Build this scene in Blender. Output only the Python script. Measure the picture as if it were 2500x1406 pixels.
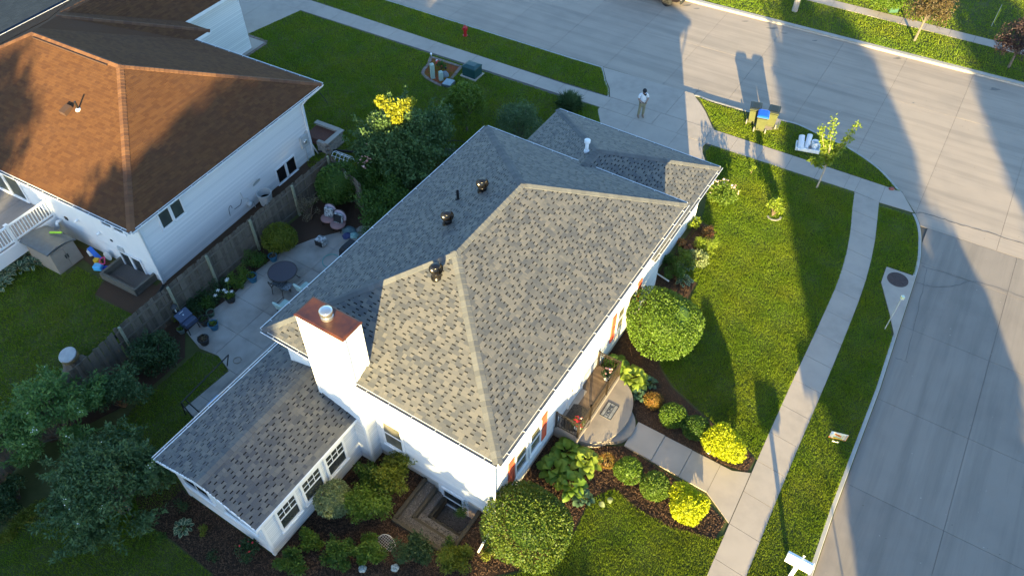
import bpy, bmesh, math, random
import numpy as np
from mathutils import Vector, Matrix, Euler
R = math.radians
random.seed(7); rng = np.random.default_rng(7)
scene = bpy.context.scene
for o in list(bpy.data.objects): bpy.data.objects.remove(o)
COL = scene.collection

# ---------------------------------------------------------------- camera
CAM_H = 25.5; PITCH = 0.829564; ROLL = 0.004670; FPX = 1879.9      # pixels of the 2500 px wide photograph
cam_d = bpy.data.cameras.new('camera'); cam_d.sensor_fit = 'HORIZONTAL'; cam_d.sensor_width = 36
cam_d.lens = FPX / 2500 * 36; cam_d.clip_start = 0.5; cam_d.clip_end = 3000
cam = bpy.data.objects.new('camera', cam_d); COL.objects.link(cam)
cam.matrix_world = Matrix.Translation((0, 0, CAM_H)) @ Matrix.Rotation(math.pi/2 - PITCH, 4, 'X') @ Matrix.Rotation(ROLL, 4, 'Z')
scene.camera = cam

# ---------------------------------------------------------------- sky and sun (low evening sun behind the camera)
SUN_EL, SUN_AZ = R(9.3), R(6.2)                    # shadows run towards +Y and slightly +X
world = bpy.data.worlds.new('World'); scene.world = world; world.use_nodes = True
wn = world.node_tree; bg = wn.nodes['Background']
sky = wn.nodes.new('ShaderNodeTexSky'); sky.sky_type = 'NISHITA'; sky.sun_disc = False
sky.sun_elevation = SUN_EL; sky.sun_rotation = math.pi + SUN_AZ; sky.air_density = 1.0; sky.dust_density = 0.5; sky.ozone_density = 3.1
wn.links.new(sky.outputs[0], bg.inputs[0]); bg.inputs[1].default_value = 0.12
sun_d = bpy.data.lights.new('sun', 'SUN'); sun_d.energy = 5.0; sun_d.angle = R(0.53); sun_d.color = (1.0, 0.80, 0.38)
sun = bpy.data.objects.new('sun', sun_d); COL.objects.link(sun)
SUN_DIR = Vector((math.sin(SUN_AZ)*math.cos(SUN_EL), math.cos(SUN_AZ)*math.cos(SUN_EL), -math.sin(SUN_EL)))
sun.rotation_euler = SUN_DIR.to_track_quat('-Z', 'Y').to_euler(); sun.location = (-5, -40, 60)
vs = scene.view_settings; vs.view_transform = 'Standard'; vs.look = 'None'; vs.gamma = 1; vs.exposure = 2.4
vs.use_curve_mapping = False
scene.cycles.max_bounces = 6; scene.cycles.diffuse_bounces = 3; scene.cycles.transparent_max_bounces = 8
scene.cycles.use_denoising = True

# ---------------------------------------------------------------- survey helpers: a photographed point to a place on the ground
_cp, _sp = math.cos(PITCH), math.sin(PITCH)
def g(px, py, z=0.0):
    c, s = math.cos(ROLL), math.sin(ROLL)
    a, b = (px-1250)/FPX, -(py-703)/FPX
    x = a*c - b*s; y = a*s + b*c
    d = (x, _cp + y*_sp, -_sp + y*_cp); t = (CAM_H - z)/-d[2]
    return (d[0]*t, d[1]*t)
def gl(pts, z=0.0): return [g(x, y, z) for x, y in pts]
AM = R(57.8); MO = (-0.392, 11.673)               # our house: local x along its front, local y towards its back
AN = R(61.2); NO = (-15.378, 22.579)              # neighbour's house
def fr(o, a, u, v): return (o[0]+u*math.cos(a)-v*math.sin(a), o[1]+u*math.sin(a)+v*math.cos(a))
def mw(u, v): return fr(MO, AM, u, v)
def nw(u, v): return fr(NO, AN, u, v)
def toM(p):
    dx, dy = p[0]-MO[0], p[1]-MO[1]
    return (dx*math.cos(AM)+dy*math.sin(AM), -dx*math.sin(AM)+dy*math.cos(AM))

# ---------------------------------------------------------------- materials
MATS = {}
def _mix(nt, fac, a, b, blend='MIX'):
    m = nt.nodes.new('ShaderNodeMix'); m.data_type = 'RGBA'; m.blend_type = blend
    for sock, v in ((m.inputs[0], fac), (m.inputs[6], a), (m.inputs[7], b)):
        if hasattr(v, 'is_linked'): nt.links.new(v, sock)
        elif isinstance(v, tuple): sock.default_value = (*v, 1) if len(v) == 3 else v
        else: sock.default_value = v
    return m.outputs[2]
def _noise(nt, co, scale, detail=4, rough=0.6):
    n = nt.nodes.new('ShaderNodeTexNoise'); n.inputs['Scale'].default_value = scale
    n.inputs['Detail'].default_value = detail; n.inputs['Roughness'].default_value = rough
    nt.links.new(co, n.inputs['Vector']); return n.outputs['Fac']
def _ramp(nt, f, lo, hi):
    r = nt.nodes.new('ShaderNodeMapRange'); r.inputs[1].default_value = lo; r.inputs[2].default_value = hi
    nt.links.new(f, r.inputs[0]); return r.outputs[0]
def _rand(nt):
    gm = nt.nodes.new('ShaderNodeNewGeometry'); oi = nt.nodes.new('ShaderNodeObjectInfo')
    a = nt.nodes.new('ShaderNodeMath'); a.operation = 'ADD'
    nt.links.new(gm.outputs['Random Per Island'], a.inputs[0]); nt.links.new(oi.outputs['Random'], a.inputs[1])
    f = nt.nodes.new('ShaderNodeMath'); f.operation = 'FRACT'; nt.links.new(a.outputs[0], f.inputs[0]); return f.outputs[0]
def mat(name, col, rough=0.7, var=None, vscale=3.0, var2=None, v2scale=0.4, rnd=None, bump=0.0, bscale=40.0, metal=0.0,
        trans=0.0, alpha=1.0, glass=False, spec=0.5, world=True, coat=0.0):
    """col base; var second colour by noise; var2 third colour by larger noise; rnd = (colour, amount) per piece."""
    if name in MATS: return MATS[name]
    m = bpy.data.materials.new(name); m.use_nodes = True; nt = m.node_tree; b = nt.nodes['Principled BSDF']
    MATS[name] = m
    if world:
        co = nt.nodes.new('ShaderNodeNewGeometry').outputs['Position']
    else:
        co = nt.nodes.new('ShaderNodeTexCoord').outputs['Object']
    c = None
    if var:
        c = _mix(nt, _ramp(nt, _noise(nt, co, vscale), 0.36, 0.64), col, var)
    if var2:
        c = _mix(nt, _ramp(nt, _noise(nt, co, v2scale, 3), 0.40, 0.66), c if c else col, var2)
    if rnd:
        r = _rand(nt)
        rm = _ramp(nt, r, 0.0, 1.0)
        mm = nt.nodes.new('ShaderNodeMath'); mm.operation = 'MULTIPLY'; mm.inputs[1].default_value = rnd[1]; nt.links.new(rm, mm.inputs[0])
        c = _mix(nt, mm.outputs[0], c if c else col, rnd[0])
    if c: nt.links.new(c, b.inputs['Base Color'])
    else: b.inputs['Base Color'].default_value = (*col, 1)
    b.inputs['Roughness'].default_value = rough; b.inputs['Metallic'].default_value = metal
    b.inputs['Specular IOR Level'].default_value = spec; b.inputs['Coat Weight'].default_value = coat
    if glass: b.inputs['Transmission Weight'].default_value = 0.9
    if alpha < 1: b.inputs['Alpha'].default_value = alpha
    if bump:
        bn = nt.nodes.new('ShaderNodeBump'); bn.inputs['Strength'].default_value = bump; bn.inputs['Distance'].default_value = 0.02
        nt.links.new(_noise(nt, co, bscale, 3), bn.inputs['Height']); nt.links.new(bn.outputs[0], b.inputs['Normal'])
    if trans:
        tr = nt.nodes.new('ShaderNodeBsdfTranslucent'); mx = nt.nodes.new('ShaderNodeMixShader'); mx.inputs[0].default_value = trans
        if c:
            nt.links.new(c, tr.inputs[0])
        else: tr.inputs[0].default_value = (*col, 1)
        nt.links.new(b.outputs[0], mx.inputs[1]); nt.links.new(tr.outputs[0], mx.inputs[2])
        nt.links.new(mx.outputs[0], nt.nodes['Material Output'].inputs[0])
    return m

# ---------------------------------------------------------------- mesh builder
class MB:
    def __init__(s): s.v = []; s.f = []; s.m = []; s.cur = 0
    def add(s, vs, fs):
        n = len(s.v); s.v += [tuple(x) for x in vs]; s.f += [tuple(n+i for i in f) for f in fs]; s.m += [s.cur]*len(fs); return s
    def mi(s, i): s.cur = i; return s
    def quad(s, a, b, c, d): return s.add([a, b, c, d], [(0, 1, 2, 3)])
    def box(s, x0, x1, y0, y1, z0, z1):
        return s.add([(x0,y0,z0),(x1,y0,z0),(x1,y1,z0),(x0,y1,z0),(x0,y0,z1),(x1,y0,z1),(x1,y1,z1),(x0,y1,z1)],
                     [(0,3,2,1),(4,5,6,7),(0,1,5,4),(1,2,6,5),(2,3,7,6),(3,0,4,7)])
    def bbox(s, x0, x1, y0, y1, z0, z1, b=0.02):
        """box with chamfered top and vertical edges"""
        def ring(i, z): return [(x0+i,y0+b,z),(x0+b,y0+i,z),(x1-b,y0+i,z),(x1-i,y0+b,z),(x1-i,y1-b,z),(x1-b,y1-i,z),(x0+b,y1-i,z),(x0+i,y1-b,z)]
        def ring2(z): return [(x0+b,y0+b*1.4,z),(x0+b*1.4,y0+b,z),(x1-b*1.4,y0+b,z),(x1-b,y0+b*1.4,z),(x1-b,y1-b*1.4,z),(x1-b*1.4,y1-b,z),(x0+b*1.4,y1-b,z),(x0+b,y1-b*1.4,z)]
        return s.loft([ring(0, z0), ring(0, z1-b), ring2(z1)])
    def obox(s, c, ax, ay, az):
        """box from centre and three half-axis vectors"""
        c, ax, ay, az = map(Vector, (c, ax, ay, az))
        vs = [c+sx*ax+sy*ay+sz*az for sz in (-1,1) for sx, sy in ((-1,-1),(1,-1),(1,1),(-1,1))]
        return s.add(vs, [(0,3,2,1),(4,5,6,7),(0,1,5,4),(1,2,6,5),(2,3,7,6),(3,0,4,7)])
    def bar(s, p, q, w, h=None, up=(0,0,1)):
        h = h or w; p, q = Vector(p), Vector(q); d = (q-p); l = d.length; d.normalize(); upv = Vector(up)
        if abs(d.dot(upv)) > 0.99: upv = Vector((1,0,0))
        sd = d.cross(upv).normalized(); u2 = sd.cross(d)
        return s.obox((p+q)/2, d*l/2, sd*w/2, u2*h/2)
    def loft(s, rings, cap=True):
        n = len(rings[0]); vs = [p for r in rings for p in r]; fs = []
        for k in range(len(rings)-1):
            for i in range(n):
                j = (i+1) % n; fs.append((k*n+i, k*n+j, (k+1)*n+j, (k+1)*n+i))
        if cap: fs.append(tuple(range(n))[::-1]); fs.append(tuple((len(rings)-1)*n+i for i in range(n)))
        return s.add(vs, fs)
    def tube(s, pts, rad, n=8, cap=True):
        pts = [Vector(p) for p in pts]; rs = rad if isinstance(rad, (list, tuple)) else [rad]*len(pts); rings = []
        prev = None
        for i, p in enumerate(pts):
            d = (pts[min(i+1, len(pts)-1)] - pts[max(i-1, 0)]).normalized()
            a = prev if prev and abs(prev.dot(d)) < 0.95 else (Vector((0,0,1)) if abs(d.z) < 0.9 else Vector((1,0,0)))
            x = d.cross(a).normalized(); y = x.cross(d).normalized(); prev = y
            rings.append([p + (x*math.cos(t)+y*math.sin(t))*rs[i] for t in (2*math.pi*k/n for k in range(n))])
        return s.loft([[tuple(q) for q in r] for r in rings], cap)
    def lathe(s, prof, c=(0,0,0), n=16, cap=True, sx=1, sy=1):
        rings = [[(c[0]+r*math.cos(2*math.pi*k/n)*sx, c[1]+r*math.sin(2*math.pi*k/n)*sy, c[2]+z) for k in range(n)] for r, z in prof]
        return s.loft(rings, cap)
    def prism(s, poly, z0, z1):
        n = len(poly)
        a = sum(poly[i][0]*poly[(i+1)%n][1]-poly[(i+1)%n][0]*poly[i][1] for i in range(n))
        if a < 0: poly = poly[::-1]
        return s.loft([[(x, y, z0) for x, y in poly], [(x, y, z1) for x, y in poly]])
    def mesh(s, name, mats, smooth=False):
        me = bpy.data.meshes.new(name); me.from_pydata(s.v, [], s.f); me.update()
        for m in (mats if isinstance(mats, (list, tuple)) else [mats]): me.materials.append(m)
        if max(s.m, default=0): me.polygons.foreach_set('material_index', s.m)
        if smooth:
            me.polygons.foreach_set('use_smooth', [True]*len(me.polygons))
        return me
    def build(s, name, mats, parent=None, smooth=False, loc=None, rz=0):
        o = bpy.data.objects.new(name, s.mesh(name, mats, smooth)); COL.objects.link(o)
        if parent: o.parent = parent
        if loc: o.location = loc
        if rz: o.rotation_euler.z = rz
        if smooth == 'auto': pass
        return o
def bevel(o, w=0.01, seg=2):
    m = o.modifiers.new('bevel', 'BEVEL'); m.width = w; m.segments = seg; m.limit_method = 'ANGLE'; return o
def tag(o, label=None, cat=None, group=None, kind=None):
    if label: o['label'] = label
    if cat: o['category'] = cat
    if group: o['group'] = group
    if kind: o['kind'] = kind
    return o
def thing(name, label, cat, loc=(0,0,0), rz=0, group=None):
    o = bpy.data.objects.new(name, None); COL.objects.link(o); o.empty_display_size = 0.2
    o.location = loc if len(loc) == 3 else (*loc, 0); o.rotation_euler.z = rz
    return tag(o, label, cat, group)
def inst(name, me, parent, loc=(0,0,0), rot=None, scale=None):
    o = bpy.data.objects.new(name, me); COL.objects.link(o); o.parent = parent; o.location = loc
    if rot is not None: o.rotation_euler = rot
    if scale: o.scale = scale
    return o
def flat(name, polys, z, m, holes=(), kind='structure', parent=None, label=None):
    """flat sheet(s) from outline polygons, optionally with holes"""
    bm = bmesh.new()
    for poly in polys:
        b2 = bmesh.new(); es = []
        for loop in [poly]+list(holes):
            vs_ = [b2.verts.new((x, y, z)) for x, y in loop]
            es += [b2.edges.new((vs_[i], vs_[(i+1) % len(vs_)])) for i in range(len(vs_))]
        bmesh.ops.triangle_fill(b2, use_beauty=True, use_dissolve=False, edges=es, normal=(0,0,1))
        for f in b2.faces:
            if f.normal.z < 0: f.normal_flip()
        me = bpy.data.meshes.new('t'); b2.to_mesh(me); bm.from_mesh(me); bpy.data.meshes.remove(me); b2.free()
    me = bpy.data.meshes.new(name); bm.to_mesh(me); bm.free(); me.materials.append(m)
    o = bpy.data.objects.new(name, me); COL.objects.link(o)
    if kind and not parent: o['kind'] = kind
    if parent: o.parent = parent
    if label: o['label'] = label
    return o
def clip(poly, a, b):
    """keep the part of poly left of the line a->b (2-D)"""
    out = []; n = len(poly)
    def sd(p): return (b[0]-a[0])*(p[1]-a[1])-(b[1]-a[1])*(p[0]-a[0])
    for i in range(n):
        p, q = poly[i], poly[(i+1) % n]; dp, dq = sd(p), sd(q)
        if dp >= 0: out.append(p)
        if (dp < 0) != (dq < 0):
            t = dp/(dp-dq); out.append((p[0]+(q[0]-p[0])*t, p[1]+(q[1]-p[1])*t))
    return out
def clip_convex(poly, conv):
    n = len(conv)
    for i in range(n):
        poly = clip(poly, conv[i], conv[(i+1) % n])
        if len(poly) < 3: return []
    return poly
def parea(p): return 0.5*sum(p[i][0]*p[(i+1)%len(p)][1]-p[(i+1)%len(p)][0]*p[i][1] for i in range(len(p)))
def inside(pt, poly):
    x, y = pt; c = False; j = len(poly)-1
    for i in range(len(poly)):
        xi, yi = poly[i]; xj, yj = poly[j]
        if (yi > y) != (yj > y) and x < (xj-xi)*(y-yi)/(yj-yi)+xi: c = not c
        j = i
    return c
def smooth_line(pts, k=6):
    """Catmull-Rom through the points"""
    out = []; P = [pts[0]]+list(pts)+[pts[-1]]
    for i in range(1, len(P)-2):
        p0, p1, p2, p3 = (Vector(P[i+j]) for j in (-1, 0, 1, 2))
        for s in range(k):
            t = s/k; out.append(tuple(0.5*((2*p1)+(-p0+p2)*t+(2*p0-5*p1+4*p2-p3)*t*t+(-p0+3*p1-3*p2+p3)*t**3)))
    out.append(tuple(pts[-1])); return out
# ---------------------------------------------------------------- the palette
m_white = mat('white_vinyl', (0.80,0.80,0.79), 0.45, var=(0.74,0.75,0.75), vscale=1.2, bump=0.04, bscale=8)
m_trim = mat('white_trim', (0.82,0.82,0.82), 0.35)
m_gutter_in = mat('gutter_grime', (0.10,0.09,0.08), 0.8, var=(0.16,0.15,0.14), vscale=6)
m_shingle = mat('grey_shingle', (0.082,0.085,0.091), 0.6, var=(0.068,0.071,0.076), vscale=90, var2=(0.070,0.073,0.080), v2scale=0.5, rnd=((0.205,0.186,0.156),0.65), bump=0.5, bscale=160, spec=0.45)
m_shdark = mat('dark_shingle_band', (0.018,0.017,0.018), 0.95, var=(0.014,0.013,0.013), vscale=90, spec=0.2)
m_cap = mat('cap_shingle', (0.120,0.122,0.122), 0.92, var=(0.10,0.10,0.102), vscale=90, rnd=((0.18,0.178,0.17),0.6), bump=0.5, bscale=160, spec=0.25)
m_brown = mat('brown_shingle', (0.106,0.044,0.019), 0.92, var=(0.082,0.035,0.016), vscale=80, var2=(0.094,0.042,0.021), v2scale=0.8, rnd=((0.155,0.070,0.027),0.6), bump=0.4, bscale=140, spec=0.2)
m_brown_gap = mat('brown_underlay', (0.055,0.026,0.016), 0.95)
m_bluegrey = mat('blue_grey_shingle', (0.020,0.033,0.055), 0.9, var=(0.015,0.026,0.045), vscale=30, rnd=((0.028,0.043,0.068),0.6), spec=0.25)
m_conc = mat('concrete_walk', (0.40,0.33,0.27), 0.9, var=(0.34,0.285,0.235), vscale=2.2, var2=(0.43,0.355,0.29), v2scale=0.5, rnd=((0.44,0.365,0.30),0.35), bump=0.25, bscale=120, spec=0.3)
m_road = mat('concrete_road', (0.385,0.31,0.245), 0.9, var=(0.33,0.27,0.218), vscale=0.9, var2=(0.415,0.33,0.26), v2scale=0.22, rnd=((0.43,0.345,0.27),0.55), bump=0.3, bscale=90, spec=0.3)
m_joint = mat('joint_dirt', (0.10,0.087,0.072), 0.95)
m_curb = mat('concrete_curb', (0.42,0.385,0.34), 0.9, var=(0.35,0.325,0.29), vscale=2.0, bump=0.2, bscale=80, spec=0.3)
m_patio = mat('concrete_patio', (0.30,0.255,0.21), 0.9, var=(0.17,0.15,0.128), vscale=1.1, var2=(0.37,0.335,0.295), v2scale=0.45, rnd=((0.37,0.33,0.29),0.4), bump=0.2, bscale=90, spec=0.3)
m_soil = mat('lawn_soil', (0.075,0.085,0.028), 1.0, var=(0.055,0.065,0.02), vscale=3, var2=(0.10,0.10,0.04), v2scale=0.35, spec=0.1)
m_earth = mat('far_ground', (0.08,0.09,0.03), 1.0, var=(0.06,0.075,0.025), vscale=0.5, spec=0.1)
m_mulch = mat('bark_mulch', (0.050,0.030,0.020), 1.0, var=(0.026,0.017,0.012), vscale=26, rnd=((0.11,0.066,0.042),0.6), bump=1.0, bscale=45, spec=0.15)
m_redmulch = mat('red_mulch', (0.30,0.060,0.035), 1.0, var=(0.22,0.045,0.03), vscale=30, rnd=((0.36,0.09,0.05),0.6), bump=0.8, bscale=60, spec=0.1)
m_wood = mat('weathered_cedar', (0.118,0.098,0.075), 0.95, var=(0.08,0.066,0.05), vscale=6, rnd=((0.18,0.152,0.12),0.8), bump=0.3, bscale=50, spec=0.2)
m_post = mat('pale_pine_post', (0.30,0.30,0.22), 0.9, var=(0.23,0.23,0.16), vscale=8, rnd=((0.26,0.27,0.16),0.5), spec=0.2)
m_timber = mat('old_timber', (0.066,0.054,0.039), 0.95, var=(0.042,0.035,0.026), vscale=7, rnd=((0.095,0.078,0.056),0.7), bump=0.5, bscale=30, spec=0.2)
m_gravel = mat('pea_gravel', (0.10,0.083,0.07), 0.95, var=(0.045,0.038,0.032), vscale=30, rnd=((0.26,0.22,0.19),0.8), bump=1.0, bscale=50)
m_brick = mat('edging_brick', (0.20,0.135,0.105), 0.9, var=(0.16,0.105,0.085), vscale=12, rnd=((0.28,0.21,0.175),0.8), bump=0.3, bscale=40)
m_glass = mat('window_glass', (0.030,0.036,0.038), 0.04, var=(0.055,0.06,0.055), vscale=1.2, spec=0.7)
m_glassd = mat('dark_window_glass', (0.012,0.012,0.014), 0.05, spec=0.7)
m_curtain = mat('blind_behind_glass', (0.16,0.15,0.115), 0.12, var=(0.10,0.095,0.075), vscale=2.5, spec=0.6)
m_shutter = mat('coral_shutter', (0.62,0.115,0.055), 0.55, var=(0.56,0.10,0.05), vscale=6)
m_copper = mat('rusty_chimney_cap', (0.070,0.020,0.013), 0.5, var=(0.045,0.014,0.011), vscale=2.2, var2=(0.15,0.045,0.014), v2scale=1.3, spec=0.5)
m_steel = mat('galvanised_steel', (0.62,0.62,0.60), 0.28, metal=0.9)
m_black = mat('black_metal', (0.012,0.012,0.013), 0.35)
m_turb = mat('dark_turbine_metal', (0.05,0.045,0.042), 0.22, metal=0.85)
m_rubber = mat('black_rubber', (0.014,0.014,0.014), 0.8)
m_bronze = mat('bronze_railing', (0.045,0.032,0.022), 0.4, metal=0.3)
m_pvc = mat('white_pvc', (0.80,0.82,0.83), 0.35)

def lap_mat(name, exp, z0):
    """vinyl lap boards: each course faded a little differently, shadow lines under the laps painted in"""
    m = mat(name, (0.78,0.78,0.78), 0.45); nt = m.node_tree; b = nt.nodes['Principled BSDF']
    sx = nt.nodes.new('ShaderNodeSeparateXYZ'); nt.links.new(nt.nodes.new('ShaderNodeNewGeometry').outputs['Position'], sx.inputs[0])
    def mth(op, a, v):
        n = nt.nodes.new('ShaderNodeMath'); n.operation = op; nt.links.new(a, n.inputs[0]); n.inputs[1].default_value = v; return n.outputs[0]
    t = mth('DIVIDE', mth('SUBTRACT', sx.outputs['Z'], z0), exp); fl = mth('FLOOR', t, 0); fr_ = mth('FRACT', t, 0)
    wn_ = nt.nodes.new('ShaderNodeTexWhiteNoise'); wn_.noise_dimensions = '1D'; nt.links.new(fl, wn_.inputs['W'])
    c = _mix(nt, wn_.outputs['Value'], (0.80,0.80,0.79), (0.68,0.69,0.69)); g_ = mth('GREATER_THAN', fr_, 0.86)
    c = _mix(nt, mth('MULTIPLY', g_, 0.45), c, (0.30,0.30,0.29)); nt.links.new(c, b.inputs['Base Color']); return m  # dark band painted in for the shade below each lap
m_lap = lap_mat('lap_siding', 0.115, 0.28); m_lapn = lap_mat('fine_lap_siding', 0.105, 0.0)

def streaks(m, ang, dark, amount):
    """long wear streaks along the traffic direction on top of a material's colour"""
    nt = m.node_tree; b = nt.nodes['Principled BSDF']; src = b.inputs['Base Color'].links[0].from_socket
    mp = nt.nodes.new('ShaderNodeMapping'); mp.vector_type = 'TEXTURE'; mp.inputs['Rotation'].default_value = (0,0,ang); mp.inputs['Scale'].default_value = (9.0,0.55,1)
    nt.links.new(nt.nodes.new('ShaderNodeNewGeometry').outputs['Position'], mp.inputs['Vector'])
    f = _ramp(nt, _noise(nt, mp.outputs[0], 1.0, 5, .65), .45, .72)
    k = nt.nodes.new('ShaderNodeMath'); k.operation = 'MULTIPLY'; k.inputs[1].default_value = amount; nt.links.new(f, k.inputs[0])
    nt.links.new(_mix(nt, k.outputs[0], src, dark), b.inputs['Base Color'])
m_road2 = mat('darker_concrete_road', (0.270,0.225,0.186), 0.9, var=(0.228,0.19,0.158), vscale=0.9, var2=(0.29,0.24,0.196), v2scale=0.22, rnd=((0.31,0.255,0.208),0.5), bump=0.3, bscale=90, spec=0.3)  # side street slabs, darker in tone than the main road panels
streaks(m_road, R(-30.5), (0.24,0.20,0.165), .65); streaks(m_road2, R(57.8), (0.17,0.145,0.12), .6)
m_porch = mat('worn_porch_concrete', (0.27,0.225,0.185), 0.9, var=(0.215,0.18,0.15), vscale=2.2, var2=(0.30,0.25,0.205), v2scale=0.8, rnd=((0.30,0.25,0.21),0.3), bump=0.25, bscale=120, spec=0.3)
# ================================================================ ground, road, walks
def ml(pts): return [mw(u, v) for u, v in pts]
near_curb = ml([(26.3,95),(28.03,27.23),(28.42,13.02),(28.52,11.0)])
apron_edge = ml([(28.52,11.0),(28.74,5.17)])
tri_curb = gl([(1694,231),(1706,232),(1735,243),(1800,262),(1868,281),(1910,291),(1952,302),(2011,330),(2073,358),(2148,409),(2203,469)])
ramp_edge = gl([(2203,469),(2222,500),(2236,522)])
east_curb = gl([(2236,522),(2246,545),(2251,572),(2251,600),(2249,634),(2238,676),(2190,824)]) + ml([(13.4,-9.54),(9.87,-9.54),(7.24,-9.55),(4.47,-9.62),(-2,-9.9),(-60,-12)])
house_side = near_curb + apron_edge[1:] + tri_curb[1:] + ramp_edge[1:] + east_curb[1:]
far_curb = ml([(36.0,95),(39.11,10.01),(40.18,-11.0),(44.6,-95)])
street_poly = house_side + ml([(-60,-21.5),(18,-20.5),(23,-22),(26.5,-25.5),(27.6,-32),(31,-95)]) + far_curb[::-1]
lot_poly = house_side + ml([(-60,60),(-40,95)])
WELL = ml([(-0.55,1.55),(0.44,1.55),(0.44,2.95),(-0.55,2.95)])
WELL2 = ml([(-1.42,1.15),(0.44,1.15),(0.44,3.42),(-1.42,3.42)])
base = flat('ground', [[(-600,-600),(600,-600),(600,900),(-600,900)]], -0.26, m_earth, holes=[WELL2])
lot = flat('yard_ground', [lot_poly], -0.015, m_soil, holes=[WELL2])
far_ground = flat('far_yard_ground', [far_curb + ml([(60,-95),(200,-95),(200,95),(60,95)])], -0.015, m_soil)
east_ground = flat('east_yard_ground', [ml([(-60,-21.5),(18,-20.5),(23,-22),(26.5,-25.5),(27.6,-32),(31,-95),(-60,-95)])], -0.015, m_soil)
bed_sheet = flat('road_bed', [street_poly], -0.165, m_joint)
road = thing('road', None, None); road['kind'] = 'structure'
# concrete road panels: rows along the street, cut by cross joints every 3.85 m
ug = [27.5, 34.55, 41.5]
def rowpt(u, v): return mw(u - 0.045*(v), v)             # the street runs slightly askew to the house
for i in range(2):
    u0, u1 = [(24.0,34.45),(34.45,46)][i]
    for k in range(-9, 24):
        v0 = -0.55 + 3.85*k; v1 = v0 + 3.85; e = 0.006
        cell = [rowpt(u0+e, v0+e), rowpt(u0+e, v1-e), rowpt(u1-e, v1-e), rowpt(u1-e, v0+e)]
        cell = cell if parea(cell) > 0 else cell[::-1]
        poly = clip_convex(street_poly, cell)
        if len(poly) > 2 and abs(parea(poly)) > 0.02:
            MB().prism(poly, -0.16, -0.13+random.uniform(-.002,.002)).build('road_panel', m_road, road)
# side street panels
for (v0, v1) in ((-9.0,-13.0),(-13.0,-17.0),(-17.0,-21.6)):
    for k in range(-9, 6):
        u0 = 4.2+4.4*k; u1 = u0+4.4; e = 0.006
        cell = ml([(u0+e,v1+e),(u1-e,v1+e),(u1-e,v0-e),(u0+e,v0-e)])
        cell = cell if parea(cell) > 0 else cell[::-1]
        poly = clip_convex(street_poly, cell); poly = clip(poly, rowpt(23.98,-90), rowpt(23.98,60)) if len(poly) > 2 else poly
        if parea(poly or [(0,0)]) == 0 or len(poly) < 3: continue
        if abs(parea(poly)) > 0.02:
            MB().prism(poly, -0.16, -0.13+random.uniform(-.002,.002)).build('road_panel', m_road2, road)
cell = ml([(18,-21.3),(24,-21.3),(24,-40),(18,-40)])
# tar-sealed cracks and patches on the road
m_tar = mat('crack_tar', (0.16,0.135,0.11), 0.85)
m_stain = mat('oil_stain', (0.17,0.145,0.12), 0.8, var=(0.21,0.185,0.155), vscale=6)
def ribbon(pts, w, z, h=0.004, jit=0.0):
    """thin strip along ground points"""
    mb = MB(); P = [Vector((x, y, z)) for x, y in pts]; L, Rr = [], []
    for i, p in enumerate(P):
        d = (P[min(i+1, len(P)-1)]-P[max(i-1, 0)]).normalized(); n = Vector((-d.y, d.x, 0))
        ww = w*(1+random.uniform(-jit, jit)) if jit else w
        L.append(p+n*ww/2); Rr.append(p-n*ww/2)
    vs = [tuple(q) for ab in zip(L, Rr) for q in ab]
    return mb.add(vs, [(2*i, 2*i+1, 2*i+3, 2*i+2) for i in range(len(P)-1)])
def wob(pts, k=8, a=0.03):
    return [(x+random.uniform(-a, a), y+random.uniform(-a, a)) for x, y in smooth_line(pts, k)]
for pts, w in (([(2236,521),(2256,520),(2300,534),(2350,550),(2420,570),(2500,596)],0.055), ([(2250,650),(2300,664),(2365,685),(2400,692),(2500,725)],0.035),
               ([(2240,690),(2262,697),(2282,700),(2330,697),(2368,686)],0.045), ([(2263,656),(2245,740),(2210,880)],0.022), ([(2184,872),(2215,884)],0.03),
               ([(2115,400),(2130,380),(2140,372)],0.02), ([(1693,230),(1712,222),(1722,224)],0.025), ([(1700,228),(1707,215)],0.022)):
    ribbon(wob(gl(pts, -0.13)), w, -0.1255, jit=0.4).build('road_crack', m_tar, road)
for px, py, r in ((1820,53,.22),(1678,14,.3),(1702,22,.2),(1885,70,.35),(1915,82,.22),(2192,143,.25),(1990,100,.18),(2428,218,.3),(2230,252,.1)):
    x, y = g(px, py, -.13); n = 14; ph = random.random()*6
    MB().prism([(x+r*(0.7+0.3*math.sin(3*t+ph))*math.cos(t)*1.3, y+r*0.55*(0.75+0.25*math.cos(2*t+ph))*math.sin(t)) for t in (2*math.pi*k/n for k in range(n))], -0.1295, -0.1262).build('road_stain', m_stain, road)

# kerbs
def kerb(name, line, w=0.17, z0=-0.2, z1=0.004, flip=1):
    mb = MB(); P = [Vector((x, y, 0)) for x, y in line]; rings = []
    for i, p in enumerate(P):
        d = (P[min(i+1, len(P)-1)]-P[max(i-1, 0)]).normalized(); n = Vector((-d.y, d.x, 0))*flip
        rings.append([(p.x,p.y,z0),(p.x+n.x*.015,p.y+n.y*.015,z1-.03),(p.x+n.x*.045,p.y+n.y*.045,z1),(p.x+n.x*w,p.y+n.y*w,z1),(p.x+n.x*w,p.y+n.y*w,z0)])
    mb.loft(rings); o = mb.build(name, m_curb); o['kind'] = 'structure'; return o
fl = -1
kerb('kerb', near_curb, flip=fl)
kerb('kerb', [near_curb[-1]]+gl([(1476,178),(1480,196),(1487,215),(1488,236)]), w=0.12, z1=0.0, flip=fl)
kerb('kerb', smooth_line(tri_curb, 4), flip=fl); kerb('kerb', smooth_line(east_curb[:8], 4)+east_curb[8:], flip=fl)
kerb('kerb', far_curb, w=0.36, flip=1)

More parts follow.
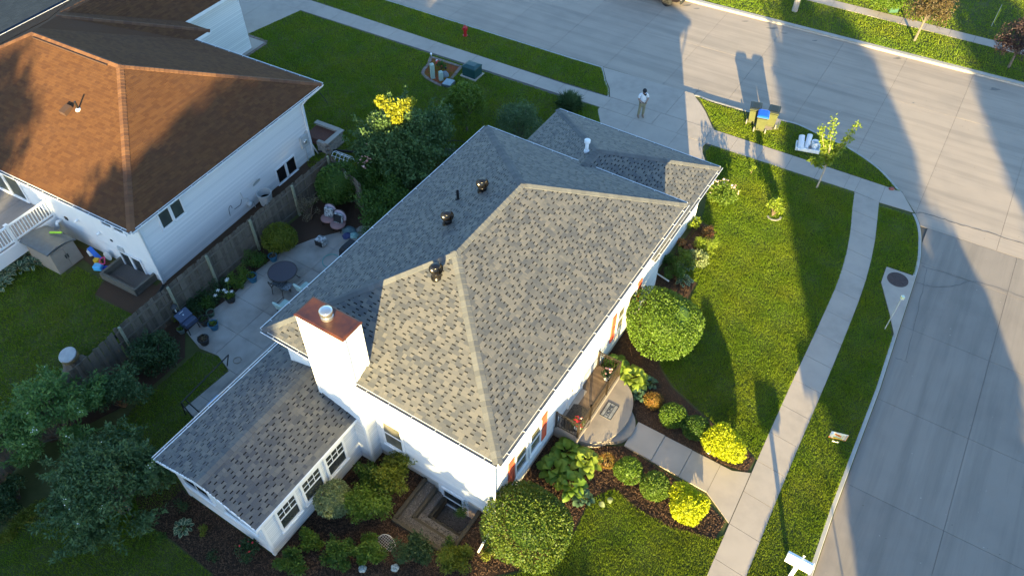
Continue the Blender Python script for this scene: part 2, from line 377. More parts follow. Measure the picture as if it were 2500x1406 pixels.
# walks made of slabs
def slab(poly, name, parent, z1, m=m_conc, z0=-0.2, gap=0.006):
    c = (sum(p[0] for p in poly)/len(poly), sum(p[1] for p in poly)/len(poly))
    q = []
    for x, y in poly:
        d = math.hypot(x-c[0], y-c[1]); k = max(0.0, 1-gap*1.6/d); q.append((c[0]+(x-c[0])*k, c[1]+(y-c[1])*k))
    return MB().prism(q, z0, z1+random.uniform(-.003,.003)).build(name, m, parent)
walk = thing('pavement', None, None); walk['kind'] = 'structure'
flat('walk_bed', [ml([(23.55,33),(25.2,33),(25.3,20),(25.9,9),(26.35,-7.3),(25.1,-8.0),(24.8,-5.2),(24.5,9),(24.3,12)])], -0.008, m_joint)
TOPL = [(23.2,47.0),(23.7,31.26),(24.5,11.86),(24.62,9.15),(24.74,2.56),(25.03,-5.21)]; TOPR = [(24.6,47.0),(25.1,31.24),(25.6,11.56),(25.8,9.29),(26.11,2.77),(26.30,-5.3)]
def interp(line, v):
    for (u0, v0), (u1, v1) in zip(line, line[1:]):
        if v1 <= v <= v0: t = (v0-v)/(v0-v1); return u0+(u1-u0)*t
    return line[-1][0]
vv = 47.0
while vv > -5.0:
    v2 = max(vv-1.52, -5.22)
    slab(ml([(interp(TOPL,vv),vv),(interp(TOPL,v2),v2),(interp(TOPR,v2),v2),(interp(TOPR,vv),vv)]), 'walk_slab', walk, 0.012); vv = v2
slab(ml([(25.03,-5.22),(24.88,-6.5),(26.32,-6.45),(26.30,-5.22)]), 'walk_slab', walk, 0.010)
slab(ml([(24.88,-6.5),(25.02,-8.15)])+gl([(2203,470)])+ml([(26.32,-6.45)]), 'walk_slab', walk, 0.006)
wl = smooth_line(ml([(25.0,-5.23),(23.2,-5.6),(21.26,-6.02),(18.6,-6.33),(15.43,-6.40),(11.32,-6.42),(7.65,-6.48),(2.55,-6.6),(-4,-6.8),(-20,-7.3)]), 10)
wr = smooth_line(ml([(24.87,-6.5),(22.95,-6.88),(21.2,-7.18),(18.6,-7.44),(15.2,-7.55),(11.3,-7.60),(7.6,-7.63),(2.5,-7.75),(-4,-7.95),(-20,-8.45)]), 10)
def resample(l, n):
    d = [0]
    for a, b in zip(l, l[1:]): d.append(d[-1]+math.dist(a, b))
    out = []
    for k in range(n+1):
        t = d[-1]*k/n; i = max(j for j in range(len(d)) if d[j] <= t+1e-9); i = min(i, len(l)-2); f = (t-d[i])/(d[i+1]-d[i] or 1)
        out.append((l[i][0]+(l[i+1][0]-l[i][0])*f, l[i][1]+(l[i+1][1]-l[i][1])*f))
    return out
A, B_ = resample(wl, 31), resample(wr, 31)
flat('walk_bed', [A + B_[::-1]], -0.007, m_joint)
for i in range(31): slab([A[i], A[i+1], B_[i+1], B_[i]], 'walk_slab', walk, 0.012)
# front walk to the porch
for k in range(4):
    a, b = -2.02-1.13*k, -2.02-1.13*(k+1)
    if k == 3: poly = ml([(5.40,a),(5.2,-5.75),(4.72,-6.53),(7.02,-6.48),(6.74,-5.85),(6.74,a)])
    else: poly = ml([(5.5-.03*k,a),(5.5-.03*(k+1),b),(6.74,b),(6.74,a)])
    slab(poly, 'walk_slab', walk, 0.085-0.03*k if k < 3 else 0.019, z0=-0.1)
# driveway
drive = thing('driveway', None, None); drive['kind'] = 'structure'
dpoly = gl([(1466,303),(1459,268),(1465,262)]) + ml([(24.62,9.1),(24.74,2.72)]) + gl([(1716,357),(1715,372),(1724,398)]) + ml([(21.5,1.3),(18.7,1.1),(18.7,8.5),(22,8.45)])
flat('drive_bed', [dpoly], -0.009, m_joint)
for a, b in ((1.0,4.35),(4.35,7.0),(7.0,10)):
    for c, d in ((18,21.3),(21.3,25.2)):
        cell = ml([(c,a),(d,a),(d,b),(c,b)]); poly = clip_convex(dpoly, cell)
        if len(poly) > 2: slab(poly, 'drive_slab', drive, 0.008, z0=-0.1)
ap = gl([(1489,237),(1488,215),(1480,196),(1476,178),(1472,164),(1693,229),(1698,238),(1712,256),(1722,272),(1740,312)]) + ml([(26.12,2.8)])
flat('apron_bed', [ap], -0.012, m_joint)
for a, b in ((2,5.7),(5.7,12)):
    cell = ml([(25,a),(30,a),(30,b),(25,b)]); poly = clip_convex(ap, cell)
    if len(poly) > 2: slab(poly, 'apron_slab', drive, 0.004, z0=-0.2)
# neighbour's driveway and entry path
ndrive = thing('neighbour_driveway', None, None); ndrive['kind'] = 'structure'
def nl(pts): return [nw(u, v) for u, v in pts]
npoly = nl([(23.35,11.39),(19.04,12.4),(18.92,10.75),(16.75,10.75),(11.9,10.6),(11.9,14.3),(15.0,14.3),(15.0,30),(23.9,30)])
flat('drive_bed', [npoly], -0.009, m_joint)
for a, b in ((10,14.2),(14.2,18.3),(18.3,22.6)):
    for c, d in ((11,15),(15,19.0),(19.0,24.0)):
        poly = clip_convex(npoly, nl([(c,a),(d,a),(d,b),(c,b)]))
        if len(poly) > 2 and abs(parea(poly)) > .2: slab(poly, 'drive_slab', ndrive, 0.008, z0=-0.1)
nap = nl([(24.8,11.3),(28.0,9.6),(29,9.0),(29,26),(24.8,26)])
flat('apron_bed', [nap], -0.011, m_joint)
for a, b in ((8,14.2),(14.2,26)):
    poly = clip_convex(nap, nl([(24,a),(29,a),(29,b),(24,b)]))
    if len(poly) > 2: slab(poly, 'apron_slab', ndrive, 0.004, z0=-0.1)
# patio
patio = thing('patio', None, None); patio['kind'] = 'structure'
ppoly = ml([(0.1,9.3),(0.1,11.0),(-2.3,11.0),(-2.3,12.6),(-2.27,13.3),(0.0,13.16),(0.3,14.1),(0.16,15.07),(0.46,16.2),(1.54,16.26),(3.06,16.1),(4.65,16.3),(6.33,16.2),(7.6,15.6),(8.6,14.9),(9.6,14.2),(10.5,12.6),(10.5,9.3)])
flat('patio_bed', [ppoly], -0.008, m_joint)
for a, b in ((9,12.75),(12.75,14.27),(14.27,15.8),(15.8,17)):
    for c in range(-3, 8):
        u0 = 0.04+1.52*c
        poly = clip_convex(ppoly, ml([(u0,a),(u0+1.52,a),(u0+1.52,b),(u0,b)]))
        if len(poly) > 2 and abs(parea(poly)) > .05: slab(poly, 'patio_slab', patio, 0.012, m_patio, z0=-0.1)
# far walk over the street
FW = [(43.0,30),(43.45,3.26),(43.74,-8.7),(45.6,-60)]; FX = [(43.75,30),(44.25,3.2),(44.6,-8.55),(46.5,-60)]
flat('walk_bed', [ml(FW+FX[::-1])], -0.008, m_joint)
vv = 30.0
while vv > -40:
    v2 = vv-1.5; slab(ml([(interp(FW,vv),vv),(interp(FW,v2),v2),(interp(FX,v2)+.1,v2),(interp(FX,vv)+.1,vv)]), 'walk_slab', walk, 0.012); vv = v2
# storm drain slab with its iron cover
dr = thing('storm_drain_slab', 'concrete storm drain slab with round rusty iron cover beside the kerb', 'drain', (*g(2190,720),0))
cx, cy = g(2190,720)
MB().prism([(x-cx,y-cy) for x, y in gl([(2164,652),(2234,676),(2222,715),(2188,822),(2184,824),(2172,768),(2151,690)])], -0.1, 0.03).build('slab', m_conc, dr)
lx, ly = g(2191,684)
m_iron = mat('rusty_iron', (0.075,0.042,0.036), 0.75, var=(0.05,0.03,0.026), vscale=14, bump=0.6, bscale=60)
cov = MB().lathe([(0.46,0.03),(0.46,0.043),(0.44,0.046),(0.42,0.04),(0.1,0.04),(0.06,0.05)], (lx-cx,ly-cy,0), 28).build('iron_cover', m_iron, dr)
for t in range(6):
    a = t*math.pi/3; MB().bar((lx-cx+.1*math.cos(a),ly-cy+.1*math.sin(a),.043),(lx-cx+.38*math.cos(a),ly-cy+.38*math.sin(a),.043),.03,.012).build('raised_rib', m_iron, dr)
# mulch beds
flat('bed_ground', [gl([(395,1120),(330,1215),(345,1265),(430,1325),(520,1400),(560,1500),(1120,1500),(1200,1406),(1290,1388),(1390,1320),(1440,1215),(1500,1195),(1560,1248),(1640,1290),(1742,1320)])+ml([(4.72,-6.4),(5.2,-5.2),(5.4,-3.3),(5.5,-2.0),(5.0,-1.2),(4.5,-.5),(4.5,.7),(0.42,.7),(0.42,1.15),(-1.42,1.15),(-1.42,3.42),(0.4,3.42),(0.4,6.1),(-4.7,6.1),(-4.7,10.4)])], 0.006, m_mulch)
flat('bed_ground', [ml([(6.76,-2.0),(6.76,-5.3),(6.95,-6.35),(7.6,-6.4)])+gl([(1842,1120),(1822,1096),(1760,1050),(1700,1000),(1640,945),(1612,900),(1600,860),(1640,800),(1700,690),(1632,662),(1665,640),(1710,618),(1738,590),(1742,570),(1735,556),(1712,545),(1690,560)])+ml([(14.8,0.7),(8,.7),(8,-.6),(7.1,-1.6)])], 0.006, m_mulch)
flat('bed_ground', [ml([(0.4,16.2),(3.06,16.05),(4.65,16.25),(6.33,16.15),(7.6,15.55),(8.6,14.85),(9.6,14.15),(10.5,12.6),(10.5,9.4),(17,9.4),(17.5,13),(15.5,17.2),(11,17.2),(-6,17.2),(-6,16.3),(-3,15.2),(-.5,15.2)])], 0.006, m_mulch)
flat('bed_ground', [nl([(0.4,0.9),(0.4,12),(-4.0,12),(-1.35,7.0),(-0.9,5.2),(-.05,5.1),(-.3,3.2),(-1.3,3.0),(-1.3,.6),(-.2,-.1),(11,-.2),(11,.9)])], 0.004, m_mulch)
# ================================================================ roofs
LOCAL = {}
def roof_face(poly, eave, store, width=(0.13,0.30), exp=0.145, thick=0.016, slot=0.30):
    """shingle pieces covering a planar convex face; eave = index of the eave edge start"""
    P = [Vector(p) for p in poly]; a, b = P[eave], P[(eave+1) % len(P)]
    s = (b-a).normalized(); n = None
    for k in range(2, len(P)):
        n = (b-a).cross(P[(eave+k) % len(P)]-a)
        if n.length > 1e-6: break
    n.normalize(); n = n if n.z > 0 else -n; t = n.cross(s)
    if any((p-a).dot(t) < -1e-4 for p in P): t = -t
    q = [((p-a).dot(s), (p-a).dot(t)) for p in P]
    if parea(q) < 0: q = q[::-1]
    smin, smax = min(x for x, _ in q), max(x for x, _ in q); tmax = max(y for _, y in q)
    row = 0; y = -0.02
    while y < tmax:
        x = smin - random.uniform(0, 0.4); alt = random.random() < .5
        while x < smax:
            if slot: alt = not alt; w = random.uniform(0.10,0.15) if alt else random.uniform(*width)
            else: w = random.uniform(*width)
            pl = clip_convex([(x+.002,y),(x+w-.002,y),(x+w-.002,y+exp+0.02),(x+.002,y+exp+0.02)], q)
            full = len(pl) == 4 and abs(parea(pl)) > 0.97*(w-.004)*(exp+.02)
            if len(pl) > 2 and abs(parea(pl)) > 2e-4:
                h = thick*(0.55 if (slot and alt) else 1.0)
                store.append((a, s, t, n, pl, y, exp, h, bool(slot and alt and random.random() < 0.92), full, (x, w)))
            x += w
        y += exp; row += 1
def shingle_geo(mb, rec, local=False):
    a, s, t, n, pl, y0, exp, h, dark, full, _ = rec
    m = len(pl)
    if parea(pl) < 0: pl = pl[::-1]
    o = Vector((0,0,0))
    def hh(y): return 0.003 + h*(1-(y-y0)/(exp+0.02))
    def P3(x, y, z): return tuple(a+s*x+t*y+n*z)
    top = [P3(x, y, hh(y)) for x, y in pl]; bot = [P3(x, y, -0.004) for x, y in pl]
    mb.mi(0); mb.add(top+bot, [tuple(range(m))]+[(i, m+i, m+(i+1) % m, (i+1) % m) for i in range(m)])
    if dark:
        xs = [p[0] for p in pl]; x0, x1 = min(xs)-.004, max(xs)+.004
        yy = y0+exp-0.045; 
        if full: mb.mi(1); mb.add([P3(x0, yy, hh(yy)+.0015), P3(x1, yy, hh(yy)+.0015), P3(x1, yy+.042, hh(yy+.042)+.0015), P3(x0, yy+.042, hh(yy+.042)+.0015)], [(0,1,2,3)])
def lay_shingles(recs, parents, mats, n_single, M4, stuffname='shingle_courses'):
    """recs: list of (rec, parent). The n_single nearest the viewer become objects, the rest one stuff part per parent."""
    camp = M4.inverted() @ Vector((0, 0, CAM_H))
    def key(r):
        a, s, t, n, pl = r[0][:5]; c = a+s*pl[0][0]+t*pl[0][1]; v = camp-c
        return v.length - 30*max(-1, min(0, n.dot(v.normalized())-.35))
    order = sorted(range(len(recs)), key=lambda i: (not recs[i][0][9], key(recs[i])))
    single = set(order[:n_single]); rest = {}
    for i, (rec, par) in enumerate(recs):
        if i in single:
            a, s, t, n, pl = rec[:5]; c = a+s*pl[0][0]+t*pl[0][1]
            mb = MB(); r2 = (a-c,)+rec[1:]; shingle_geo(mb, r2); o = mb.build('shingle', mats, par); o.location = c
        else:
            shingle_geo(rest.setdefault(par.name, (MB(), par))[0], rec)
    for mb, par in rest.values():
        o = mb.build(stuffname, mats, par); o['kind'] = 'stuff'
def deck_face(mb, poly, drop=0.03):
    mb.add([(x, y, z-drop) for x, y, z in poly], [tuple(range(len(poly)))])
def caps(a, b, n1, n2, parent, m, exp=0.2, w=0.17, name='ridge_cap'):
    """bent cap shingles laid from a up to b over a hip or ridge; n1, n2 are the two faces' normals"""
    a, b = Vector(a), Vector(b); d = (b-a); L = d.length; d.normalize(); n1, n2 = Vector(n1), Vector(n2)
    up = (n1+n2).normalized(); s1 = n1.cross(d); s1 = s1 if s1.dot(n2) < 0 else -s1; s2 = n2.cross(d); s2 = s2 if s2.dot(n1) < 0 else -s2
    k = int(L/exp); mb = MB(); l = exp+.05
    def pt(y, z, sd, wd): return tuple(Vector((0,0,0))+d*y+up*z+(sd*wd if sd else Vector((0,0,0))))
    rr = [[pt(y, z, s1, w), pt(y, z+.012, None, 0), pt(y, z, s2, w)] for y, z in ((0,.030),(l,.014))]
    bb = [[pt(y, .0, s1, w), pt(y, .002, None, 0), pt(y, .0, s2, w)] for y in (0, l)]
    mb.add(rr[0]+rr[1]+bb[0]+bb[1], [(0,1,4,3),(1,2,5,4),(0,6,7,1),(1,7,8,2),(0,3,9,6),(2,8,11,5)])
    me = mb.mesh(name, m)
    for i in range(k):
        inst(name, me, parent, loc=a+d*(L*i/k), scale=None)
def gutter(parent, p, q, out, m=None, name='gutter'):
    """open K-style gutter from p to q; out = outward direction"""
    p, q, o = Vector(p), Vector(q), Vector(out).normalized(); z = Vector((0,0,1)); d = (q-p).normalized()
    prof = [(0,0.0),(0,-0.11),(0.075,-0.11),(0.115,-0.02),(0.125,-0.02),(0.125,0.0),(0.105,0.0),(0.105,-0.03),(0.07,-0.095),(0.008,-0.095),(0.008,0.0)]
    rings = [[tuple(e+o*x+z*h) for x, h in prof] for e in (p, q)]
    g_ = MB().loft(rings).build(name, m or m_trim, parent)
    MB().add([tuple(e+o*x+z*-0.018) for e in (p, q) for x in (.009,.103)], [(0,1,3,2)]).build('gutter_silt', m_gutter_in, g_)
    L = (q-p).length; n = max(1, int(L/0.9))
    me = MB().obox((0,0,0), d*0.007, o*0.058, z*0.006).mesh('gutter_strap', m_trim)
    for k in range(n): inst('gutter_strap', me, g_, loc=p+d*(L*(k+.5)/n)+o*0.062-z*0.004)
    return g_
def siding(parent, p, q, z0, z1, out, exp=0.115, name='siding', m=None):
    """lapped horizontal boards as one saw-tooth sheet; z1 may be a function of the way along 0..1 (gable)"""
    p, q, o = Vector((*p,0)), Vector((*q,0)), Vector((*out,0)).normalized(); vs = []; fs = []
    z = z0; k = 0
    while z < z1-1e-6:
        zt = min(z+exp, z1)
        for e in (p, q): vs.append(tuple(e+o*0.018+Vector((0,0,z))))
        for e in (p, q): vs.append(tuple(e+o*0.003+Vector((0,0,zt))))
        z = zt
    n = len(vs)//2
    for i in range(n-1): fs.append((2*i, 2*i+1, 2*i+3, 2*i+2))
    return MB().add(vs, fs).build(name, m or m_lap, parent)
# ================================================================ our house: local x along the front, y to the back
def m4(o, a): return Matrix.Translation((o[0], o[1], 0)) @ Matrix.Rotation(a, 4, 'Z')
house = thing('suburban_house', 'white sided house with grey shingle hip roof, chimney and attached garage on the corner lot', 'house', (*MO,0), AM)
ZE, ZR, W_, D_ = 4.935, 7.21, 13.91, 9.69
def nrm(a, b, c):
    n = (Vector(b)-Vector(a)).cross(Vector(c)-Vector(a)).normalized(); return n if n.z > 0 else -n
Cc, Bc, Ac, Dc = (0,0,ZE), (W_,0,ZE), (W_,D_,ZE), (0,D_,ZE); RL, RR = (4.845,4.845,ZR), (9.065,4.845,ZR)
def window(parent, c, d, out, w, h, fw=0.075, cols=1, rows=1, glass=None, sash=True, name='window', sill=True, grid_top=False, frame_m=None):
    c, d, o, z = Vector(c), Vector(d).normalized(), Vector(out).normalized(), Vector((0,0,1)); fm = frame_m or m_trim
    b = MB()
    for s in (-1, 1): b.obox(c+d*s*(w/2-fw/2)+o*.03, d*fw/2, o*.03, z*h/2)
    for s in (-1, 1): b.obox(c+z*s*(h/2-fw/2)+o*.0295, d*(w/2-fw), o*.03, z*fw/2)
    if sill: b.obox(c-z*(h/2+.02)+o*.045, d*(w/2+.03), o*.045, z*.02)
    f = b.build(name, fm, parent)
    iw, ih = w-2*fw, h-2*fw
    MB().obox(c+o*.022, d*iw/2, o*.002, z*ih/2).build('pane', glass or m_glass, f)
    if sash: MB().obox(c+o*.034, d*iw/2, o*.012, z*.022).build('sash_rail', fm, f)
    zz0, zz1 = (0, ih/2) if grid_top else (-ih/2, ih/2)
    for i in range(1, cols): MB().obox(c+d*(-iw/2+iw*i/cols)+z*(zz0+zz1)/2+o*.030, d*.011, o*.008, z*(zz1-zz0)/2).build('glazing_bar', fm, f)
    for i in range(1, rows): MB().obox(c+z*(zz0+(zz1-zz0)*i/rows)+o*.0305, d*iw/2, o*.008, z*.011).build('glazing_bar', fm, f)
    return f
# --- roof
roof = bpy.data.objects.new('roof', MB().mesh('roof', m_shdark)); COL.objects.link(roof); roof.parent = house
mb = MB()
F_front = [Cc, Bc, RR, RL]; F_left = [Dc, Cc, RL]; F_back = [Ac, Dc, RL, RR]; F_right = [Bc, Ac, RR]
for f in (F_front, F_left, F_back, F_right): deck_face(mb, f, .012)
roof.data = mb.mesh('roof', m_shdark)
recs = []
for f in (F_front, F_left, F_back, F_right):
    st = []; roof_face(f, 0, st); recs += [(r, roof) for r in st]
# soffit and fascia
b = MB()
for (x0,x1,y0,y1) in ((.03,W_-.03,.03,.5),(.03,W_-.03,9.2,D_-.03),(.03,.42,.5,9.2),(13.4,W_-.03,.5,9.2)): b.quad((x0,y0,ZE-.17),(x0,y1,ZE-.17),(x1,y1,ZE-.17),(x1,y0,ZE-.17))
b.build('soffit', m_trim, house)
for n_, (p, q) in {'a':((.03,.03),(W_-.03,.03)),'b':((W_-.03,.03),(W_-.03,D_-.03)),'c':((W_-.03,D_-.03),(.03,D_-.03)),'d':((.03,D_-.03),(.03,.03))}.items():
    MB().bar((*p,ZE-.1),(*q,ZE-.1),.03,.17).build('fascia', m_trim, house)
gutter(house, (.0,-.0,ZE-.005), (W_,-.0,ZE-.005), (0,-1,0)); gutter(house, (W_,D_,ZE-.005), (0,D_,ZE-.005), (0,1,0))
gutter(house, (0,D_,ZE-.004), (0,7.42,ZE-.004), (-1,0,0)); gutter(house, (0,5.48,ZE-.004), (0,0,ZE-.004), (-1,0,0)); gutter(house, (W_,0,ZE-.004), (W_,D_,ZE-.004), (1,0,0))
# --- walls
WX0, WX1, WY0, WY1 = .42, 13.4, .5, 9.2
b = MB(); b.box(WX0+.005, WX1-.005, WY0+.005, WY1-.005, -1.35, ZE-.16); b.build('wall', m_white, house)
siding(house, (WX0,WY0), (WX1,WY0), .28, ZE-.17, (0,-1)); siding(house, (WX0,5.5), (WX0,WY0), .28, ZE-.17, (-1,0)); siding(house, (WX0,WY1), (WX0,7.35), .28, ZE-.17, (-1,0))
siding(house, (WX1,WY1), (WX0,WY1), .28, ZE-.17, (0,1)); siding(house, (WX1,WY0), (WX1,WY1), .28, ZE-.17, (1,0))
m_found = mat('painted_foundation', (0.50,0.47,0.42), 0.9, var=(0.42,0.39,0.35), vscale=3, bump=.2, bscale=40)
b = MB(); b.box(WX0-.005, WX1+.005, WY0-.005, WY1+.005, -1.34, .285); b.build('foundation', m_found, house)
for (x, y, dx, dy) in ((WX0,WY0,-1,-1),(WX1,WY0,1,-1),(WX1,WY1,1,1),(WX0,WY1,-1,1)):
    MB().box(min(x,x+dx*.03)-.0, max(x,x+dx*.03), min(y-dy*.09,y+dy*.03), max(y-dy*.09,y+dy*.03), .27, ZE-.172).build('corner_trim', m_trim, house)
ow, oe = Vector((0,-1,0)), Vector((-1,0,0))
for u0, u1 in ((1.73,2.47),(2.69,3.41),(9.36,10.1),(10.3,11.03)):
    window(house, ((u0+u1)/2, WY0-.018, 1.75), (1,0,0), (0,-1,0), u1-u0+.06, 1.42, glass=m_curtain)
def shutter(c, d, o, w, h):
    c, d, o, z = Vector(c), Vector(d), Vector(o), Vector((0,0,1)); b = MB()
    for s in (-1, 1): b.obox(c+d*s*(w/2-.03)+o*.02, d*.03, o*.02, z*h/2)
    for s in (-1, 0, 1): b.obox(c+z*s*(h/2-.035)+o*.0195, d*(w/2-.06), o*.02, z*.035)
    f = b.build('shutter', m_shutter, house)
    me = MB().obox((0,0,0), d*(w/2-.06), o*.003+z*.012, z*.022-o*.006).mesh('louvre', m_shutter); n = 22
    for k in range(n):
        zz = -h/2+.09+(h-.18)*k/(n-1)
        if abs(zz) > .05: inst('louvre', me, f, loc=c+o*.018+z*zz)
for u in (1.49, 3.67, 9.08, 11.33): shutter((u,WY0-.02,1.72), (1,0,0), (0,-1,0), .36, 1.56)
# front door with side light
dr_ = MB().box(5.55,6.55,WY0-.05,WY0-.02,.57,2.65).build('front_door', m_trim, house)
for x0, x1, z0, z1 in ((5.65,6.02,.7,1.4),(6.08,6.45,.7,1.4),(5.65,6.02,1.5,2.5),(6.08,6.45,1.5,2.5)):
    MB().box(x0,x1,WY0-.065,WY0-.045,z0,z1).build('door_panel', m_trim, dr_)
MB().lathe([(.0,0),(.028,0),(.03,.03),(.0,.05)], (5.68,WY0-.09,1.55), 10).build('door_knob', m_bronze, dr_)
MB().bar((5.5,WY0-.03,.57),(5.5,WY0-.03,2.72),.1,.06).build('door_frame', m_trim, house); MB().bar((6.6,WY0-.03,.57),(6.6,WY0-.03,2.72),.1,.06).build('door_frame', m_trim, house)
MB().box(5.45,6.65,WY0-.06,WY0-.002,2.66,2.76).build('door_frame', m_trim, house)
MB().box(5.5,6.6,WY0-.3,WY0-.05,.552,.585).build('door_sill', m_conc, house)
# side windows: one beside the chimney, one basement window in the well
window(house, (WX0-.018, 4.72, 1.85), (0,-1,0), (-1,0,0), .92, 1.55, glass=m_curtain)
window(house, (WX0-.006, 2.25, -.42), (0,-1,0), (-1,0,0), 1.0, 1.25, fw=.1, glass=m_glass)
b = MB(); b.box(WX0-.012, WX0+.0, 1.6, 2.9, -1.2, .24); b.build('window_surround', m_white, house)
# downspouts
def downspout(parent, pts, r=.035, name='downspout', m=None): return MB().tube(pts, r, 8).build(name, m or m_trim, parent, smooth=True)
downspout(house, [(.08,-.06,ZE-.1),(.14,.1,ZE-.35),(.32,.36,ZE-.6),(.33,.40,.45),(.28,.36,.3),(-.2,.33,.2),(-.9,.29,.08)], .042)
# --- chimney
ch = MB().box(-.10,.64,5.5,7.33,-.1,7.33).build('chimney', m_white, house)
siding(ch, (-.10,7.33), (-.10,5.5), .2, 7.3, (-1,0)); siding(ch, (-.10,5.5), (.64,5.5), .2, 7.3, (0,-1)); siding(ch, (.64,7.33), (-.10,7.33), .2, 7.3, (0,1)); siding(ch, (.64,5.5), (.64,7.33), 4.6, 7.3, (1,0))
for x, y in ((-.10,5.5),(-.10,7.33),(.64,5.5),(.64,7.33)): MB().box(x-.05,x+.05,y-.05,y+.05,.1,7.31).build('corner_trim', m_trim, ch)
MB().loft([[(-.18,5.42,7.3),(.72,5.42,7.3),(.72,7.41,7.3),(-.18,7.41,7.3)],[(-.18,5.42,7.36),(.72,5.42,7.36),(.72,7.41,7.36),(-.18,7.41,7.36)],[(-.12,5.48,7.385),(.66,5.48,7.385),(.66,7.35,7.385),(-.12,7.35,7.385)]]).build('chimney_cap', m_copper, ch)
fl_ = MB().lathe([(.20,0),(.20,.10),(.185,.11),(.185,.14)], (.27,6.42,7.38), 24).build('flue_collar', m_steel, ch, smooth=False)
MB().lathe([(.17,.13),(.17,.19),(.215,.2),(.215,.33),(.20,.355),(.12,.375),(.0,.38)], (.27,6.42,7.38), 24, cap=False).build('rain_cap', m_steel, fl_, smooth=True)
downspout(house, [(-.02,7.43,ZE-.08),(-.07,7.42,ZE-.5),(-.07,7.42,3.3)], .035)
# --- sunroom wing
EY0, EY1, EX0, SE, SR = 6.06, 10.22, -4.66, 2.70, 3.41
sroof = bpy.data.objects.new('sunroom_roof', MB().mesh('t', m_shdark)); COL.objects.link(sroof); sroof.parent = house
x0, ym = -4.95, 8.14
S_front = [(x0,5.82,SE),(.40,5.82,SE),(.40,ym,SR),(x0,ym,SR)]
S_b1 = [(.40,10.46,SE),(x0,10.46,SE),(x0,ym,SR),(.40,ym,SR)]
zz = SE+(SR-SE)*(10.46-9.75)/(10.46-ym)
S_b2 = [(1.25,10.46,SE),(.40,10.46,SE),(.40,9.35,SE+.335),(1.25,9.35,SE+.335)]
mb = MB()
for f in (S_front, S_b1, S_b2): deck_face(mb, f, .012)
sroof.data = mb.mesh('sunroom_roof', m_shdark)
for f in (S_front, S_b1, S_b2):
    st = []; roof_face(f, 0, st); recs += [(r, sroof) for r in st]
b = MB(); b.box(EX0+.005,WX0,EY0+.005,EY1-.005,-.1,SE-.06); b.add([(EX0+.005,EY0+.005,SE-.06),(EX0+.005,EY1-.005,SE-.06),(EX0+.005,ym,SR-.08)],[(0,1,2)]); b.build('sunroom_wall', m_white, house)
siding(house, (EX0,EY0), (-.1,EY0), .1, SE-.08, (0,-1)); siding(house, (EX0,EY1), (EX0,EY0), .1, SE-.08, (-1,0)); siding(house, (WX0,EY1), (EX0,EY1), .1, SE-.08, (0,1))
for p, q in (((x0,5.80,SE-.05),(.4,5.80,SE-.05)),((1.25,10.48,SE-.05),(x0,10.48,SE-.05))): MB().bar(p,q,.03,.13).build('fascia', m_trim, house)
for p, q in (((x0+.0,5.80,SE-.07),(x0,ym,SR-.07)),((x0,10.48,SE-.07),(x0,ym,SR-.07))): MB().bar(p,q,.03,.15).build('verge_board', m_trim, house)
b = MB(); b.quad((x0,5.82,SE-.10),(-.1,5.82,SE-.10),(-.1,EY0,SE-.10),(x0,EY0,SE-.10)); b.quad((x0,EY1,SE-.10),(.4,EY1,SE-.10),(.4,10.46,SE-.10),(x0,10.46,SE-.10)); b.build('soffit', m_trim, house)
gutter(house, (.9,10.49,SE-.01), (x0,10.49,SE-.01), (0,1,0))
for u0, u1 in ((-4.06,-3.2),(-2.89,-2.0),(-1.72,-.8)):
    window(house, ((u0+u1)/2, EY0-.018, 1.52), (1,0,0), (0,-1,0), u1-u0+.1, 1.36, fw=.09, cols=3, rows=2, grid_top=True, glass=m_glass)
for y in (7.15, 9.15): window(house, (EX0-.018, y, 1.75), (0,-1,0), (-1,0,0), 1.5, .9, fw=.09, glass=m_glassd, sash=False, cols=2)
for y in (EY0+.03, EY1-.03): MB().box(EX0-.03,EX0+.07,y-.06,y+.06,.05,SE-.1).build('corner_trim', m_trim, house)
# --- garage wing
groof = bpy.data.objects.new('garage_roof', MB().mesh('t', m_shdark)); COL.objects.link(groof); groof.parent = house
GE, GX, GY0, GY1 = 3.1, 19.15, .33, 8.90; gm = (GY0+GY1)/2; gr = GE+.47*(gm-GY0); gx = GX-(gm-GY0)
zz = GE+.47*(.62-GY0)
G_a = [(12.05,GY0,GE),(13.35,GY0,GE),(13.35,.62,zz),(12.05,.62,zz)]
G_b = [(13.35,GY0,GE),(GX,GY0,GE),(gx,gm,gr),(13.35,gm,gr)]
G_c = [(GX,GY0,GE),(GX,GY1,GE),(gx,gm,gr)]
G_d = [(GX,GY1,GE),(13.35,GY1,GE),(13.35,gm,gr),(gx,gm,gr)]
mb = MB()
for f in (G_a, G_b, G_c, G_d): deck_face(mb, f, .012)
groof.data = mb.mesh('garage_roof', m_shdark)
for f in (G_a, G_b, G_c, G_d):
    st = []; roof_face(f, 0, st); recs += [(r, groof) for r in st]
b = MB(); b.box(13.4,18.66,.86,8.4,-.1,GE-.1); b.build('garage_wall', m_white, house)
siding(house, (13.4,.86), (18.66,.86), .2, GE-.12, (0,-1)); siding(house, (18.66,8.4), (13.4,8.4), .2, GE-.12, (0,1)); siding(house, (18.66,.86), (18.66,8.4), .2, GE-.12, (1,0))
gd = MB().box(18.67,18.72,1.7,7.5,.02,2.3).build('garage_door', m_trim, house)
for k in range(4): MB().box(18.715,18.735,1.75,7.45,.06+.56*k,.58+.56*k).build('door_panel', m_trim, gd)
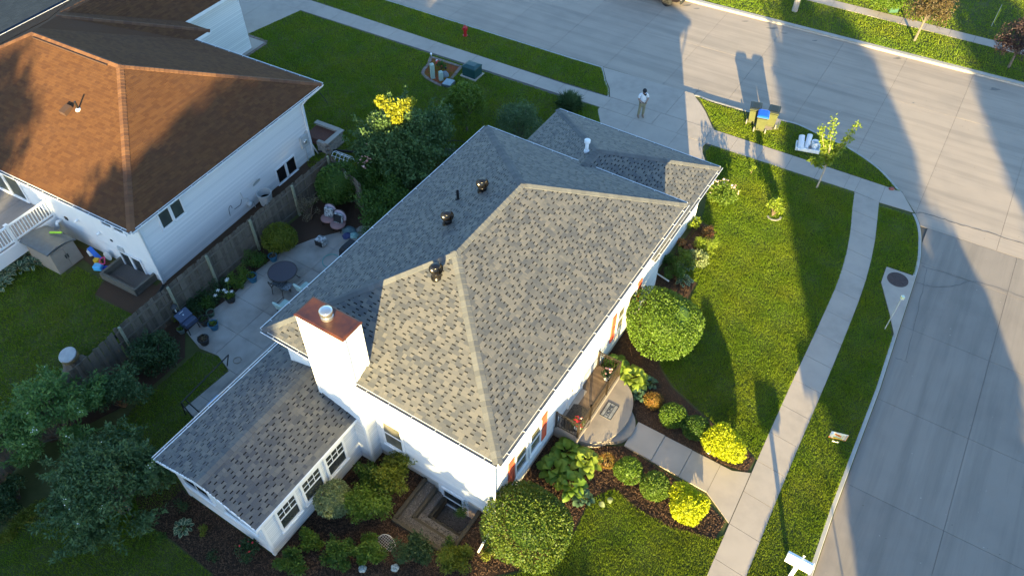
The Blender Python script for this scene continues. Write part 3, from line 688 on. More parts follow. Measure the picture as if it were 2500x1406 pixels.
b = MB(); b.quad((12.05,GY0,GE-.13),(12.05,.86,GE-.13),(GX,.86,GE-.13),(GX,GY0,GE-.13)); b.quad((18.66,.86,GE-.13),(18.66,8.4,GE-.13),(GX,8.4,GE-.13),(GX,.86,GE-.13)); b.quad((13.4,8.4,GE-.13),(13.4,GY1,GE-.13),(GX,GY1,GE-.13),(GX,8.4,GE-.13)); b.build('soffit', m_trim, house)
for p, q in (((12.05,GY0-.0,GE-.08),(GX,GY0-.0,GE-.08)),((GX,GY0,GE-.08),(GX,GY1,GE-.08)),((GX,GY1,GE-.08),(13.4,GY1,GE-.08))): MB().bar(p,q,.03,.14).build('fascia', m_trim, house)
MB().bar((12.06,GY0,GE-.08),(12.06,.5,GE-.08),.03,.14).build('fascia', m_trim, house)
gutter(house, (12.05,GY0-.015,GE-.005), (GX+.1,GY0-.015,GE-.005), (0,-1,0)); gutter(house, (GX+.015,GY0,GE-.004), (GX+.015,GY1,GE-.004), (1,0,0))
downspout(house, [(18.7,.28,GE-.1),(18.6,.5,GE-.4),(18.58,.80,GE-.7),(18.58,.80,.3),(18.58,.5,.1)], .04)
downspout(house, [(14.15,.28,GE-.1),(14.15,.5,GE-.4),(14.15,.80,GE-.7),(14.15,.80,.3),(14.2,.1,.06)], .04)
HM = m4(MO, AM)
lay_shingles(recs, None, [m_shingle, m_shdark], 300, HM)
nf, nl_, nb_, nr_ = nrm(*F_front[:3]), nrm(*F_left), nrm(*F_back[:3]), nrm(*F_right)
caps(RL, RR, nf, nb_, roof, m_cap); caps(Cc, RL, nf, nl_, roof, m_cap); caps(Dc, RL, nb_, nl_, roof, m_cap); caps(Bc, RR, nf, nr_, roof, m_cap); caps(Ac, RR, nb_, nr_, roof, m_cap)
caps((x0,ym,SR), (.40,ym,SR), nrm(*S_front[:3]), nrm(*S_b1[:3]), sroof, m_cap)
nga, ngc, ngd = nrm(*G_b[:3]), nrm(*G_c), nrm(*G_d[:3])
caps((GX,GY0,GE), (gx,gm,gr), nga, ngc, groof, m_cap); caps((GX,GY1,GE), (gx,gm,gr), ngd, ngc, groof, m_cap); caps((13.6,gm,gr), (gx,gm,gr), nga, ngd, groof, m_cap)
# --- roof ventilators (turbines) and pipes: parts of the house roof
def turbine(u, v, z, par):
    base_ = MB().lathe([(.20,-.15),(.20,.0),(.165,.03),(.165,.2),(.175,.21),(.175,.23)], (u,v,z), 20).build('turbine_vent', m_turb, par, smooth=True)
    MB().box(u-.3,u+.3,v-.3,v+.3,z-.14,z-.135)
    fins = 22; me = None
    for k in range(fins):
        a = 2*math.pi*k/fins; b2 = MB(); pr = [(.16,.23),(.225,.29),(.245,.37),(.22,.45),(.13,.50)]; vs_ = []
        for i, (r, h) in enumerate(pr):
            t0 = a+.16*i/4; t1 = t0+.21
            vs_ += [(r*math.cos(t0),r*math.sin(t0),h),((r-.028)*math.cos(t1),(r-.028)*math.sin(t1),h)]
        b2.add(vs_, [(2*i,2*i+1,2*i+3,2*i+2) for i in range(4)])
        o = b2.build('turbine_fin', m_turb, base_, smooth=True); o.location = (u,v,z)
    MB().lathe([(.150,.49),(.155,.505),(.13,.52),(.05,.53),(.0,.532)], (u,v,z), 22).build('turbine_cap', m_turb, base_, smooth=True)
turbine(8.62,6.30,ZE+.47*(D_-6.30), roof); turbine(6.48,6.38,ZE+.47*(D_-6.38), roof); turbine(3.92,4.98,ZE+.47*3.92, roof)
vp = MB().lathe([(.055,-.1),(.055,.42),(.045,.42),(.045,.2)], (8.05,7.05,ZE+.47*(D_-7.05)), 12, cap=False).build('vent_pipe', m_black, roof)
MB().lathe([(.12,-.05),(.11,.03),(.06,.06)], (8.05,7.05,ZE+.47*(D_-7.05)), 12).build('pipe_flashing', m_black, vp)
wz = GE+.47*(GY1-5.0)
wp = MB().lathe([(.075,-.2),(.075,.5)], (14.75,5.05,wz-.02), 16).build('white_flue', m_pvc, groof, smooth=True)
MB().lathe([(.12,-.02),(.12,.06),(.08,.09)], (14.75,5.05,wz), 16).build('flue_collar', m_pvc, wp)
MB().lathe([(.085,.44),(.13,.47),(.13,.53),(.10,.54),(.10,.56),(.135,.57),(.135,.60),(.05,.63),(0,.632)], (14.75,5.05,wz), 18).build('flue_cap', m_pvc, wp, smooth=True)
# --- porch
porch = bpy.data.objects.new('porch', MB().box(4.5,7.95,-.55,.48,-.1,.55).mesh('porch', m_porch)); COL.objects.link(porch); porch.parent = house
m_deckb = mat('brown_deck_boards', (0.16,0.10,0.06), .75, var=(0.12,0.075,0.045), vscale=4, rnd=((0.27,0.18,0.11),.8))
me = MB().box(0,.094,-.40,.46,.55,.572).mesh('deck_board', m_deckb)
for k in range(22):
    inst('deck_board', me, porch, loc=(5.85+.096*k-.0,0,0))
MB().box(4.52,5.84,-.40,.46,.55,.571).build('landing_slab', m_porch, porch)
MB().box(4.5,7.95,-.56,-.42,.55,.60).build('porch_kerb', m_porch, porch)
def arc(cu, cv, ru, rv, a0, a1, n=28): return [(cu+ru*math.cos(a0+(a1-a0)*k/n), cv+rv*math.sin(a0+(a1-a0)*k/n)) for k in range(n+1)]
MB().prism(arc(6.3,-.5,1.68,1.22,math.pi,2*math.pi), -.1, .37).build('porch_step', m_porch, porch)
MB().prism(arc(6.15,-.85,1.03,1.22,math.pi,2*math.pi), -.1, .20).build('porch_step', m_porch, porch)
m_mat2 = mat('grey_doormat', (0.16,0.16,0.165), .95, var=(0.26,0.26,0.26), vscale=5)
def railing(parent, pts, z, h, m, gap=.105, name='railing'):
    f = MB()
    for p in pts: f.box(p[0]-.035,p[0]+.035,p[1]-.035,p[1]+.035,z,z+h+.05)
    for p, q in zip(pts, pts[1:]):
        for zz, w in ((h,.045),(h-.12,.025),(.09,.03)): f.bar((*p,z+zz),(*q,z+zz),w,.03)
    r = f.build(name, m, parent)
    for p, q in zip(pts, pts[1:]):
        L = math.dist(p, q); n = int(L/gap); me = MB().box(-.009,.009,-.009,.009,z+.09,z+h-.02).mesh('baluster', m)
        for k in range(1, n): inst('baluster', me, r, loc=(p[0]+(q[0]-p[0])*k/n, p[1]+(q[1]-p[1])*k/n, 0))
    return r
railing(porch, [(4.56,.42),(4.56,-.5),(5.5,-.5)], .58, .92, m_bronze); railing(porch, [(6.85,-.5),(7.9,-.5),(7.9,.42)], .58, .92, m_bronze)
railing(porch, [(5.5,-.5),(6.85,-.5)], .58, .92, m_bronze)
# --- window well of timbers: terraces stepping down to the basement window
well = thing('window_well', 'terraced timber window well filled with gravel below the white side wall', 'window well', (*MO,0), AM)
tm = [((-1.50,1.05),(-1.50,3.50),.13),((-1.42,3.46),(.40,3.46),.13),((-1.42,1.09),(.40,1.09),.10),((-1.0,1.2),(-1.0,3.0),-.12),((-1.0,3.0),(.38,3.0),-.12),((-.58,1.2),(-.58,2.62),-.42),((-.58,2.62),(.38,2.62),-.42)]
for p, q, z in tm:
    for k in range(4):
        zt = z-.145*k
        if zt < -.8: break
        bevel(MB().bar((*p,zt-.07),(*q,zt-.07),.13+random.uniform(-.008,.008),.138).build('timber_beam', m_timber, well), .012)
for pl_, z in (([(-1.44,1.15),(-1.06,1.15),(-1.06,3.4),(-1.44,3.4)],-.06),([(-1.06,3.06),(.4,3.06),(.4,3.4),(-1.06,3.4)],-.06),([(-.94,1.15),(-.64,1.15),(-.64,2.95),(-.94,2.95)],-.33),([(-.64,2.68),(.4,2.68),(.4,2.95),(-.64,2.95)],-.33),([(-.6,1.12),(.41,1.12),(.41,2.6),(-.6,2.6)],-1.02)):
    MB().prism(pl_, -1.3, z).build('gravel_step', m_gravel, well)
pb = MB()
for pl_, z in (((-1.42,-1.08,1.2,3.38),-.06),((-1.06,.36,3.08,3.38),-.06),((-.92,-.66,1.2,2.9),-.33),((-.6,.36,2.7,2.92),-.33),((-.5,.36,1.2,2.5),-1.02)):
    n = int((pl_[1]-pl_[0])*(pl_[3]-pl_[2])*420)
    for k in range(n):
        x, y, r = random.uniform(*pl_[:2]), random.uniform(*pl_[2:]), random.uniform(.012,.03)
        pb.lathe([(r*.6,0),(r,r*.5),(r*.5,r)], (x,y,z-.004), 5)
pbo = pb.build('pebbles', m_gravel, well); pbo['kind'] = 'stuff'
# ================================================================ the neighbour's house: local x along its right wall, y to the left
nb = thing('neighbour_house', 'white sided house with large brown shingle hip roof beside the wooden fence', 'house', (*NO,0), AN)
NE_, NR_ = 4.1, 6.55; NL = 12.17; hm = NL/2
YL = 17.85; NRr, NRl = (hm,hm+.0,NR_), (hm,12.0,NR_)
n_front = [(0,YL,NE_),(0,0,NE_),NRr,NRl]          # faces the back yard
n_right = [(0,0,NE_),(NL,0,NE_),NRr]              # faces our house
# street side is broken by a porch jog and the garage wing (eave outline surveyed on the photograph)
p1 = (NL,8.52,NE_); p2 = (NL+1.18,8.52,NE_); p3 = (NL+1.18,10.37,NE_); p4 = (NL+4.6,10.37,NE_)
nrecs = []
nroof = bpy.data.objects.new('roof', MB().mesh('t', m_brown_gap)); COL.objects.link(nroof); nroof.parent = nb
LS = (NR_-NE_)/(YL-12.0); gw_y = 14.1; gw_z = NE_+LS*(YL-gw_y)   # left slope and the garage ridge
val_top = (6.75,12.65,6.28); hip_top = (8.45,13.5,NE_+LS*(YL-13.5)); val2 = (9.1,gw_y,gw_z); gridge1 = (NL+6.2,gw_y,gw_z)
n_far = [(NL,0,NE_),p1,val_top,NRl,NRr]
n_pn = [p1,p2,hip_top,val_top]                     # porch roof, near slope
n_pf = [p2,p3,val2,hip_top]                        # porch roof, far slope
n_gr = [p3,(NL+6.2,10.37,NE_),gridge1,val2]
n_left = [(NL+6.2,YL,NE_),(0,YL,NE_),NRl,val_top,hip_top,val2,gridge1]
faces = [(n_front,0),(n_right,0),(n_far,0),(n_pn,0),(n_pf,0),(n_gr,0),(n_left,0)]
mb = MB()
for f, _ in faces: deck_face(mb, f, .012)
nroof.data = mb.mesh('roof', m_brown)
for f, e in faces:
    st = []; roof_face(f, e, st, width=(.15,.32), exp=.145, thick=.015, slot=0); nrecs += [(r, nroof) for r in st]
NM = m4(NO, AN)
lay_shingles(nrecs, None, [m_brown, m_brown_gap], 300, NM)
m_bcap = mat('brown_cap_shingle', (0.125,0.05,0.022), .92, var=(0.095,0.04,0.019), vscale=80, rnd=((0.19,0.085,0.034),.8), bump=.4, bscale=140)
nfn, nrn, nfar = nrm(*n_front[1:4]), nrm(*n_right), nrm(NRr,(NL,0,NE_),p1)
caps((0,0,NE_), NRr, nfn, nrn, nroof, m_bcap); caps((NL,0,NE_), NRr, nrn, nfar, nroof, m_bcap); caps(NRl, NRr, nfn, nfar, nroof, m_bcap)
nln = nrm((0,YL,NE_),(NL,YL,NE_),NRl); caps(p2, hip_top, nrm(*n_pn[:3]), nrm(*n_pf[:3]), nroof, m_bcap); caps((0,YL,NE_), NRl, nfn, nln, nroof, m_bcap); caps(val2, gridge1, nrm(*n_gr[:3]), nln, nroof, m_bcap)
MB().bar((hm-.22,hm+.6,NR_-.05),(hm-.22,hm+5.6,NR_-.05),.05,.06).build('ridge_vent', m_brown_gap, nroof)
# walls
NX0, NX1, NY0 = .75, 11.3, .75
b = MB(); b.box(NX0+.005,NX1-.005,NY0+.005,YL-.6,-.6,NE_-.1); b.box(NX1-.1,NL+5.75,11.0,YL-.6,-.3,NE_-.1); b.box(NX1-.1,NL+.75,8.95,11.2,-.3,NE_-.1); b.build('wall', m_white, nb)
siding(nb, (NX0,NY0), (NX1,NY0), .0, NE_-.14, (0,-1), exp=.105, m=m_lapn); siding(nb, (NX0,YL-.6), (NX0,NY0), .95, NE_-.14, (-1,0), exp=.2, m=m_white)
siding(nb, (NL+.75,11.0), (NL+5.75,11.0), .1, NE_-.14, (0,-1)); siding(nb, (NX1,8.95), (NL+.75,8.95), .1, NE_-.14, (0,-1))
b = MB(); b.add([(NL+5.76,11.0,NE_-.1),(NL+5.76,YL-.6,NE_-.1),(NL+5.76,gw_y,gw_z-.15)],[(0,1,2)]); b.build('gable', m_white, nb)
siding(nb, (NX1,NY0), (NX1,8.95), .1, NE_-.14, (1,0)); siding(nb, (NL+.75,8.95), (NL+.75,11.0), .1, NE_-.14, (1,0))
m_stucco = mat('white_stucco', (.74,.75,.75), .9, var=(.68,.69,.69), vscale=2, bump=.15, bscale=60)
b = MB(); b.box(NX0-.012,NX0,NY0,YL-.6,-.6,.96); b.build('foundation', m_stucco, nb)
for x, y in ((NX0,NY0),(NX1,NY0)): MB().box(x-.05,x+.05,y-.05,y+.05,.0,NE_-.15).build('corner_trim', m_trim, nb)
for p, q in (((0,0),(NL,0)),((0,YL),(0,0)),((NL,0),(NL,8.52)),((NL,8.52),(NL+1.18,8.52)),((NL+1.18,8.52),(NL+1.18,10.37)),((NL+1.18,10.37),(NL+6.2,10.37)),((NL+6.2,10.37),(NL+6.2,YL)),((0,YL),(NL+6.2,YL))):
    MB().bar((*p,NE_-.09),(*q,NE_-.09),.03,.17).build('fascia', m_trim, nb)
b = MB()
for (a0,a1,b0,b1) in ((0,NL,0,NY0),(0,NX0,NY0,YL),(NX1,NL,NY0,8.5),(NL,NL+1.18,8.5,9.0),(NL+.75,NL+5.75,10.37,11.0)): b.quad((a0,b0,NE_-.14),(a0,b1,NE_-.14),(a1,b1,NE_-.14),(a1,b0,NE_-.14))
b.build('soffit', m_trim, nb)
gutter(nb, (0,-.015,NE_-.005), (NL,-.015,NE_-.005), (0,-1,0)); gutter(nb, (-.015,YL,NE_-.005), (-.015,0,NE_-.005), (-1,0,0)); gutter(nb, (NL+.015,0,NE_-.005), (NL+.015,8.5,NE_-.005), (1,0,0)); gutter(nb, (0,YL+.015,NE_-.005), (NL+6.2,YL+.015,NE_-.005), (0,1,0))
def pair(c, d, o, w, h, glass, fw=.07):
    c, d = Vector(c), Vector(d)
    for s in (-1, 1): window(nb, c+d*s*w/4, d, o, w/2, h, fw=fw, glass=glass, sash=False)
m_screen = mat('window_screen', (.045,.055,.05), .3, var=(.07,.085,.07), vscale=2)
pair((2.36,NY0-.018,2.93), (1,0,0), (0,-1,0), 1.36, .98, m_screen); pair((9.22,NY0-.018,.50), (1,0,0), (0,-1,0), 1.5, .98, m_glassd)
pair((NX0-.018,2.48,.42), (0,-1,0), (-1,0,0), 1.42, 1.0, m_glass); pair((NX0-.018,2.66,2.75), (0,-1,0), (-1,0,0), 1.5, .72, m_glass)
for y in (9.4,10.6): window(nb, (NX0-.018,y,2.35), (0,-1,0), (-1,0,0), 1.15, 2.0, fw=.08, glass=m_screen, sash=False, name='patio_door')
downspout(nb, [(.06,.06,NE_-.1),(.3,.4,NE_-.5),(.64,.66,NE_-.8),(.64,.66,.35),(.6,.6,.12)], .045)
MB().tube([(.55,.55,.1),(-.2,.3,.07),(-1.2,.25,.06),(-2.6,.15,.06)], .07, 10).build('drain_hose', m_rubber, nb, smooth=True)
downspout(nb, [(NL-.1,-.05,NE_-.1),(NX1+.1,.45,NE_-.6),(NX1-.12,.66,NE_-.9),(NX1-.12,.66,1.0),(NX1+.1,.5,.15)], .04)
# utility gear on the right wall
m_ugrey = mat('meter_grey', (.48,.50,.50), .5)
bx = MB().box(10.55,11.0,NY0-.16,NY0-.02,.95,1.62).build('meter_box', m_ugrey, nb)
MB().lathe([(.0,0),(.11,0),(.11,.06),(.09,.09),(0,.1)], (0,0,0), 16).build('meter_dial', m_steel, bx).matrix_local = Matrix.Translation((10.76,NY0-.16,1.3)) @ Matrix.Rotation(math.pi/2, 4, 'X')
MB().tube([(10.78,NY0-.07,.95),(10.78,NY0-.07,.02)], .03, 8).build('conduit', m_ugrey, nb); MB().box(11.02,11.2,NY0-.1,NY0-.02,1.3,1.7).build('utility_box', m_ugrey, nb)
dish = MB().lathe([(.0,.06),(.12,.045),(.2,.02),(.25,-.02)], (0,0,0), 20, cap=False).build('satellite_dish', m_ugrey, nb, smooth=True); dish.matrix_local = Matrix.Translation((6.95,NY0-.35,1.45)) @ Matrix.Rotation(R(-60), 4, 'X')
for p_, q_ in (((6.95,NY0-.02,.9),(6.95,NY0-.3,1.2)),((6.95,NY0-.3,1.2),(6.95,NY0-.35,1.45)),((6.95,NY0-.3,1.15),(6.85,NY0-.6,1.7))): MB().tube([p_,q_], .018, 6).build('dish_arm', m_black, dish).matrix_parent_inverse = dish.matrix_local.inverted()
gm_ = MB().lathe([(.0,-.12),(.13,-.1),(.15,0),(.13,.1),(0,.12)], (6.3,NY0-.2,.5), 14).build('gas_meter', m_ugrey, nb, smooth=True)
for pts in ([(6.3,NY0-.2,.6),(6.3,NY0-.2,.85),(6.1,NY0-.1,.95),(6.1,NY0-.05,1.3)],[(6.42,NY0-.2,.5),(6.6,NY0-.15,.4),(6.6,NY0-.15,.02)]): MB().tube(pts, .022, 8).build('gas_pipe', m_ugrey, gm_)
for pts in ([(5.15,NY0-.03,.55),(5.2,NY0-.04,.95),(5.35,NY0-.04,1.05),(5.4,NY0-.03,.85)],[(5.5,NY0-.03,.7),(5.9,NY0-.03,.68),(6.05,NY0-.03,.9)]): MB().tube(smooth_line(pts), .012, 6).build('cable', m_black, nb)
for y, z in ((5.35,1.75),(4.05,1.55)): MB().lathe([(.09,0),(.09,.02),(.06,.03),(.06,.16)], (0,0,0), 14).build('wall_vent', m_pvc, nb, smooth=True).matrix_local = Matrix.Translation((NX0-.02,y,z)) @ Matrix.Rotation(-math.pi/2, 4, 'Y')
MB().tube([(NX0-.02,6.85,1.1),(NX0-.25,6.85,1.12),(NX0-.32,6.85,1.0),(NX0-.32,6.85,.85)], .075, 12).build('elbow_vent', m_pvc, nb, smooth=True)
MB().box(NX0-.06,NX0-.02,6.2,6.38,1.35,1.52).build('outlet_cover', m_black, nb); MB().box(NX0-.05,NX0-.02,3.3,3.42,1.35,1.45).build('outlet_cover', m_black, nb); MB().box(NX0-.08,NX0-.02,2.75,3.1,.95,1.2).build('utility_box', m_ugrey, nb)
# roof pipes
zz = lambda x: NE_+(NR_-NE_)*x/hm
pp = MB().tube([(3.62,6.45,zz(3.62)-.05),(3.62,6.45,zz(3.62)+.42)], .045, 12).build('vent_pipe', m_black, nroof); MB().lathe([(.14,-.03),(.1,.05),(.05,.07)], (3.62,6.45,zz(3.62)), 12).build('pipe_flashing', m_pvc, pp)
hd = MB().loft([[(3.15,6.75,zz(3.15)),(3.15,7.15,zz(3.15)),(3.6,7.15,zz(3.6)),(3.6,6.75,zz(3.6))],[(3.1,6.78,zz(3.1)+.22),(3.1,7.12,zz(3.1)+.22),(3.55,7.12,zz(3.55)+.16),(3.55,6.78,zz(3.55)+.16)]]).build('vent_hood', m_brown_gap, nroof)
# raised deck with white railing
m_deckg = mat('grey_deck_board', (.26,.235,.225), .85, var=(.22,.20,.19), vscale=5, rnd=((.30,.275,.26),.6))
dk = bpy.data.objects.new('deck', MB().box(-3.4,NX0,7.15,14,1.0,1.22).mesh('deck', m_trim)); COL.objects.link(dk); dk.parent = nb
me = MB().box(-3.38,NX0-.02,0,.135,1.22,1.25).mesh('deck_board', m_deckg)
for k in range(48): inst('deck_board', me, dk, loc=(0,7.2+.14*k,0))
def white_rail(pts, z=1.25, h=.95):
    f = MB()
    for p in pts: f.box(p[0]-.06,p[0]+.06,p[1]-.06,p[1]+.06,z-.3,z+h+.06); f.box(p[0]-.085,p[0]+.085,p[1]-.085,p[1]+.085,z+h+.06,z+h+.09)
    for p, q in zip(pts, pts[1:]):
        for k_, w in ((h-.04,.09),(.1,.06)): f.bar((*p,z+k_),(*q,z+k_),w,.07)
    r = f.build('deck_railing', m_pvc, dk); me = MB().box(-.02,.02,-.02,.02,z+.12,z+h-.06).mesh('baluster', m_pvc)
    for p, q in zip(pts, pts[1:]):
        L = math.dist(p, q); n = int(L/.14)
        for k in range(1, n): inst('baluster', me, r, loc=(p[0]+(q[0]-p[0])*k/n, p[1]+(q[1]-p[1])*k/n, 0))
white_rail([(NX0-.05,7.2),(-1.35,7.2),(-3.35,7.2)])
for y in (7.3,): MB().bar((-3.3,y,0),(-3.3,y,1),.12).build('deck_post', m_trim, dk)
MB().box(-3.4,NX0-.1,7.12,7.15,.55,1.2).build('deck_skirt', m_trim, dk)
# timber window well of the neighbour
nwel = thing('timber_window_well', 'grey timber box around the neighbour\'s low basement windows', 'window well', (*NO,0), AN)
m_gtim = mat('grey_timber', (.11,.10,.08), .95, var=(.075,.068,.055), vscale=6, rnd=((.15,.135,.11),.6), bump=.4, bscale=30)
for p, q in (((-.42,3.35),(-.42,1.15)),((-.35,1.2),(.72,1.2)),((-.35,3.3),(.72,3.3))):
    for z in (.07,.2,.33): bevel(MB().bar((*p,z),(*q,z),.13,.128).build('timber_beam', m_gtim, nwel), .012)
MB().box(-.36,.74,1.27,3.24,-.05,.03).build('gravel_floor', m_gravel, nwel)
# stone planter at the far corner
pl = thing('stone_planter', 'stacked stone planter box at the far corner of the white neighbour wall', 'planter', (*nw(11.9,.55),0), AN)
m_stone = mat('planter_stone', (.30,.27,.235), .9, var=(.24,.215,.19), vscale=8, rnd=((.36,.33,.29),.7), bump=.5, bscale=30)
for k in range(5):
    for s, (p, q) in enumerate((((-.1,-.45),(1.1,-.45)),((1.1,-.45),(1.1,1.2)),((-.1,-.45),(-.1,.2)))):
        L = math.dist(p, q); n = max(2, int(L/.3)); off = .5*(k % 2)
        for i in range(n):
            t0, t1 = (i+off*.6)/n, min(1, (i+1+off*.6)/n)-.012
            if t1 <= t0: continue
            a = (p[0]+(q[0]-p[0])*t0, p[1]+(q[1]-p[1])*t0, .08+.13*k); c_ = (p[0]+(q[0]-p[0])*t1, p[1]+(q[1]-p[1])*t1, .08+.13*k)
            bevel(MB().bar(a, c_, .2+random.uniform(-.02,.02), .12).build('stone', m_stone, pl), .015)
for p, q in (((-.2,-.45),(1.22,-.45)),((1.1,-.33),(1.1,1.25))): MB().bar((*p,.73),(*q,.73),.28,.06).build('cap_stone', m_stone, pl)
MB().box(0,1.0,-.36,1.15,.2,.6).build('planter_soil', mat('reddish_soil',(.12,.045,.03),1.0,var=(.08,.035,.025),vscale=12), pl)
# ---------------------------------------------------------------- the blue-grey roof beyond, top left
h3 = thing('far_house', 'dark blue grey shingle roof of the house beyond the brown roof', 'house', (*nw(0,19.3),0), AN)
rf = bpy.data.objects.new('roof', MB().mesh('t', m_bluegrey)); COL.objects.link(rf); rf.parent = h3
f1 = [(-12,0,3.3),(14.4,0,3.3),(8.4,6.2,5.8),(-6,6.2,5.8)]; mb = MB(); deck_face(mb, f1, .012); mb.add([(-12,0,3.3),(-6,6.2,5.8),(-12,12.4,3.3)],[(0,1,2)]); mb.add([(14.4,0,3.3),(14.4,12.4,3.3),(8.4,6.2,5.8)],[(0,1,2)]); mb.add([(-12,12.4,3.3),(-6,6.2,5.8),(8.4,6.2,5.8),(14.4,12.4,3.3)],[(0,1,2,3)])
rf.data = mb.mesh('roof', m_bluegrey); st = []; roof_face(f1, 0, st, width=(.3,.34), exp=.15, slot=0)
mbx = MB()
for r_ in st: shingle_geo(mbx, r_)
o = mbx.build('shingle_courses', [m_bluegrey, m_bluegrey], rf); o['kind'] = 'stuff'
MB().box(-11.5,13.9,.5,11.9,-.2,3.2).build('wall', m_white, h3); MB().bar((-12,0,3.2),(14.4,0,3.2),.03,.17).build('fascia', m_trim, h3); gutter(h3, (-12,-.015,3.29), (14.4,-.015,3.29), (0,-1,0))
# ================================================================ vegetation
def leafmat(name, c1, c2, c3=None, trans=0.3, rough=0.55, vs=0.9):
    if name in MATS: return MATS[name]
    return mat(name, c1, rough, var=c2, vscale=vs, rnd=(c3 or c2, .75), trans=trans, spec=0.35)
def mesh_np(name, V, F, m, parent=None, nper=4):
    me = bpy.data.meshes.new(name); n = len(F)
    me.vertices.add(len(V)); me.vertices.foreach_set('co', np.ascontiguousarray(V, dtype=np.float32).ravel())
    me.loops.add(n*nper); me.loops.foreach_set('vertex_index', np.ascontiguousarray(F, dtype=np.int32).ravel())
    me.polygons.add(n); me.polygons.foreach_set('loop_start', np.arange(0, n*nper, nper, dtype=np.int32))
    me.update(calc_edges=True); me.materials.append(m)
    o = bpy.data.objects.new(name, me); COL.objects.link(o)
    if parent: o.parent = parent
    return o
def unit(a): return a/np.maximum(np.linalg.norm(a, axis=1, keepdims=True), 1e-9)
def rdir(n): return unit(rng.normal(size=(n, 3)))
def leaf_cloud(name, P, Nn, L, Wd, m, parent, spread=.8, droop=0.0):
    n = len(P); d = unit(Nn*(1-spread*.5)+rdir(n)*spread+np.array([0,0,-droop])); w = unit(np.cross(d, rdir(n))); nn = np.cross(d, w)
    Ls = L*rng.uniform(.65,1.25,(n,1)); Ws = Wd*rng.uniform(.7,1.2,(n,1))
    V = np.stack([P, P+d*Ls*.45+w*Ws*.5+nn*Ws*.12, P+d*Ls, P+d*Ls*.45-w*Ws*.5+nn*Ws*.12], 1).reshape(-1, 3)
    return mesh_np(name, V, np.arange(4*n).reshape(-1, 4), m, parent)
def lump(D, k, amp, seed):
    r = np.random.default_rng(seed); s = np.zeros(len(D))
    for i in range(k):
        q = unit(r.normal(size=(1,3)))[0]; s += np.exp(6*(D@q-1))*r.uniform(.4,1.0)
    return 1+amp*(s-s.mean())
def stems(parent, h, r, n, m, rad=.012, seed=0):
    rr = random.Random(seed); b = MB()
    for k in range(n):
        a = rr.uniform(0, 6.28); q = rr.uniform(.3,.8)*r
        b.tube([(0.05*math.cos(a),0.05*math.sin(a),0),(q*.5*math.cos(a),q*.5*math.sin(a),h*.4),(q*math.cos(a),q*math.sin(a),h*rr.uniform(.6,.85))], [rad,rad*.8,rad*.4], 5)
    return b.build('stems', m, parent)
m_twig = mat('twig_brown', (.10,.07,.045), .9, rnd=((.14,.10,.065),.5))
m_bark = mat('grey_bark', (.17,.14,.11), .95, var=(.11,.09,.07), vscale=9, bump=.6, bscale=25, world=False)
_seed = [100]
def bush(name, label, cat, loc, rx, h, m, n, L, Wd, group=None, shape='round', lumps=14, amp=.12, shell=.22, ry=None, spread=.9, extra=None, rz=0, core=True, z0=None):
    """shrub: leaf-sized faces through the outer part of a lumpy crown over branching stems"""
    _seed[0] += 1; ry = ry or rx
    t = thing(name, label, cat, (*loc, 0.0), rz, group)
    D = rdir(int(n*1.25)); D = D[D[:,2] > -.55][:n]; nn = len(D)
    rad = lump(D, lumps, amp, _seed[0])[:,None]*(1-shell*rng.random((nn,1))**1.6)
    zc = h*.52 if z0 is None else z0
    P = D*rad*np.array([rx, ry, h*.5]) + np.array([0,0,zc]); P[:,2] = np.maximum(P[:,2], .03)
    leaf_cloud('crown', P, D, L, Wd, m, t, spread)
    if core:
        b = MB(); Dc_ = 9; rings = []
        for i in range(1, 8):
            ph = math.pi*i/8; rings.append([(.72*rx*math.sin(ph)*math.cos(2*math.pi*k/12), .72*ry*math.sin(ph)*math.sin(2*math.pi*k/12), max(.02, zc-.36*h*math.cos(ph))) for k in range(12)])
        b.loft(rings); b.build('inner_foliage', m, t)
    stems(t, h*.8, rx*.8, 7, m_twig, seed=_seed[0])
    if extra: extra(t, P, D)
    return t
def clump_plant(name, label, cat, loc, r, h, m, n, L, Wd, nb=14, group=None, seedoff=0, extra=None, sub=.36, spread=1.1, cone=False, droop=.1):
    """looser shrub of several leafy clumps carried on branches"""
    _seed[0] += 1; rr = np.random.default_rng(_seed[0]+seedoff); t = thing(name, label, cat, (*loc, 0.0), 0, group)
    cs = []; b = MB()
    for k in range(nb):
        a = rr.uniform(0, 6.283); q = math.sqrt(rr.uniform(.02,1))*r*.78; z = h*(rr.uniform(.45,.86) if q < .6*r else rr.uniform(.25,.72))
        if cone: q *= 1-.6*z/h
        c = np.array([q*math.cos(a), q*math.sin(a), z]); cs.append(c)
        b.tube([(0,0,0),(c[0]*.35,c[1]*.35,c[2]*.5),tuple(c)], [.02*h,.013*h,.004*h], 5)
    b.build('stems', m_twig, t)
    per = n//nb; Ps, Ds = [], []
    for c in cs:
        D = rdir(per); s = sub*r*rr.uniform(.75,1.25)
        Ps.append(c+D*s*np.array([1,1,.8])*(rng.random((per,1))**.4)); Ds.append(D)
    for k in range(int(5+7*r)):
        c = cs[int(rr.integers(0, nb))]; o_ = unit((unit(np.array([[c[0], c[1], rr.uniform(.3,1.2)*r]]))[0]+rr.normal(size=3)*.4)[None])[0]; q_ = max(8, per//9); tt = rr.random((q_,1)); Dq = rdir(q_)
        Ps.append(c+o_*r*rr.uniform(.35,.6)*tt+Dq*.09*r); Ds.append(unit(Dq*.6+o_))
    P, D = np.concatenate(Ps), np.concatenate(Ds); P[:,2] = np.maximum(P[:,2], .03)
    leaf_cloud('crown', P, D, L, Wd, m, t, spread, droop)
    if extra: extra(t, P, D)
    return t
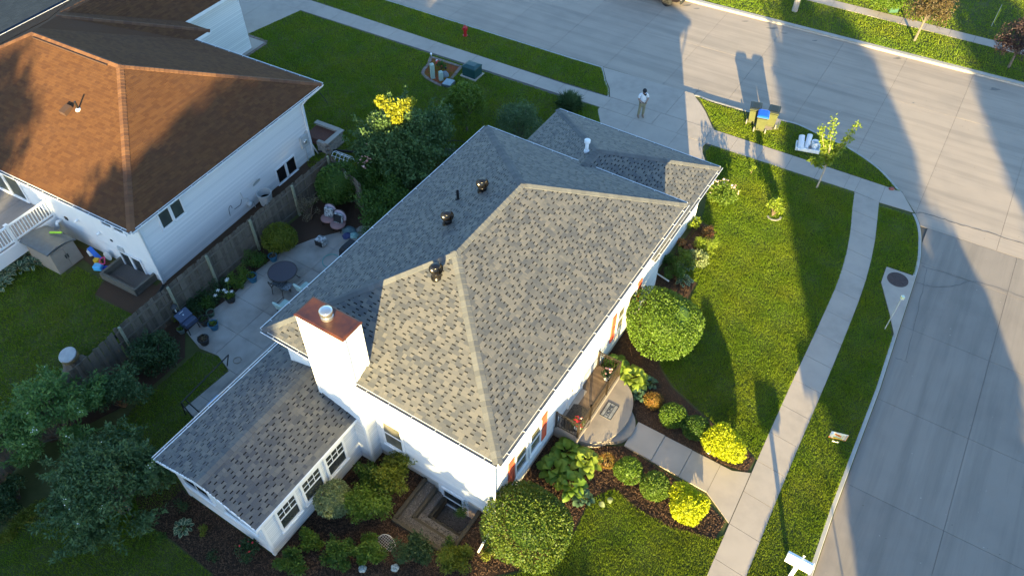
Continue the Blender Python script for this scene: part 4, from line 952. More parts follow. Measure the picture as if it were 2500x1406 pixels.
def flowers(m, n, r, name='blossom'):
    """blossoms near the outside of the crown, each an object"""
    def f(t, P, D):
        idx = np.argsort(-(P[:,2]+.6*np.linalg.norm(P[:,:2],axis=1)+rng.normal(size=len(P))*.15))[:n*6]; rng.shuffle(idx)
        me = MB().lathe([(0,0),(r*.7,.1*r),(r,.5*r),(r*.6,.75*r),(0,.6*r)], n=7, cap=False).mesh(name, m)
        for i in idx[:n]:
            o = inst(name, me, t, loc=tuple(P[i]+D[i]*r), rot=(random.uniform(-.7,.7),random.uniform(-.7,.7),0)); k = random.uniform(.7,1.2); o.scale = (k,k,k)
    return f
def leaf_shape(L, W, fold=.15, arch=.25, m=None, m2=None, name='leaf'):
    """broad pointed leaf: midrib along +x, rising then drooping; optional pale margin in m2"""
    prof = [(0,.05),(.12,.32),(.3,.5),(.5,.5),(.7,.40),(.86,.22),(1,.0)]; vs, fs, mi = [], [], []
    for s, w in prof:
        z = L*(arch*math.sin(math.pi*s*.85)-.12*s*s)
        for k in (-1,-.72,0,.72,1): vs.append((L*s, W*w*k, z+abs(k)*w*W*fold))
    for i in range(len(prof)-1):
        for j in range(4): fs.append((5*i+j,5*i+j+1,5*i+j+6,5*i+j+5)); mi.append(1 if (j in (0,3) and m2) else 0)
    b = MB(); b.add(vs, fs); b.m = mi; return b.mesh(name, [m, m2] if m2 else [m], smooth=True)
def hosta(label, loc, r, me, n=26, group=None, name='hosta', petm=None, rings=3, zlift=.16, size=1.0):
    t = thing(name, label, 'plant', (*loc, 0.02), random.uniform(0, 6), group)
    for k in range(n):
        q = ((k+.5)/n)**.6; a = k*2.39996+random.uniform(-.25,.25); rad = r*.62*q; el = R(62-58*q+random.uniform(-9,9)); s = size*random.uniform(.8,1.15)
        z = r*(.62-.34*q)+random.uniform(-.02,.03)
        inst('leaf', me, t, loc=(rad*math.cos(a),rad*math.sin(a),z), rot=(random.uniform(-.5,.5),-el*.55+R(14)*q+random.uniform(-.15,.15),a), scale=(s,s,s))
    b = MB()
    for k in range(8):
        a = k*.785; b.tube([(0,0,0),(.3*r*math.cos(a),.3*r*math.sin(a),r*.35)], [.012,.006], 5)
    b.build('stems', leafmat('hosta_stem',(.12,.2,.03),(.15,.22,.05)), t); return t
# ---- foliage colours
f_box = leafmat('boxwood_leaf', (.070,.135,.012), (.045,.10,.010), (.13,.20,.016), trans=.22, vs=3)
f_boxd = leafmat('dark_boxwood_leaf', (.050,.105,.014), (.032,.075,.010), (.13,.16,.012), trans=.22, vs=2)
f_yel = leafmat('golden_leaf', (.36,.41,.008), (.22,.28,.008), (.54,.54,.012), trans=.3, vs=3)
f_mid = leafmat('mid_green_leaf', (.052,.115,.016), (.035,.085,.014), (.11,.18,.022), trans=.3, vs=2)
f_bright = leafmat('bright_green_leaf', (.085,.16,.016), (.06,.12,.014), (.16,.22,.024), trans=.32, vs=2)
f_olive = leafmat('yellow_green_leaf', (.11,.15,.012), (.075,.115,.012), (.20,.20,.016), trans=.3, vs=2)
f_dark = leafmat('dark_green_leaf', (.032,.070,.020), (.022,.052,.016), (.055,.095,.03), trans=.25, vs=1.5)
f_lilac = leafmat('blue_green_leaf', (.068,.128,.042), (.046,.098,.034), (.115,.18,.065), trans=.28, vs=1.2)
f_gold3 = leafmat('gold_branch_leaf', (.27,.27,.012), (.19,.21,.012), (.36,.34,.016), trans=.3, vs=3)
f_airy = leafmat('airy_green_leaf', (.075,.14,.04), (.05,.105,.03), (.12,.19,.06), trans=.28, vs=1.2)
f_fresh = leafmat('fresh_green_leaf', (.085,.18,.04), (.06,.14,.034), (.14,.24,.06), trans=.28, vs=1.2)
f_varieg = leafmat('variegated_leaf', (.20,.25,.11), (.12,.19,.07), (.33,.35,.17), trans=.25, vs=3)
f_barb = leafmat('rusty_leaf', (.22,.12,.02), (.12,.14,.02), (.30,.13,.03), trans=.3, vs=4)
f_red = leafmat('bronze_leaf', (.085,.055,.030), (.06,.045,.022), (.15,.11,.04), trans=.28, vs=1.5)
f_purple = leafmat('purple_leaf', (.050,.030,.034), (.035,.022,.025), (.10,.06,.05), trans=.28, vs=1.5)
f_dry = leafmat('dry_leaf', (.15,.12,.07), (.10,.085,.05), (.21,.17,.10), trans=.2, vs=3)
f_gold2 = leafmat('lime_leaf', (.165,.235,.016), (.115,.185,.014), (.25,.30,.022), trans=.3, vs=3)
f_orn = leafmat('grass_blade_leaf', (.075,.135,.05), (.05,.10,.04), (.12,.18,.07), trans=.25, vs=2)
p_white = mat('white_petal', (.78,.77,.70), .6); p_pink = mat('pink_petal', (.62,.28,.24), .6, rnd=((.75,.5,.42),.7)); p_red = mat('red_petal', (.55,.02,.03), .6); p_peach = mat('peach_petal', (.72,.42,.30), .6, rnd=((.8,.6,.5),.7))
# ---- clipped shrubs at the front
bush('boxwood_ball', 'large round clipped boxwood at the near front corner of the white house', 'shrub', mw(.62,-1.0), 1.38, 2.45, f_boxd, 17000, .085, .055, group='large round boxwoods', amp=.15, shell=.24, lumps=70)
bush('boxwood_ball', 'large bright green round clipped boxwood beside the right red shutter', 'shrub', mw(10.84,-1.12), 1.47, 2.65, f_box, 18000, .085, .055, group='large round boxwoods', amp=.13, shell=.24, lumps=70)
GB = 'small clipped shrubs along the front walk'
bush('golden_shrub', 'bright yellow round shrub by the pavement, on the garage side of the front walk', 'shrub', mw(7.32,-5.21), .70, 1.12, f_yel, 5200, .085, .052, group=GB, amp=.2, shell=.3, lumps=26)
bush('golden_shrub', 'bright yellow round shrub by the pavement, on the near side of the front walk', 'shrub', mw(4.26,-5.08), .69, 1.10, f_yel, 5200, .085, .052, group=GB, amp=.2, shell=.3, lumps=26)
bush('boxwood', 'small green boxwood next to the rusty shrub on the garage side of the walk', 'shrub', mw(7.48,-3.07), .52, .80, f_box, 3000, .07, .042, group=GB, amp=.12)
bush('boxwood', 'small green boxwood touching the yellow shrub on the garage side of the walk', 'shrub', mw(7.46,-4.04), .50, .80, f_mid, 2800, .07, .042, group=GB, amp=.14)
bush('boxwood', 'small green boxwood next to the rusty shrub on the near side of the walk', 'shrub', mw(4.5,-2.69), .51, .80, f_box, 3000, .07, .042, group=GB, amp=.12)
bush('boxwood', 'small green boxwood next to the yellow shrub on the near side of the walk', 'shrub', mw(4.37,-3.79), .53, .84, f_bright, 3200, .07, .042, group=GB, amp=.10)
bush('barberry', 'small rusty orange and green shrub beside the round porch step', 'shrub', mw(7.75,-2.14), .38, .55, f_barb, 1500, .06, .035, group=GB, amp=.2)
bush('barberry', 'thin rusty shrub between hosta and boxwood on the near side of the walk', 'shrub', mw(4.45,-1.83), .32, .5, f_barb, 900, .06, .03, group=GB, amp=.25, core=False)
# ---- side bed shrubs under the sunroom and side wall
GS = 'shrubs in the side bed'
bush('variegated_shrub', 'pale variegated round shrub under the middle sunroom window', 'shrub', mw(-2.2,5.42), .66, 1.25, f_varieg, 4200, .085, .05, group=GS, amp=.16)
clump_plant('shrub', 'tall green shrub between the pale variegated shrub and the timber well', 'shrub', mw(-1.79,4.33), .85, 1.5, f_bright, 5000, .09, .05, 18, GS)
clump_plant('shrub', 'yellow-green leafy shrub against the white wall beside the chimney', 'shrub', mw(-.35,4.3), .88, 1.35, f_olive, 4800, .10, .055, 18, GS)
clump_plant('shrub', 'dark green shrub in the corner between sunroom wall and chimney', 'shrub', mw(-.75,5.15), .55, .9, f_mid, 1800, .10, .055, 10, GS)
clump_plant('shrub', 'low green shrub below the nearest sunroom window', 'shrub', mw(-3.58,5.30), .52, .65, f_bright, 1900, .095, .055, 10, GS)
clump_plant('shrub', 'green leafy shrub at the outer corner of the sunroom', 'shrub', mw(-4.70,5.28), .5, .85, f_mid, 2400, .09, .05, 12, GS)
clump_plant('shrub', 'medium green shrub left of the arched trellis', 'shrub', mw(-3.53,4.12), .62, .9, f_mid, 2900, .09, .05, 14, GS)
clump_plant('shrub', 'light green leafy shrub touching the arched trellis', 'shrub', mw(-2.86,3.36), .58, .95, f_bright, 2600, .10, .058, 13, GS)
clump_plant('shrub', 'dark green shrub between the arched trellis and the timber well', 'shrub', mw(-2.31,2.02), .75, 1.05, f_dark, 3800, .085, .045, 16, GS)
clump_plant('shrub', 'green shrub with yellow young leaves in front of the timber well', 'shrub', mw(-1.68,.68), .64, .95, f_olive, 3400, .085, .05, 14, GS)
clump_plant('small_plant', 'small leafy plant growing at the mouth of the downspout', 'plant', mw(-.75,-.12), .3, .45, f_olive, 420, .08, .045, 7, GS, sub=.45)
clump_plant('small_plant', 'small green plant growing in the timber window well by the window', 'plant', mw(-.05,1.55), .3, .35, f_mid, 500, .06, .035, 8, GS, sub=.5)
clump_plant('small_plant', 'small plant at the corner of the timber window well', 'plant', mw(-1.15,1.35), .28, .3, f_mid, 400, .06, .035, 7, GS, sub=.5)
clump_plant('rose_bush', 'dark low rose bush with red blooms beside the sunroom end', 'rose bush', g(612,1352), .45, .6, f_dark, 1100, .075, .045, 10, 'roses', extra=flowers(p_red, 4, .05))
clump_plant('small_plant', 'small upright yellow-green plant in dark mulch beyond the sunroom end', 'plant', g(497,1300), .2, .4, f_olive, 260, .07, .035, 6, 'seedlings in the dark side bed', sub=.5)
clump_plant('small_plant', 'low green seedling in the dark bed below the big blue-green lilac', 'plant', g(390,1315), .2, .25, f_mid, 200, .07, .035, 6, 'seedlings in the dark side bed', sub=.5)
clump_plant('small_plant', 'sparse dark seedling in the bed below the verge of the sunroom', 'plant', g(440,1240), .28, .3, f_dark, 260, .07, .035, 7, 'seedlings in the dark side bed', sub=.5)
clump_plant('small_plant', 'low seedling between the rose bush and the bottom edge of the picture', 'plant', g(520,1360), .2, .22, f_dark, 200, .06, .035, 6, 'seedlings in the dark side bed', sub=.5)
# ---- hostas
h_green = leafmat('hosta_leaf', (.115,.21,.022), (.085,.17,.018), (.18,.27,.03), trans=.3, vs=2); h_blue = leafmat('blue_hosta_leaf', (.06,.115,.06), (.045,.095,.05), (.085,.145,.075), trans=.25)
h_pale = leafmat('cream_margin_leaf', (.42,.45,.26), (.36,.40,.22), (.5,.5,.32), trans=.25); h_lime = leafmat('lime_hosta_leaf', (.20,.28,.03), (.16,.24,.02), (.28,.33,.05), trans=.3)
L_big = leaf_shape(.36,.30,m=h_green); L_lime = leaf_shape(.36,.31,m=h_lime); L_blue = leaf_shape(.22,.19,m=h_blue); L_var = leaf_shape(.26,.14,m=h_blue,m2=h_pale,arch=.35); L_vars = leaf_shape(.2,.13,m=h_blue,m2=h_pale)
GH = 'hostas by the porch'
hosta('green hosta against the near end of the porch railing', mw(4.02,-.35), .55, L_big, 30, GH)
hosta('broad green hosta between the round boxwood and the porch', mw(3.15,-.32), .6, L_big, 30, GH)
hosta('lime green hosta beside the round porch step on the near side', mw(4.05,-1.15), .58, L_lime, 30, GH)
hosta('green hosta in front of the red shutters, nearest the round boxwood', mw(2.95,-1.15), .55, L_big, 28, GH)
hosta('small dark hosta at the edge of the near lawn', mw(2.75,-1.75), .38, L_blue, 22, GH, size=1.1)
hosta('dark green hosta behind the far end of the porch railing', mw(8.55,-.05), .55, L_big, 26, GH)
hosta('bright lime hosta outside the far porch railing', mw(8.35,-.95), .62, L_lime, 34, GH)
hosta('small blue hosta beside the round step and lime hosta', mw(7.85,-1.45), .3, L_blue, 16, GH)
hosta('small blue-green hosta in front of the lime hosta', mw(8.6,-1.6), .32, L_blue, 16, GH)
hosta('variegated hosta with white margins alone in the dark side bed', g(450,1292), .36, L_vars, 26, 'hostas in the side bed')
GG = 'plants in the bed along the garage'
hosta('variegated hosta nearest the round boxwood in the garage bed', g(1668,690), .42, L_vars, 28, GG, size=1.1); hosta('variegated dark hosta in the middle of the garage bed', g(1672,655), .45, L_vars, 30, GG, size=1.1)
hosta('variegated hosta beside the sunlit cream plant', g(1686,628), .4, L_vars, 26, GG); clump_plant('cream_shrub', 'sunlit cream and white leaved plant at the lawn edge of the garage bed', 'plant', g(1705,640), .42, .5, f_varieg, 900, .08, .05, 9, GG, sub=.5)
clump_plant('daylily', 'bright lime grassy plant leaning over the lawn edge of the garage bed', 'plant', g(1722,610), .5, .55, f_gold2, 900, .2, .02, 9, GG, sub=.5, spread=.8)
clump_plant('shrub', 'dark green shrub below the garage gutter', 'shrub', mw(14.5,.1), .55, .8, f_mid, 1600, .08, .045, 10, GG); clump_plant('shrub', 'green shrub beside the garage downspout', 'shrub', mw(15.5,-.05), .55, .75, f_bright, 1500, .08, .045, 10, GG); clump_plant('small_shrub', 'yellow-green small shrub at the end of the garage bed', 'shrub', g(1690,555), .38, .6, f_gold2, 700, .08, .045, 8, GG)
clump_plant('coral_bells', 'orange leaved small plant on bare mulch in the garage bed', 'plant', g(1662,597), .22, .22, leafmat('orange_leaf',(.42,.20,.07),(.34,.15,.05),(.5,.28,.1)), 160, .1, .08, 6, GG, sub=.5); clump_plant('coral_bells', 'small pinkish leaved plant beside the orange one in the garage bed', 'plant', g(1679,608), .18, .18, leafmat('pinkish_leaf',(.36,.17,.10),(.28,.13,.08),(.42,.22,.14)), 130, .09, .07, 5, GG, sub=.5)
clump_plant('red_shrub', 'low dark red and green plant at the curved lawn edge of the garage bed', 'plant', g(1726,572), .4, .4, leafmat('red_green_leaf',(.16,.07,.03),(.08,.10,.03),(.25,.08,.04)), 600, .08, .045, 9, GG, sub=.45); clump_plant('fern', 'dark feathery plant against the house wall in the garage bed', 'plant', g(1632,640), .4, .5, f_mid, 800, .12, .03, 9, GG, sub=.5)
# ---- lawn plants
clump_plant('rose_bush', 'leafy rose bush with peach blooms at the garage corner of the lawn', 'rose bush', g(1757,492), .75, 1.0, f_bright, 2600, .09, .055, 16, 'roses', extra=flowers(p_peach, 26, .055))
clump_plant('young_shrub', 'young lime green shrub ringed by stones on the front lawn', 'shrub', g(1885,528), .55, 1.3, f_gold2, 1000, .11, .06, 12, 'young plants on the lawn', sub=.32, cone=True)
clump_plant('seedling_tree', 'tiny bright seedling with a pale base on the front lawn', 'plant', g(1833,425), .18, .6, f_gold2, 150, .09, .045, 5, 'young plants on the lawn', sub=.4)
rg = thing('stone_ring', 'ring of flat tan stones around the young lime shrub', 'edging', (*g(1890,530),0))
for k in range(5):
    a = 3.3+k*.62; bevel(MB().box(-.10,.10,-.05,.05,0,.05).build('stone', m_stone, rg, loc=(.3*math.cos(a),.25*math.sin(a),0), rz=a+1.57), .015)
# ---- shrubs round the patio
GP = 'shrubs around the patio'
bush('round_shrub', 'rounded yellow-green shrub at the fence side of the patio', 'shrub', mw(6.47,16.35), .80, 1.15, f_olive, 4200, .085, .05, group=GP, amp=.12)
bush('broad_shrub', 'tall rounded green shrub in the fence corner', 'shrub', mw(10.5,16.3), 1.12, 2.0, f_mid, 6500, .11, .06, group=GP, amp=.18)
clump_plant('dry_shrub', 'thin dry brown shrub against the fence', 'shrub', mw(8.6,16.55), .7, 1.5, f_dry, 900, .07, .035, 16, GP, sub=.3)
clump_plant('shrub', 'large dark green shrub between patio and house eave', 'shrub', mw(10.6,13.3), 1.5, 1.9, f_mid, 8500, .12, .065, 24, GP)
clump_plant('shrub', 'green shrub along the eave behind the folded chairs', 'shrub', mw(11.9,12.0), 1.2, 1.6, f_dark, 5000, .12, .065, 18, GP)
clump_plant('shrub', 'dark leafy shrub filling the gap beneath the broad tree', 'shrub', mw(11.7,14.7), 1.3, 1.8, f_mid, 6000, .12, .065, 20, GP); clump_plant('shrub', 'mid green shrub at the end of the patio by the lounge chairs', 'shrub', mw(9.6,13.0), .9, 1.2, f_airy, 3200, .11, .06, 14, GP)
clump_plant('flowering_shrub', 'shrub with pink flower spikes behind the fence corner', 'shrub', mw(12.6,15.6), 1.0, 2.0, f_mid, 4200, .10, .055, 18, GP, extra=flowers(p_pink, 40, .06))
clump_plant('ninebark', 'greyish shrub with faded blooms beside the dark tree shade', 'shrub', mw(12.9,13.6), 1.05, 1.7, f_lilac, 3800, .10, .045, 18, GP, extra=flowers(mat('faded_petal',(.36,.29,.26),.8), 46, .045))
clump_plant('shrub', 'dark green shrub against the fence nearest the grass patch', 'shrub', mw(-1.37,15.75), 1.02, 1.7, f_dark, 5200, .11, .06, 20, GP); clump_plant('shrub', 'dark shrub between the fence and the lilac trees', 'shrub', mw(-3.44,15.3), 1.15, 1.9, f_lilac, 5200, .11, .06, 20, GP)
GF = 'small plants along the fence'
for (px, py, r, h, m, lb) in ((590,690,.5,.7,f_bright,'feathery light green plant below the middle fence post'),(622,645,.55,.6,f_mid,'dark green plant next to the blue pot by the fence'),(520,725,.6,.6,f_dark,'dark leafy plant behind the pot of white lilies'),(475,765,.6,.5,f_dark,'dark spreading plant by the fence lantern'),(505,745,.4,.45,f_mid,'low green plant beside the pot of white lilies'),(560,700,.35,.4,f_dark,'low dark plant at the patio edge below the fence'),(450,780,.4,.4,f_olive,'low olive green plant behind the dark barbecue')):
    clump_plant('bed_plant', lb, 'plant', g(px, py), r, h, m, 1300, .09, .045, 11, GF, sub=.42)
# ---- trees
def tree(name, label, loc, h, r, m, n, L, Wd, trunk_h=.3, trunk_r=.1, nb=26, group=None, flat_=.8, bark=None, leaf_extra=None, multi=1, cat='tree', lean=(0,0), sub=.34, fill=False, shoots=0):
    _seed[0] += 1; rr = np.random.default_rng(_seed[0]); t = thing(name, label, cat, (*loc, 0.0), 0, group); bk = bark or m_bark
    b = MB(); cs = []
    for k in range(nb):
        a = k*2.39996+rr.uniform(-.4,.4); q = math.sqrt((k+.5)/nb); el = rr.uniform(-.1,1.0)
        rad = r*q*.8; z = trunk_h*h+(h*(1-trunk_h))*(.82-.55*q**2)*rr.uniform(.72,1.08)
        if fill: z = h*(trunk_h+(.95-trunk_h)*((k*.618) % 1.0)*(1-.25*q*q))
        cs.append(np.array([rad*math.cos(a)+lean[0], rad*math.sin(a)+lean[1], z]))
    for s in range(multi):
        a = 6.283*s/multi; o_ = (.12*math.cos(a)*(multi > 1), .12*math.sin(a)*(multi > 1))
        b.tube([(o_[0],o_[1],-.1),(o_[0]*1.6+.3*lean[0],o_[1]*1.6+.3*lean[1],h*trunk_h),(o_[0]*3+.8*lean[0],o_[1]*3+.8*lean[1],h*.72)], [trunk_r*1.25,trunk_r*.85,trunk_r*.3], 9)
    b.build('trunk', bk, t)
    lb = MB()
    for c in cs:
        z0 = h*trunk_h*rr.uniform(.9,1.3); f = min(1, z0/(h*.72)); p0 = np.array([lean[0]*f, lean[1]*f, z0])
        mid = p0*.5+c*.5+np.array([0,0,.06*h]); lb.tube([tuple(p0), tuple(mid), tuple(c)], [trunk_r*.38,trunk_r*.24,trunk_r*.08], 6)
    lb.build('limbs', bk, t)
    per = n//nb; Ps, Ds = [], []
    for c in cs:
        D = rdir(per); s = sub*r*rr.uniform(.75,1.3); Ps.append(c+D*s*np.array([1,1,flat_])*(rng.random((per,1))**.38)); Ds.append(D)
    for k in range(shoots):          # long outer shoots break the outline
        c = cs[int(rr.integers(len(cs)//3, len(cs)))]; o_ = unit(np.array([[c[0]-lean[0], c[1]-lean[1], rr.uniform(.2,1.1)*r]]))[0]; o_ = unit((o_+rr.normal(size=3)*.45)[None])[0]; ln_ = r*rr.uniform(.3,.62)
        tt = rr.random((70,1)); Dq = rdir(70); Ps.append(c+o_*ln_*tt+Dq*.10*r*(1.1-tt)); Ds.append(unit(Dq*.6+o_))
    P, D = np.concatenate(Ps), np.concatenate(Ds); P[:,2] = np.maximum(P[:,2], .1)
    leaf_cloud('crown', P, D, L, Wd, m, t, 1.1, .15)
    if leaf_extra: leaf_extra(t, P, D)
    return t
def gold_branch(t, P, D):
    c = np.array([-.3,1.0,3.5]); n = 900
    bx0, by0 = mw(14.3,14.9)
    for px_, py_, z_, s in ((945,255,4.0,.5),(985,258,4.0,.5),(962,275,3.7,.42),(930,246,4.0,.32),(1000,248,4.0,.3),(970,292,3.4,.25)):
        gx_, gy_ = g(px_, py_, z_); cc = (gx_-bx0, gy_-by0, z_)
        Q = rdir(n//4); leaf_cloud('golden_branch', np.array(cc)+Q*s*(rng.random((n//4,1))**.5)*np.array([1,.8,.45]), Q, .16, .09, f_gold3, t, 1.0)
tree('maple_tree', 'broad green tree with one golden yellow branch between the two houses', mw(14.3,14.9), 4.0, 2.75, f_airy, 19000, .17, .085, .12, .13, 52, 'yard trees', leaf_extra=gold_branch, sub=.21, shoots=46)
tree('young_tree', 'young upright light green tree on the lawn behind the house', g(1140,318), 3.5, 1.15, f_bright, 6500, .14, .075, .18, .05, 26, 'yard trees', shoots=24)
tree('dark_shrub', 'wispy dark shrub behind the far roof corner', g(1266,338), 2.5, 1.35, f_orn, 6000, .19, .035, .06, .04, 30, 'yard trees', multi=4, cat='shrub')
tree('lilac_tree', 'fresh green lilac with tiny white blooms growing over the fence', mw(-5.6,15.6), 4.0, 1.95, f_fresh, 9500, .16, .065, .12, .07, 30, 'lilacs by the fence', multi=3, leaf_extra=flowers(p_white, 26, .02), sub=.22, shoots=44)
tree('lilac_tree', 'big blue-green lilac with tiny white blooms next to the sunroom', mw(-6.3,11.75), 3.6, 2.25, f_lilac, 14500, .16, .065, .1, .07, 44, 'lilacs by the fence', multi=4, leaf_extra=flowers(p_white, 22, .02), sub=.22, shoots=60)
_seed[0] += 1
og = thing('ornamental_grass', 'round tuft of ornamental grass at the corner of the driveway', 'plant', (*g(1390,262),0))
n = 2600; D = rdir(n*3); D = D[D[:,2] > .15][:n]; n = len(D); P = rng.normal(size=(n,3))*np.array([.16,.16,.02]); P[:,2] = np.abs(P[:,2])
Tp = P+D*np.array([.75,.75,1.15])*rng.uniform(.6,1.05,(n,1)); Tp[:,2] -= .12*np.linalg.norm(D[:,:2],axis=1); w = unit(np.cross(D, rdir(n)))*.014; Md = P*.45+Tp*.55+np.array([0,0,.12])
V = np.stack([P-w, P+w, Md+w, Tp, Md-w], 1).reshape(-1,3); mesh_np('blades', V, np.arange(5*n).reshape(-1,5), f_orn, og, 5)
# young street tree in the sun (leans right of its base in view because it is tall)
def sapling(label, loc, h, m, group):
    t = thing('sapling', label, 'tree', (*loc,0), 0, group); b = MB(); b.tube([(0,0,-.05),(.06,.02,h*.3),(.02,.05,h*.5),(-.1,.05,h*.75)], [.05,.035,.022,.006], 8)
    tips = [((.03,.04,h*.30),(-.75,.05,h*.44),.16,1),((.03,.04,h*.33),(-.35,.1,h*.62),.24,0),((.03,.05,h*.42),(-.85,.05,h*.93),.22,0),((.03,.05,h*.45),(-.35,.1,h*1.04),.24,0),((.04,.05,h*.38),(.95,.3,h*.95),.24,0),((.04,.05,h*.36),(.75,.1,h*.78),.22,0),((.04,.04,h*.35),(.1,-.15,h*.55),.24,0),((.04,.04,h*.38),(.35,.2,h*.62),.22,0)]
    Ps, Ds = [], []
    for p, q, s, _ in tips:
        b.tube([p, tuple(np.array(p)*.5+np.array(q)*.5+np.array([0,0,-.05])), q], [.018,.012,.005], 6)
        k = 210; tt = rng.random((k,1))*.75+.3; Dd = rdir(k); Ps.append(np.array(p)*(1-tt)+np.array(q)*tt+Dd*s*.75*(rng.random((k,1))**.5)); Ds.append(Dd)
    b.build('trunk', mat('pale_bark',(.40,.33,.25),.9), t); leaf_cloud('crown', np.concatenate(Ps), np.concatenate(Ds), .15, .075, m, t, 1.0, .25); return t
sapling('slender young tree with pale trunk leaning over the pavement corner', g(1994,458), 3.9, f_gold2, 'yard trees')
# trees over the street
tree('bronze_tree', 'small bronze leaved tree on the far verge in the sun', g(2232,100), 3.9, 1.45, f_red, 5200, .13, .07, .32, .07, 26, 'far verge trees', lean=(.35,.1))
tree('purple_tree', 'dark purple leaved tree on the far verge at the right edge', g(2462,165), 3.3, 1.5, f_purple, 5200, .13, .07, .25, .07, 26, 'far verge trees')
tree('street_tree', 'pale trunk of a tall tree on the far verge at the top edge', g(1940,27), 8, 2.6, f_mid, 4500, .2, .12, .5, .16, 26, 'far verge trees', bark=mat('pale_grey_bark',(.42,.37,.31),.9,var=(.3,.26,.22),vscale=6))
bush('bright_shrub', 'bright green shrub beyond the far pavement at the top edge', 'shrub', g(2160,25), .95, 1.5, f_box, 4200, .1, .06, amp=.15); clump_plant('shrub', 'dark shrub beside the bright green shrub at the top edge', 'shrub', g(2200,22), .6, 1.6, f_dark, 1500, .1, .06, 12)
# ---- hosta row and ground cover on the left
k = 0
for (px, py) in ((15,650),(45,640),(75,632),(20,675),(52,662),(-8,690),(86,650),(8,700)):
    k += 1
    hosta('white-edged hosta in the row below the neighbour\'s deck', g(px,py), .42, L_var, 26, 'hostas in the row below the deck', size=1.15)
for i, (px, py) in enumerate(((100,1235),(70,1265),(40,1290),(10,1315),(85,1250),(55,1278),(25,1303))):
    clump_plant('edging_plant', 'low yellow-green edging plant in the row at the far bottom left', 'plant', g(px,py), .32, .28, f_olive, 700, .05, .03, 9, 'edging plants at the bottom left', sub=.5)
for (px, py, lb) in ((50,1215,'dark shrub at the fence foot behind the yellow-green edging'),(15,1245,'dark shrub at the left picture edge behind the edging row')): clump_plant('shrub', lb, 'shrub', g(px,py), .7, .9, f_dark, 1800, .1, .055, 12)
# ================================================================ lawns: blades of real geometry over the soil
def pip(X, Y, poly):
    c = np.zeros(len(X), bool); j = len(poly)-1
    for i in range(len(poly)):
        xi, yi = poly[i]; xj, yj = poly[j]
        if yi != yj: c ^= ((yi > Y) != (yj > Y)) & (X < (xj-xi)*(Y-yi)/(yj-yi)+xi)
        j = i
    return c
def inview(X, Y):
    zc = Y*_cp+CAM_H*_sp; return (np.abs(X)*FPX/zc < 1310) & ((Y*_sp-CAM_H*_cp)*FPX/zc > -790)
lawns = [
 ('lawn between the houses', ml([(24.3,12.05),(24.55,9.2)])+gl([(1460,272),(1466,303),(1440,320),(1365,300),(1190,340)])+ml([(14.0,10.0),(13.0,12.6),(12.2,15.0),(11.4,17.2),(11.6,19.5)])+nl([(11.4,1.4),(11.4,8.9),(13.0,9.0),(13.0,10.6),(16.7,10.7),(18.9,10.7),(19.0,12.35),(23.1,11.4)]), 1.0),
 ('strip', ml([(25.15,31.0),(25.35,20.7),(25.72,11.5),(25.86,9.3)])+gl([(1486,233),(1484,212),(1477,193),(1473,180),(1466,166)])+ml([(28.2,13.0),(27.85,27.2),(27.2,44),(24.7,44)]), 1.0),
 ('triangle', gl([(1708,240),(1735,251),(1800,271),(1820,280),(1822,294),(1840,302),(1862,318),(1882,320),(1898,305),(1905,296),(1950,308),(2009,336),(2071,364),(2146,415),(2197,468)])+ml([(26.36,-5.3),(26.15,2.6)])+gl([(1745,312),(1726,272)]), 1.0),
 ('front', ml([(24.72,2.4),(24.98,-5.1)])+[p for p in wl if toM(p)[0] > 7.6]+gl([(1845,1115),(1825,1094),(1760,1046),(1703,997),(1643,942),(1615,898),(1604,858),(1650,800),(1705,690),(1640,664),(1667,644),(1712,622),(1742,594),(1746,570),(1738,553),(1712,540)])+ml([(16.0,.55),(18.5,.4),(21.3,1.1)])+gl([(1728,400),(1722,372)]), 1.15),
 ('near', gl([(1445,1215),(1500,1192),(1560,1244),(1640,1286),(1748,1316)])+[p for p in wl if -6 < toM(p)[0] < 4.6]+gl([(1230,1500),(1200,1415),(1290,1392),(1392,1322)]), 1.2),
 ('verge', [p for p in wr if -6 < toM(p)[0] < 24.7]+ml([(-6,-9.8),(4.47,-9.44),(7.24,-9.38),(9.87,-9.36),(13.4,-9.36)])+gl([(2178,824),(2170,768),(2149,690),(2163,650),(2232,672),(2240,640),(2242,600),(2240,565),(2230,528)]), 1.1),
 ('patch', ml([(.0,15.0),(.28,14.1),(-.02,13.2),(-2.3,13.35),(-2.36,11.0),(-4.7,10.6),(-7,11),(-7,14.5),(-3,15.0)]), .9),
 ('left', gl([(-60,1500),(-60,1330),(150,1240),(335,1255),(345,1270),(430,1330),(520,1405),(560,1500)]), .8),
 ('nyard', nl([(-.5,5.0),(-.95,4.9),(-1.4,6.9),(-4.0,11.5),(-9,11.5),(-13,4.5),(-11,.0),(-2.2,-.2),(-1.3,.3),(-1.4,2.8),(-.5,3.3)]), .85),
 ('far', ml([(39.6,9.5),(40.5,-11.0),(43.0,-60),(45.5,-60),(43.7,-8.7),(43.4,3.2),(43.1,16),(39.3,16)]), .6),
 ('far2', ml([(44.35,3.2),(44.7,-8.5),(46.5,-60),(66,-60),(60,16),(43.9,16)]), .45),
]
m_grass = mat('lawn_blade', (.150,.250,.011), .55, var=(.102,.190,.010), vscale=1.6, var2=(.215,.255,.014), v2scale=.42, rnd=((.22,.30,.016),.6), trans=.25, spec=.3)
BV = []; area_total = 0
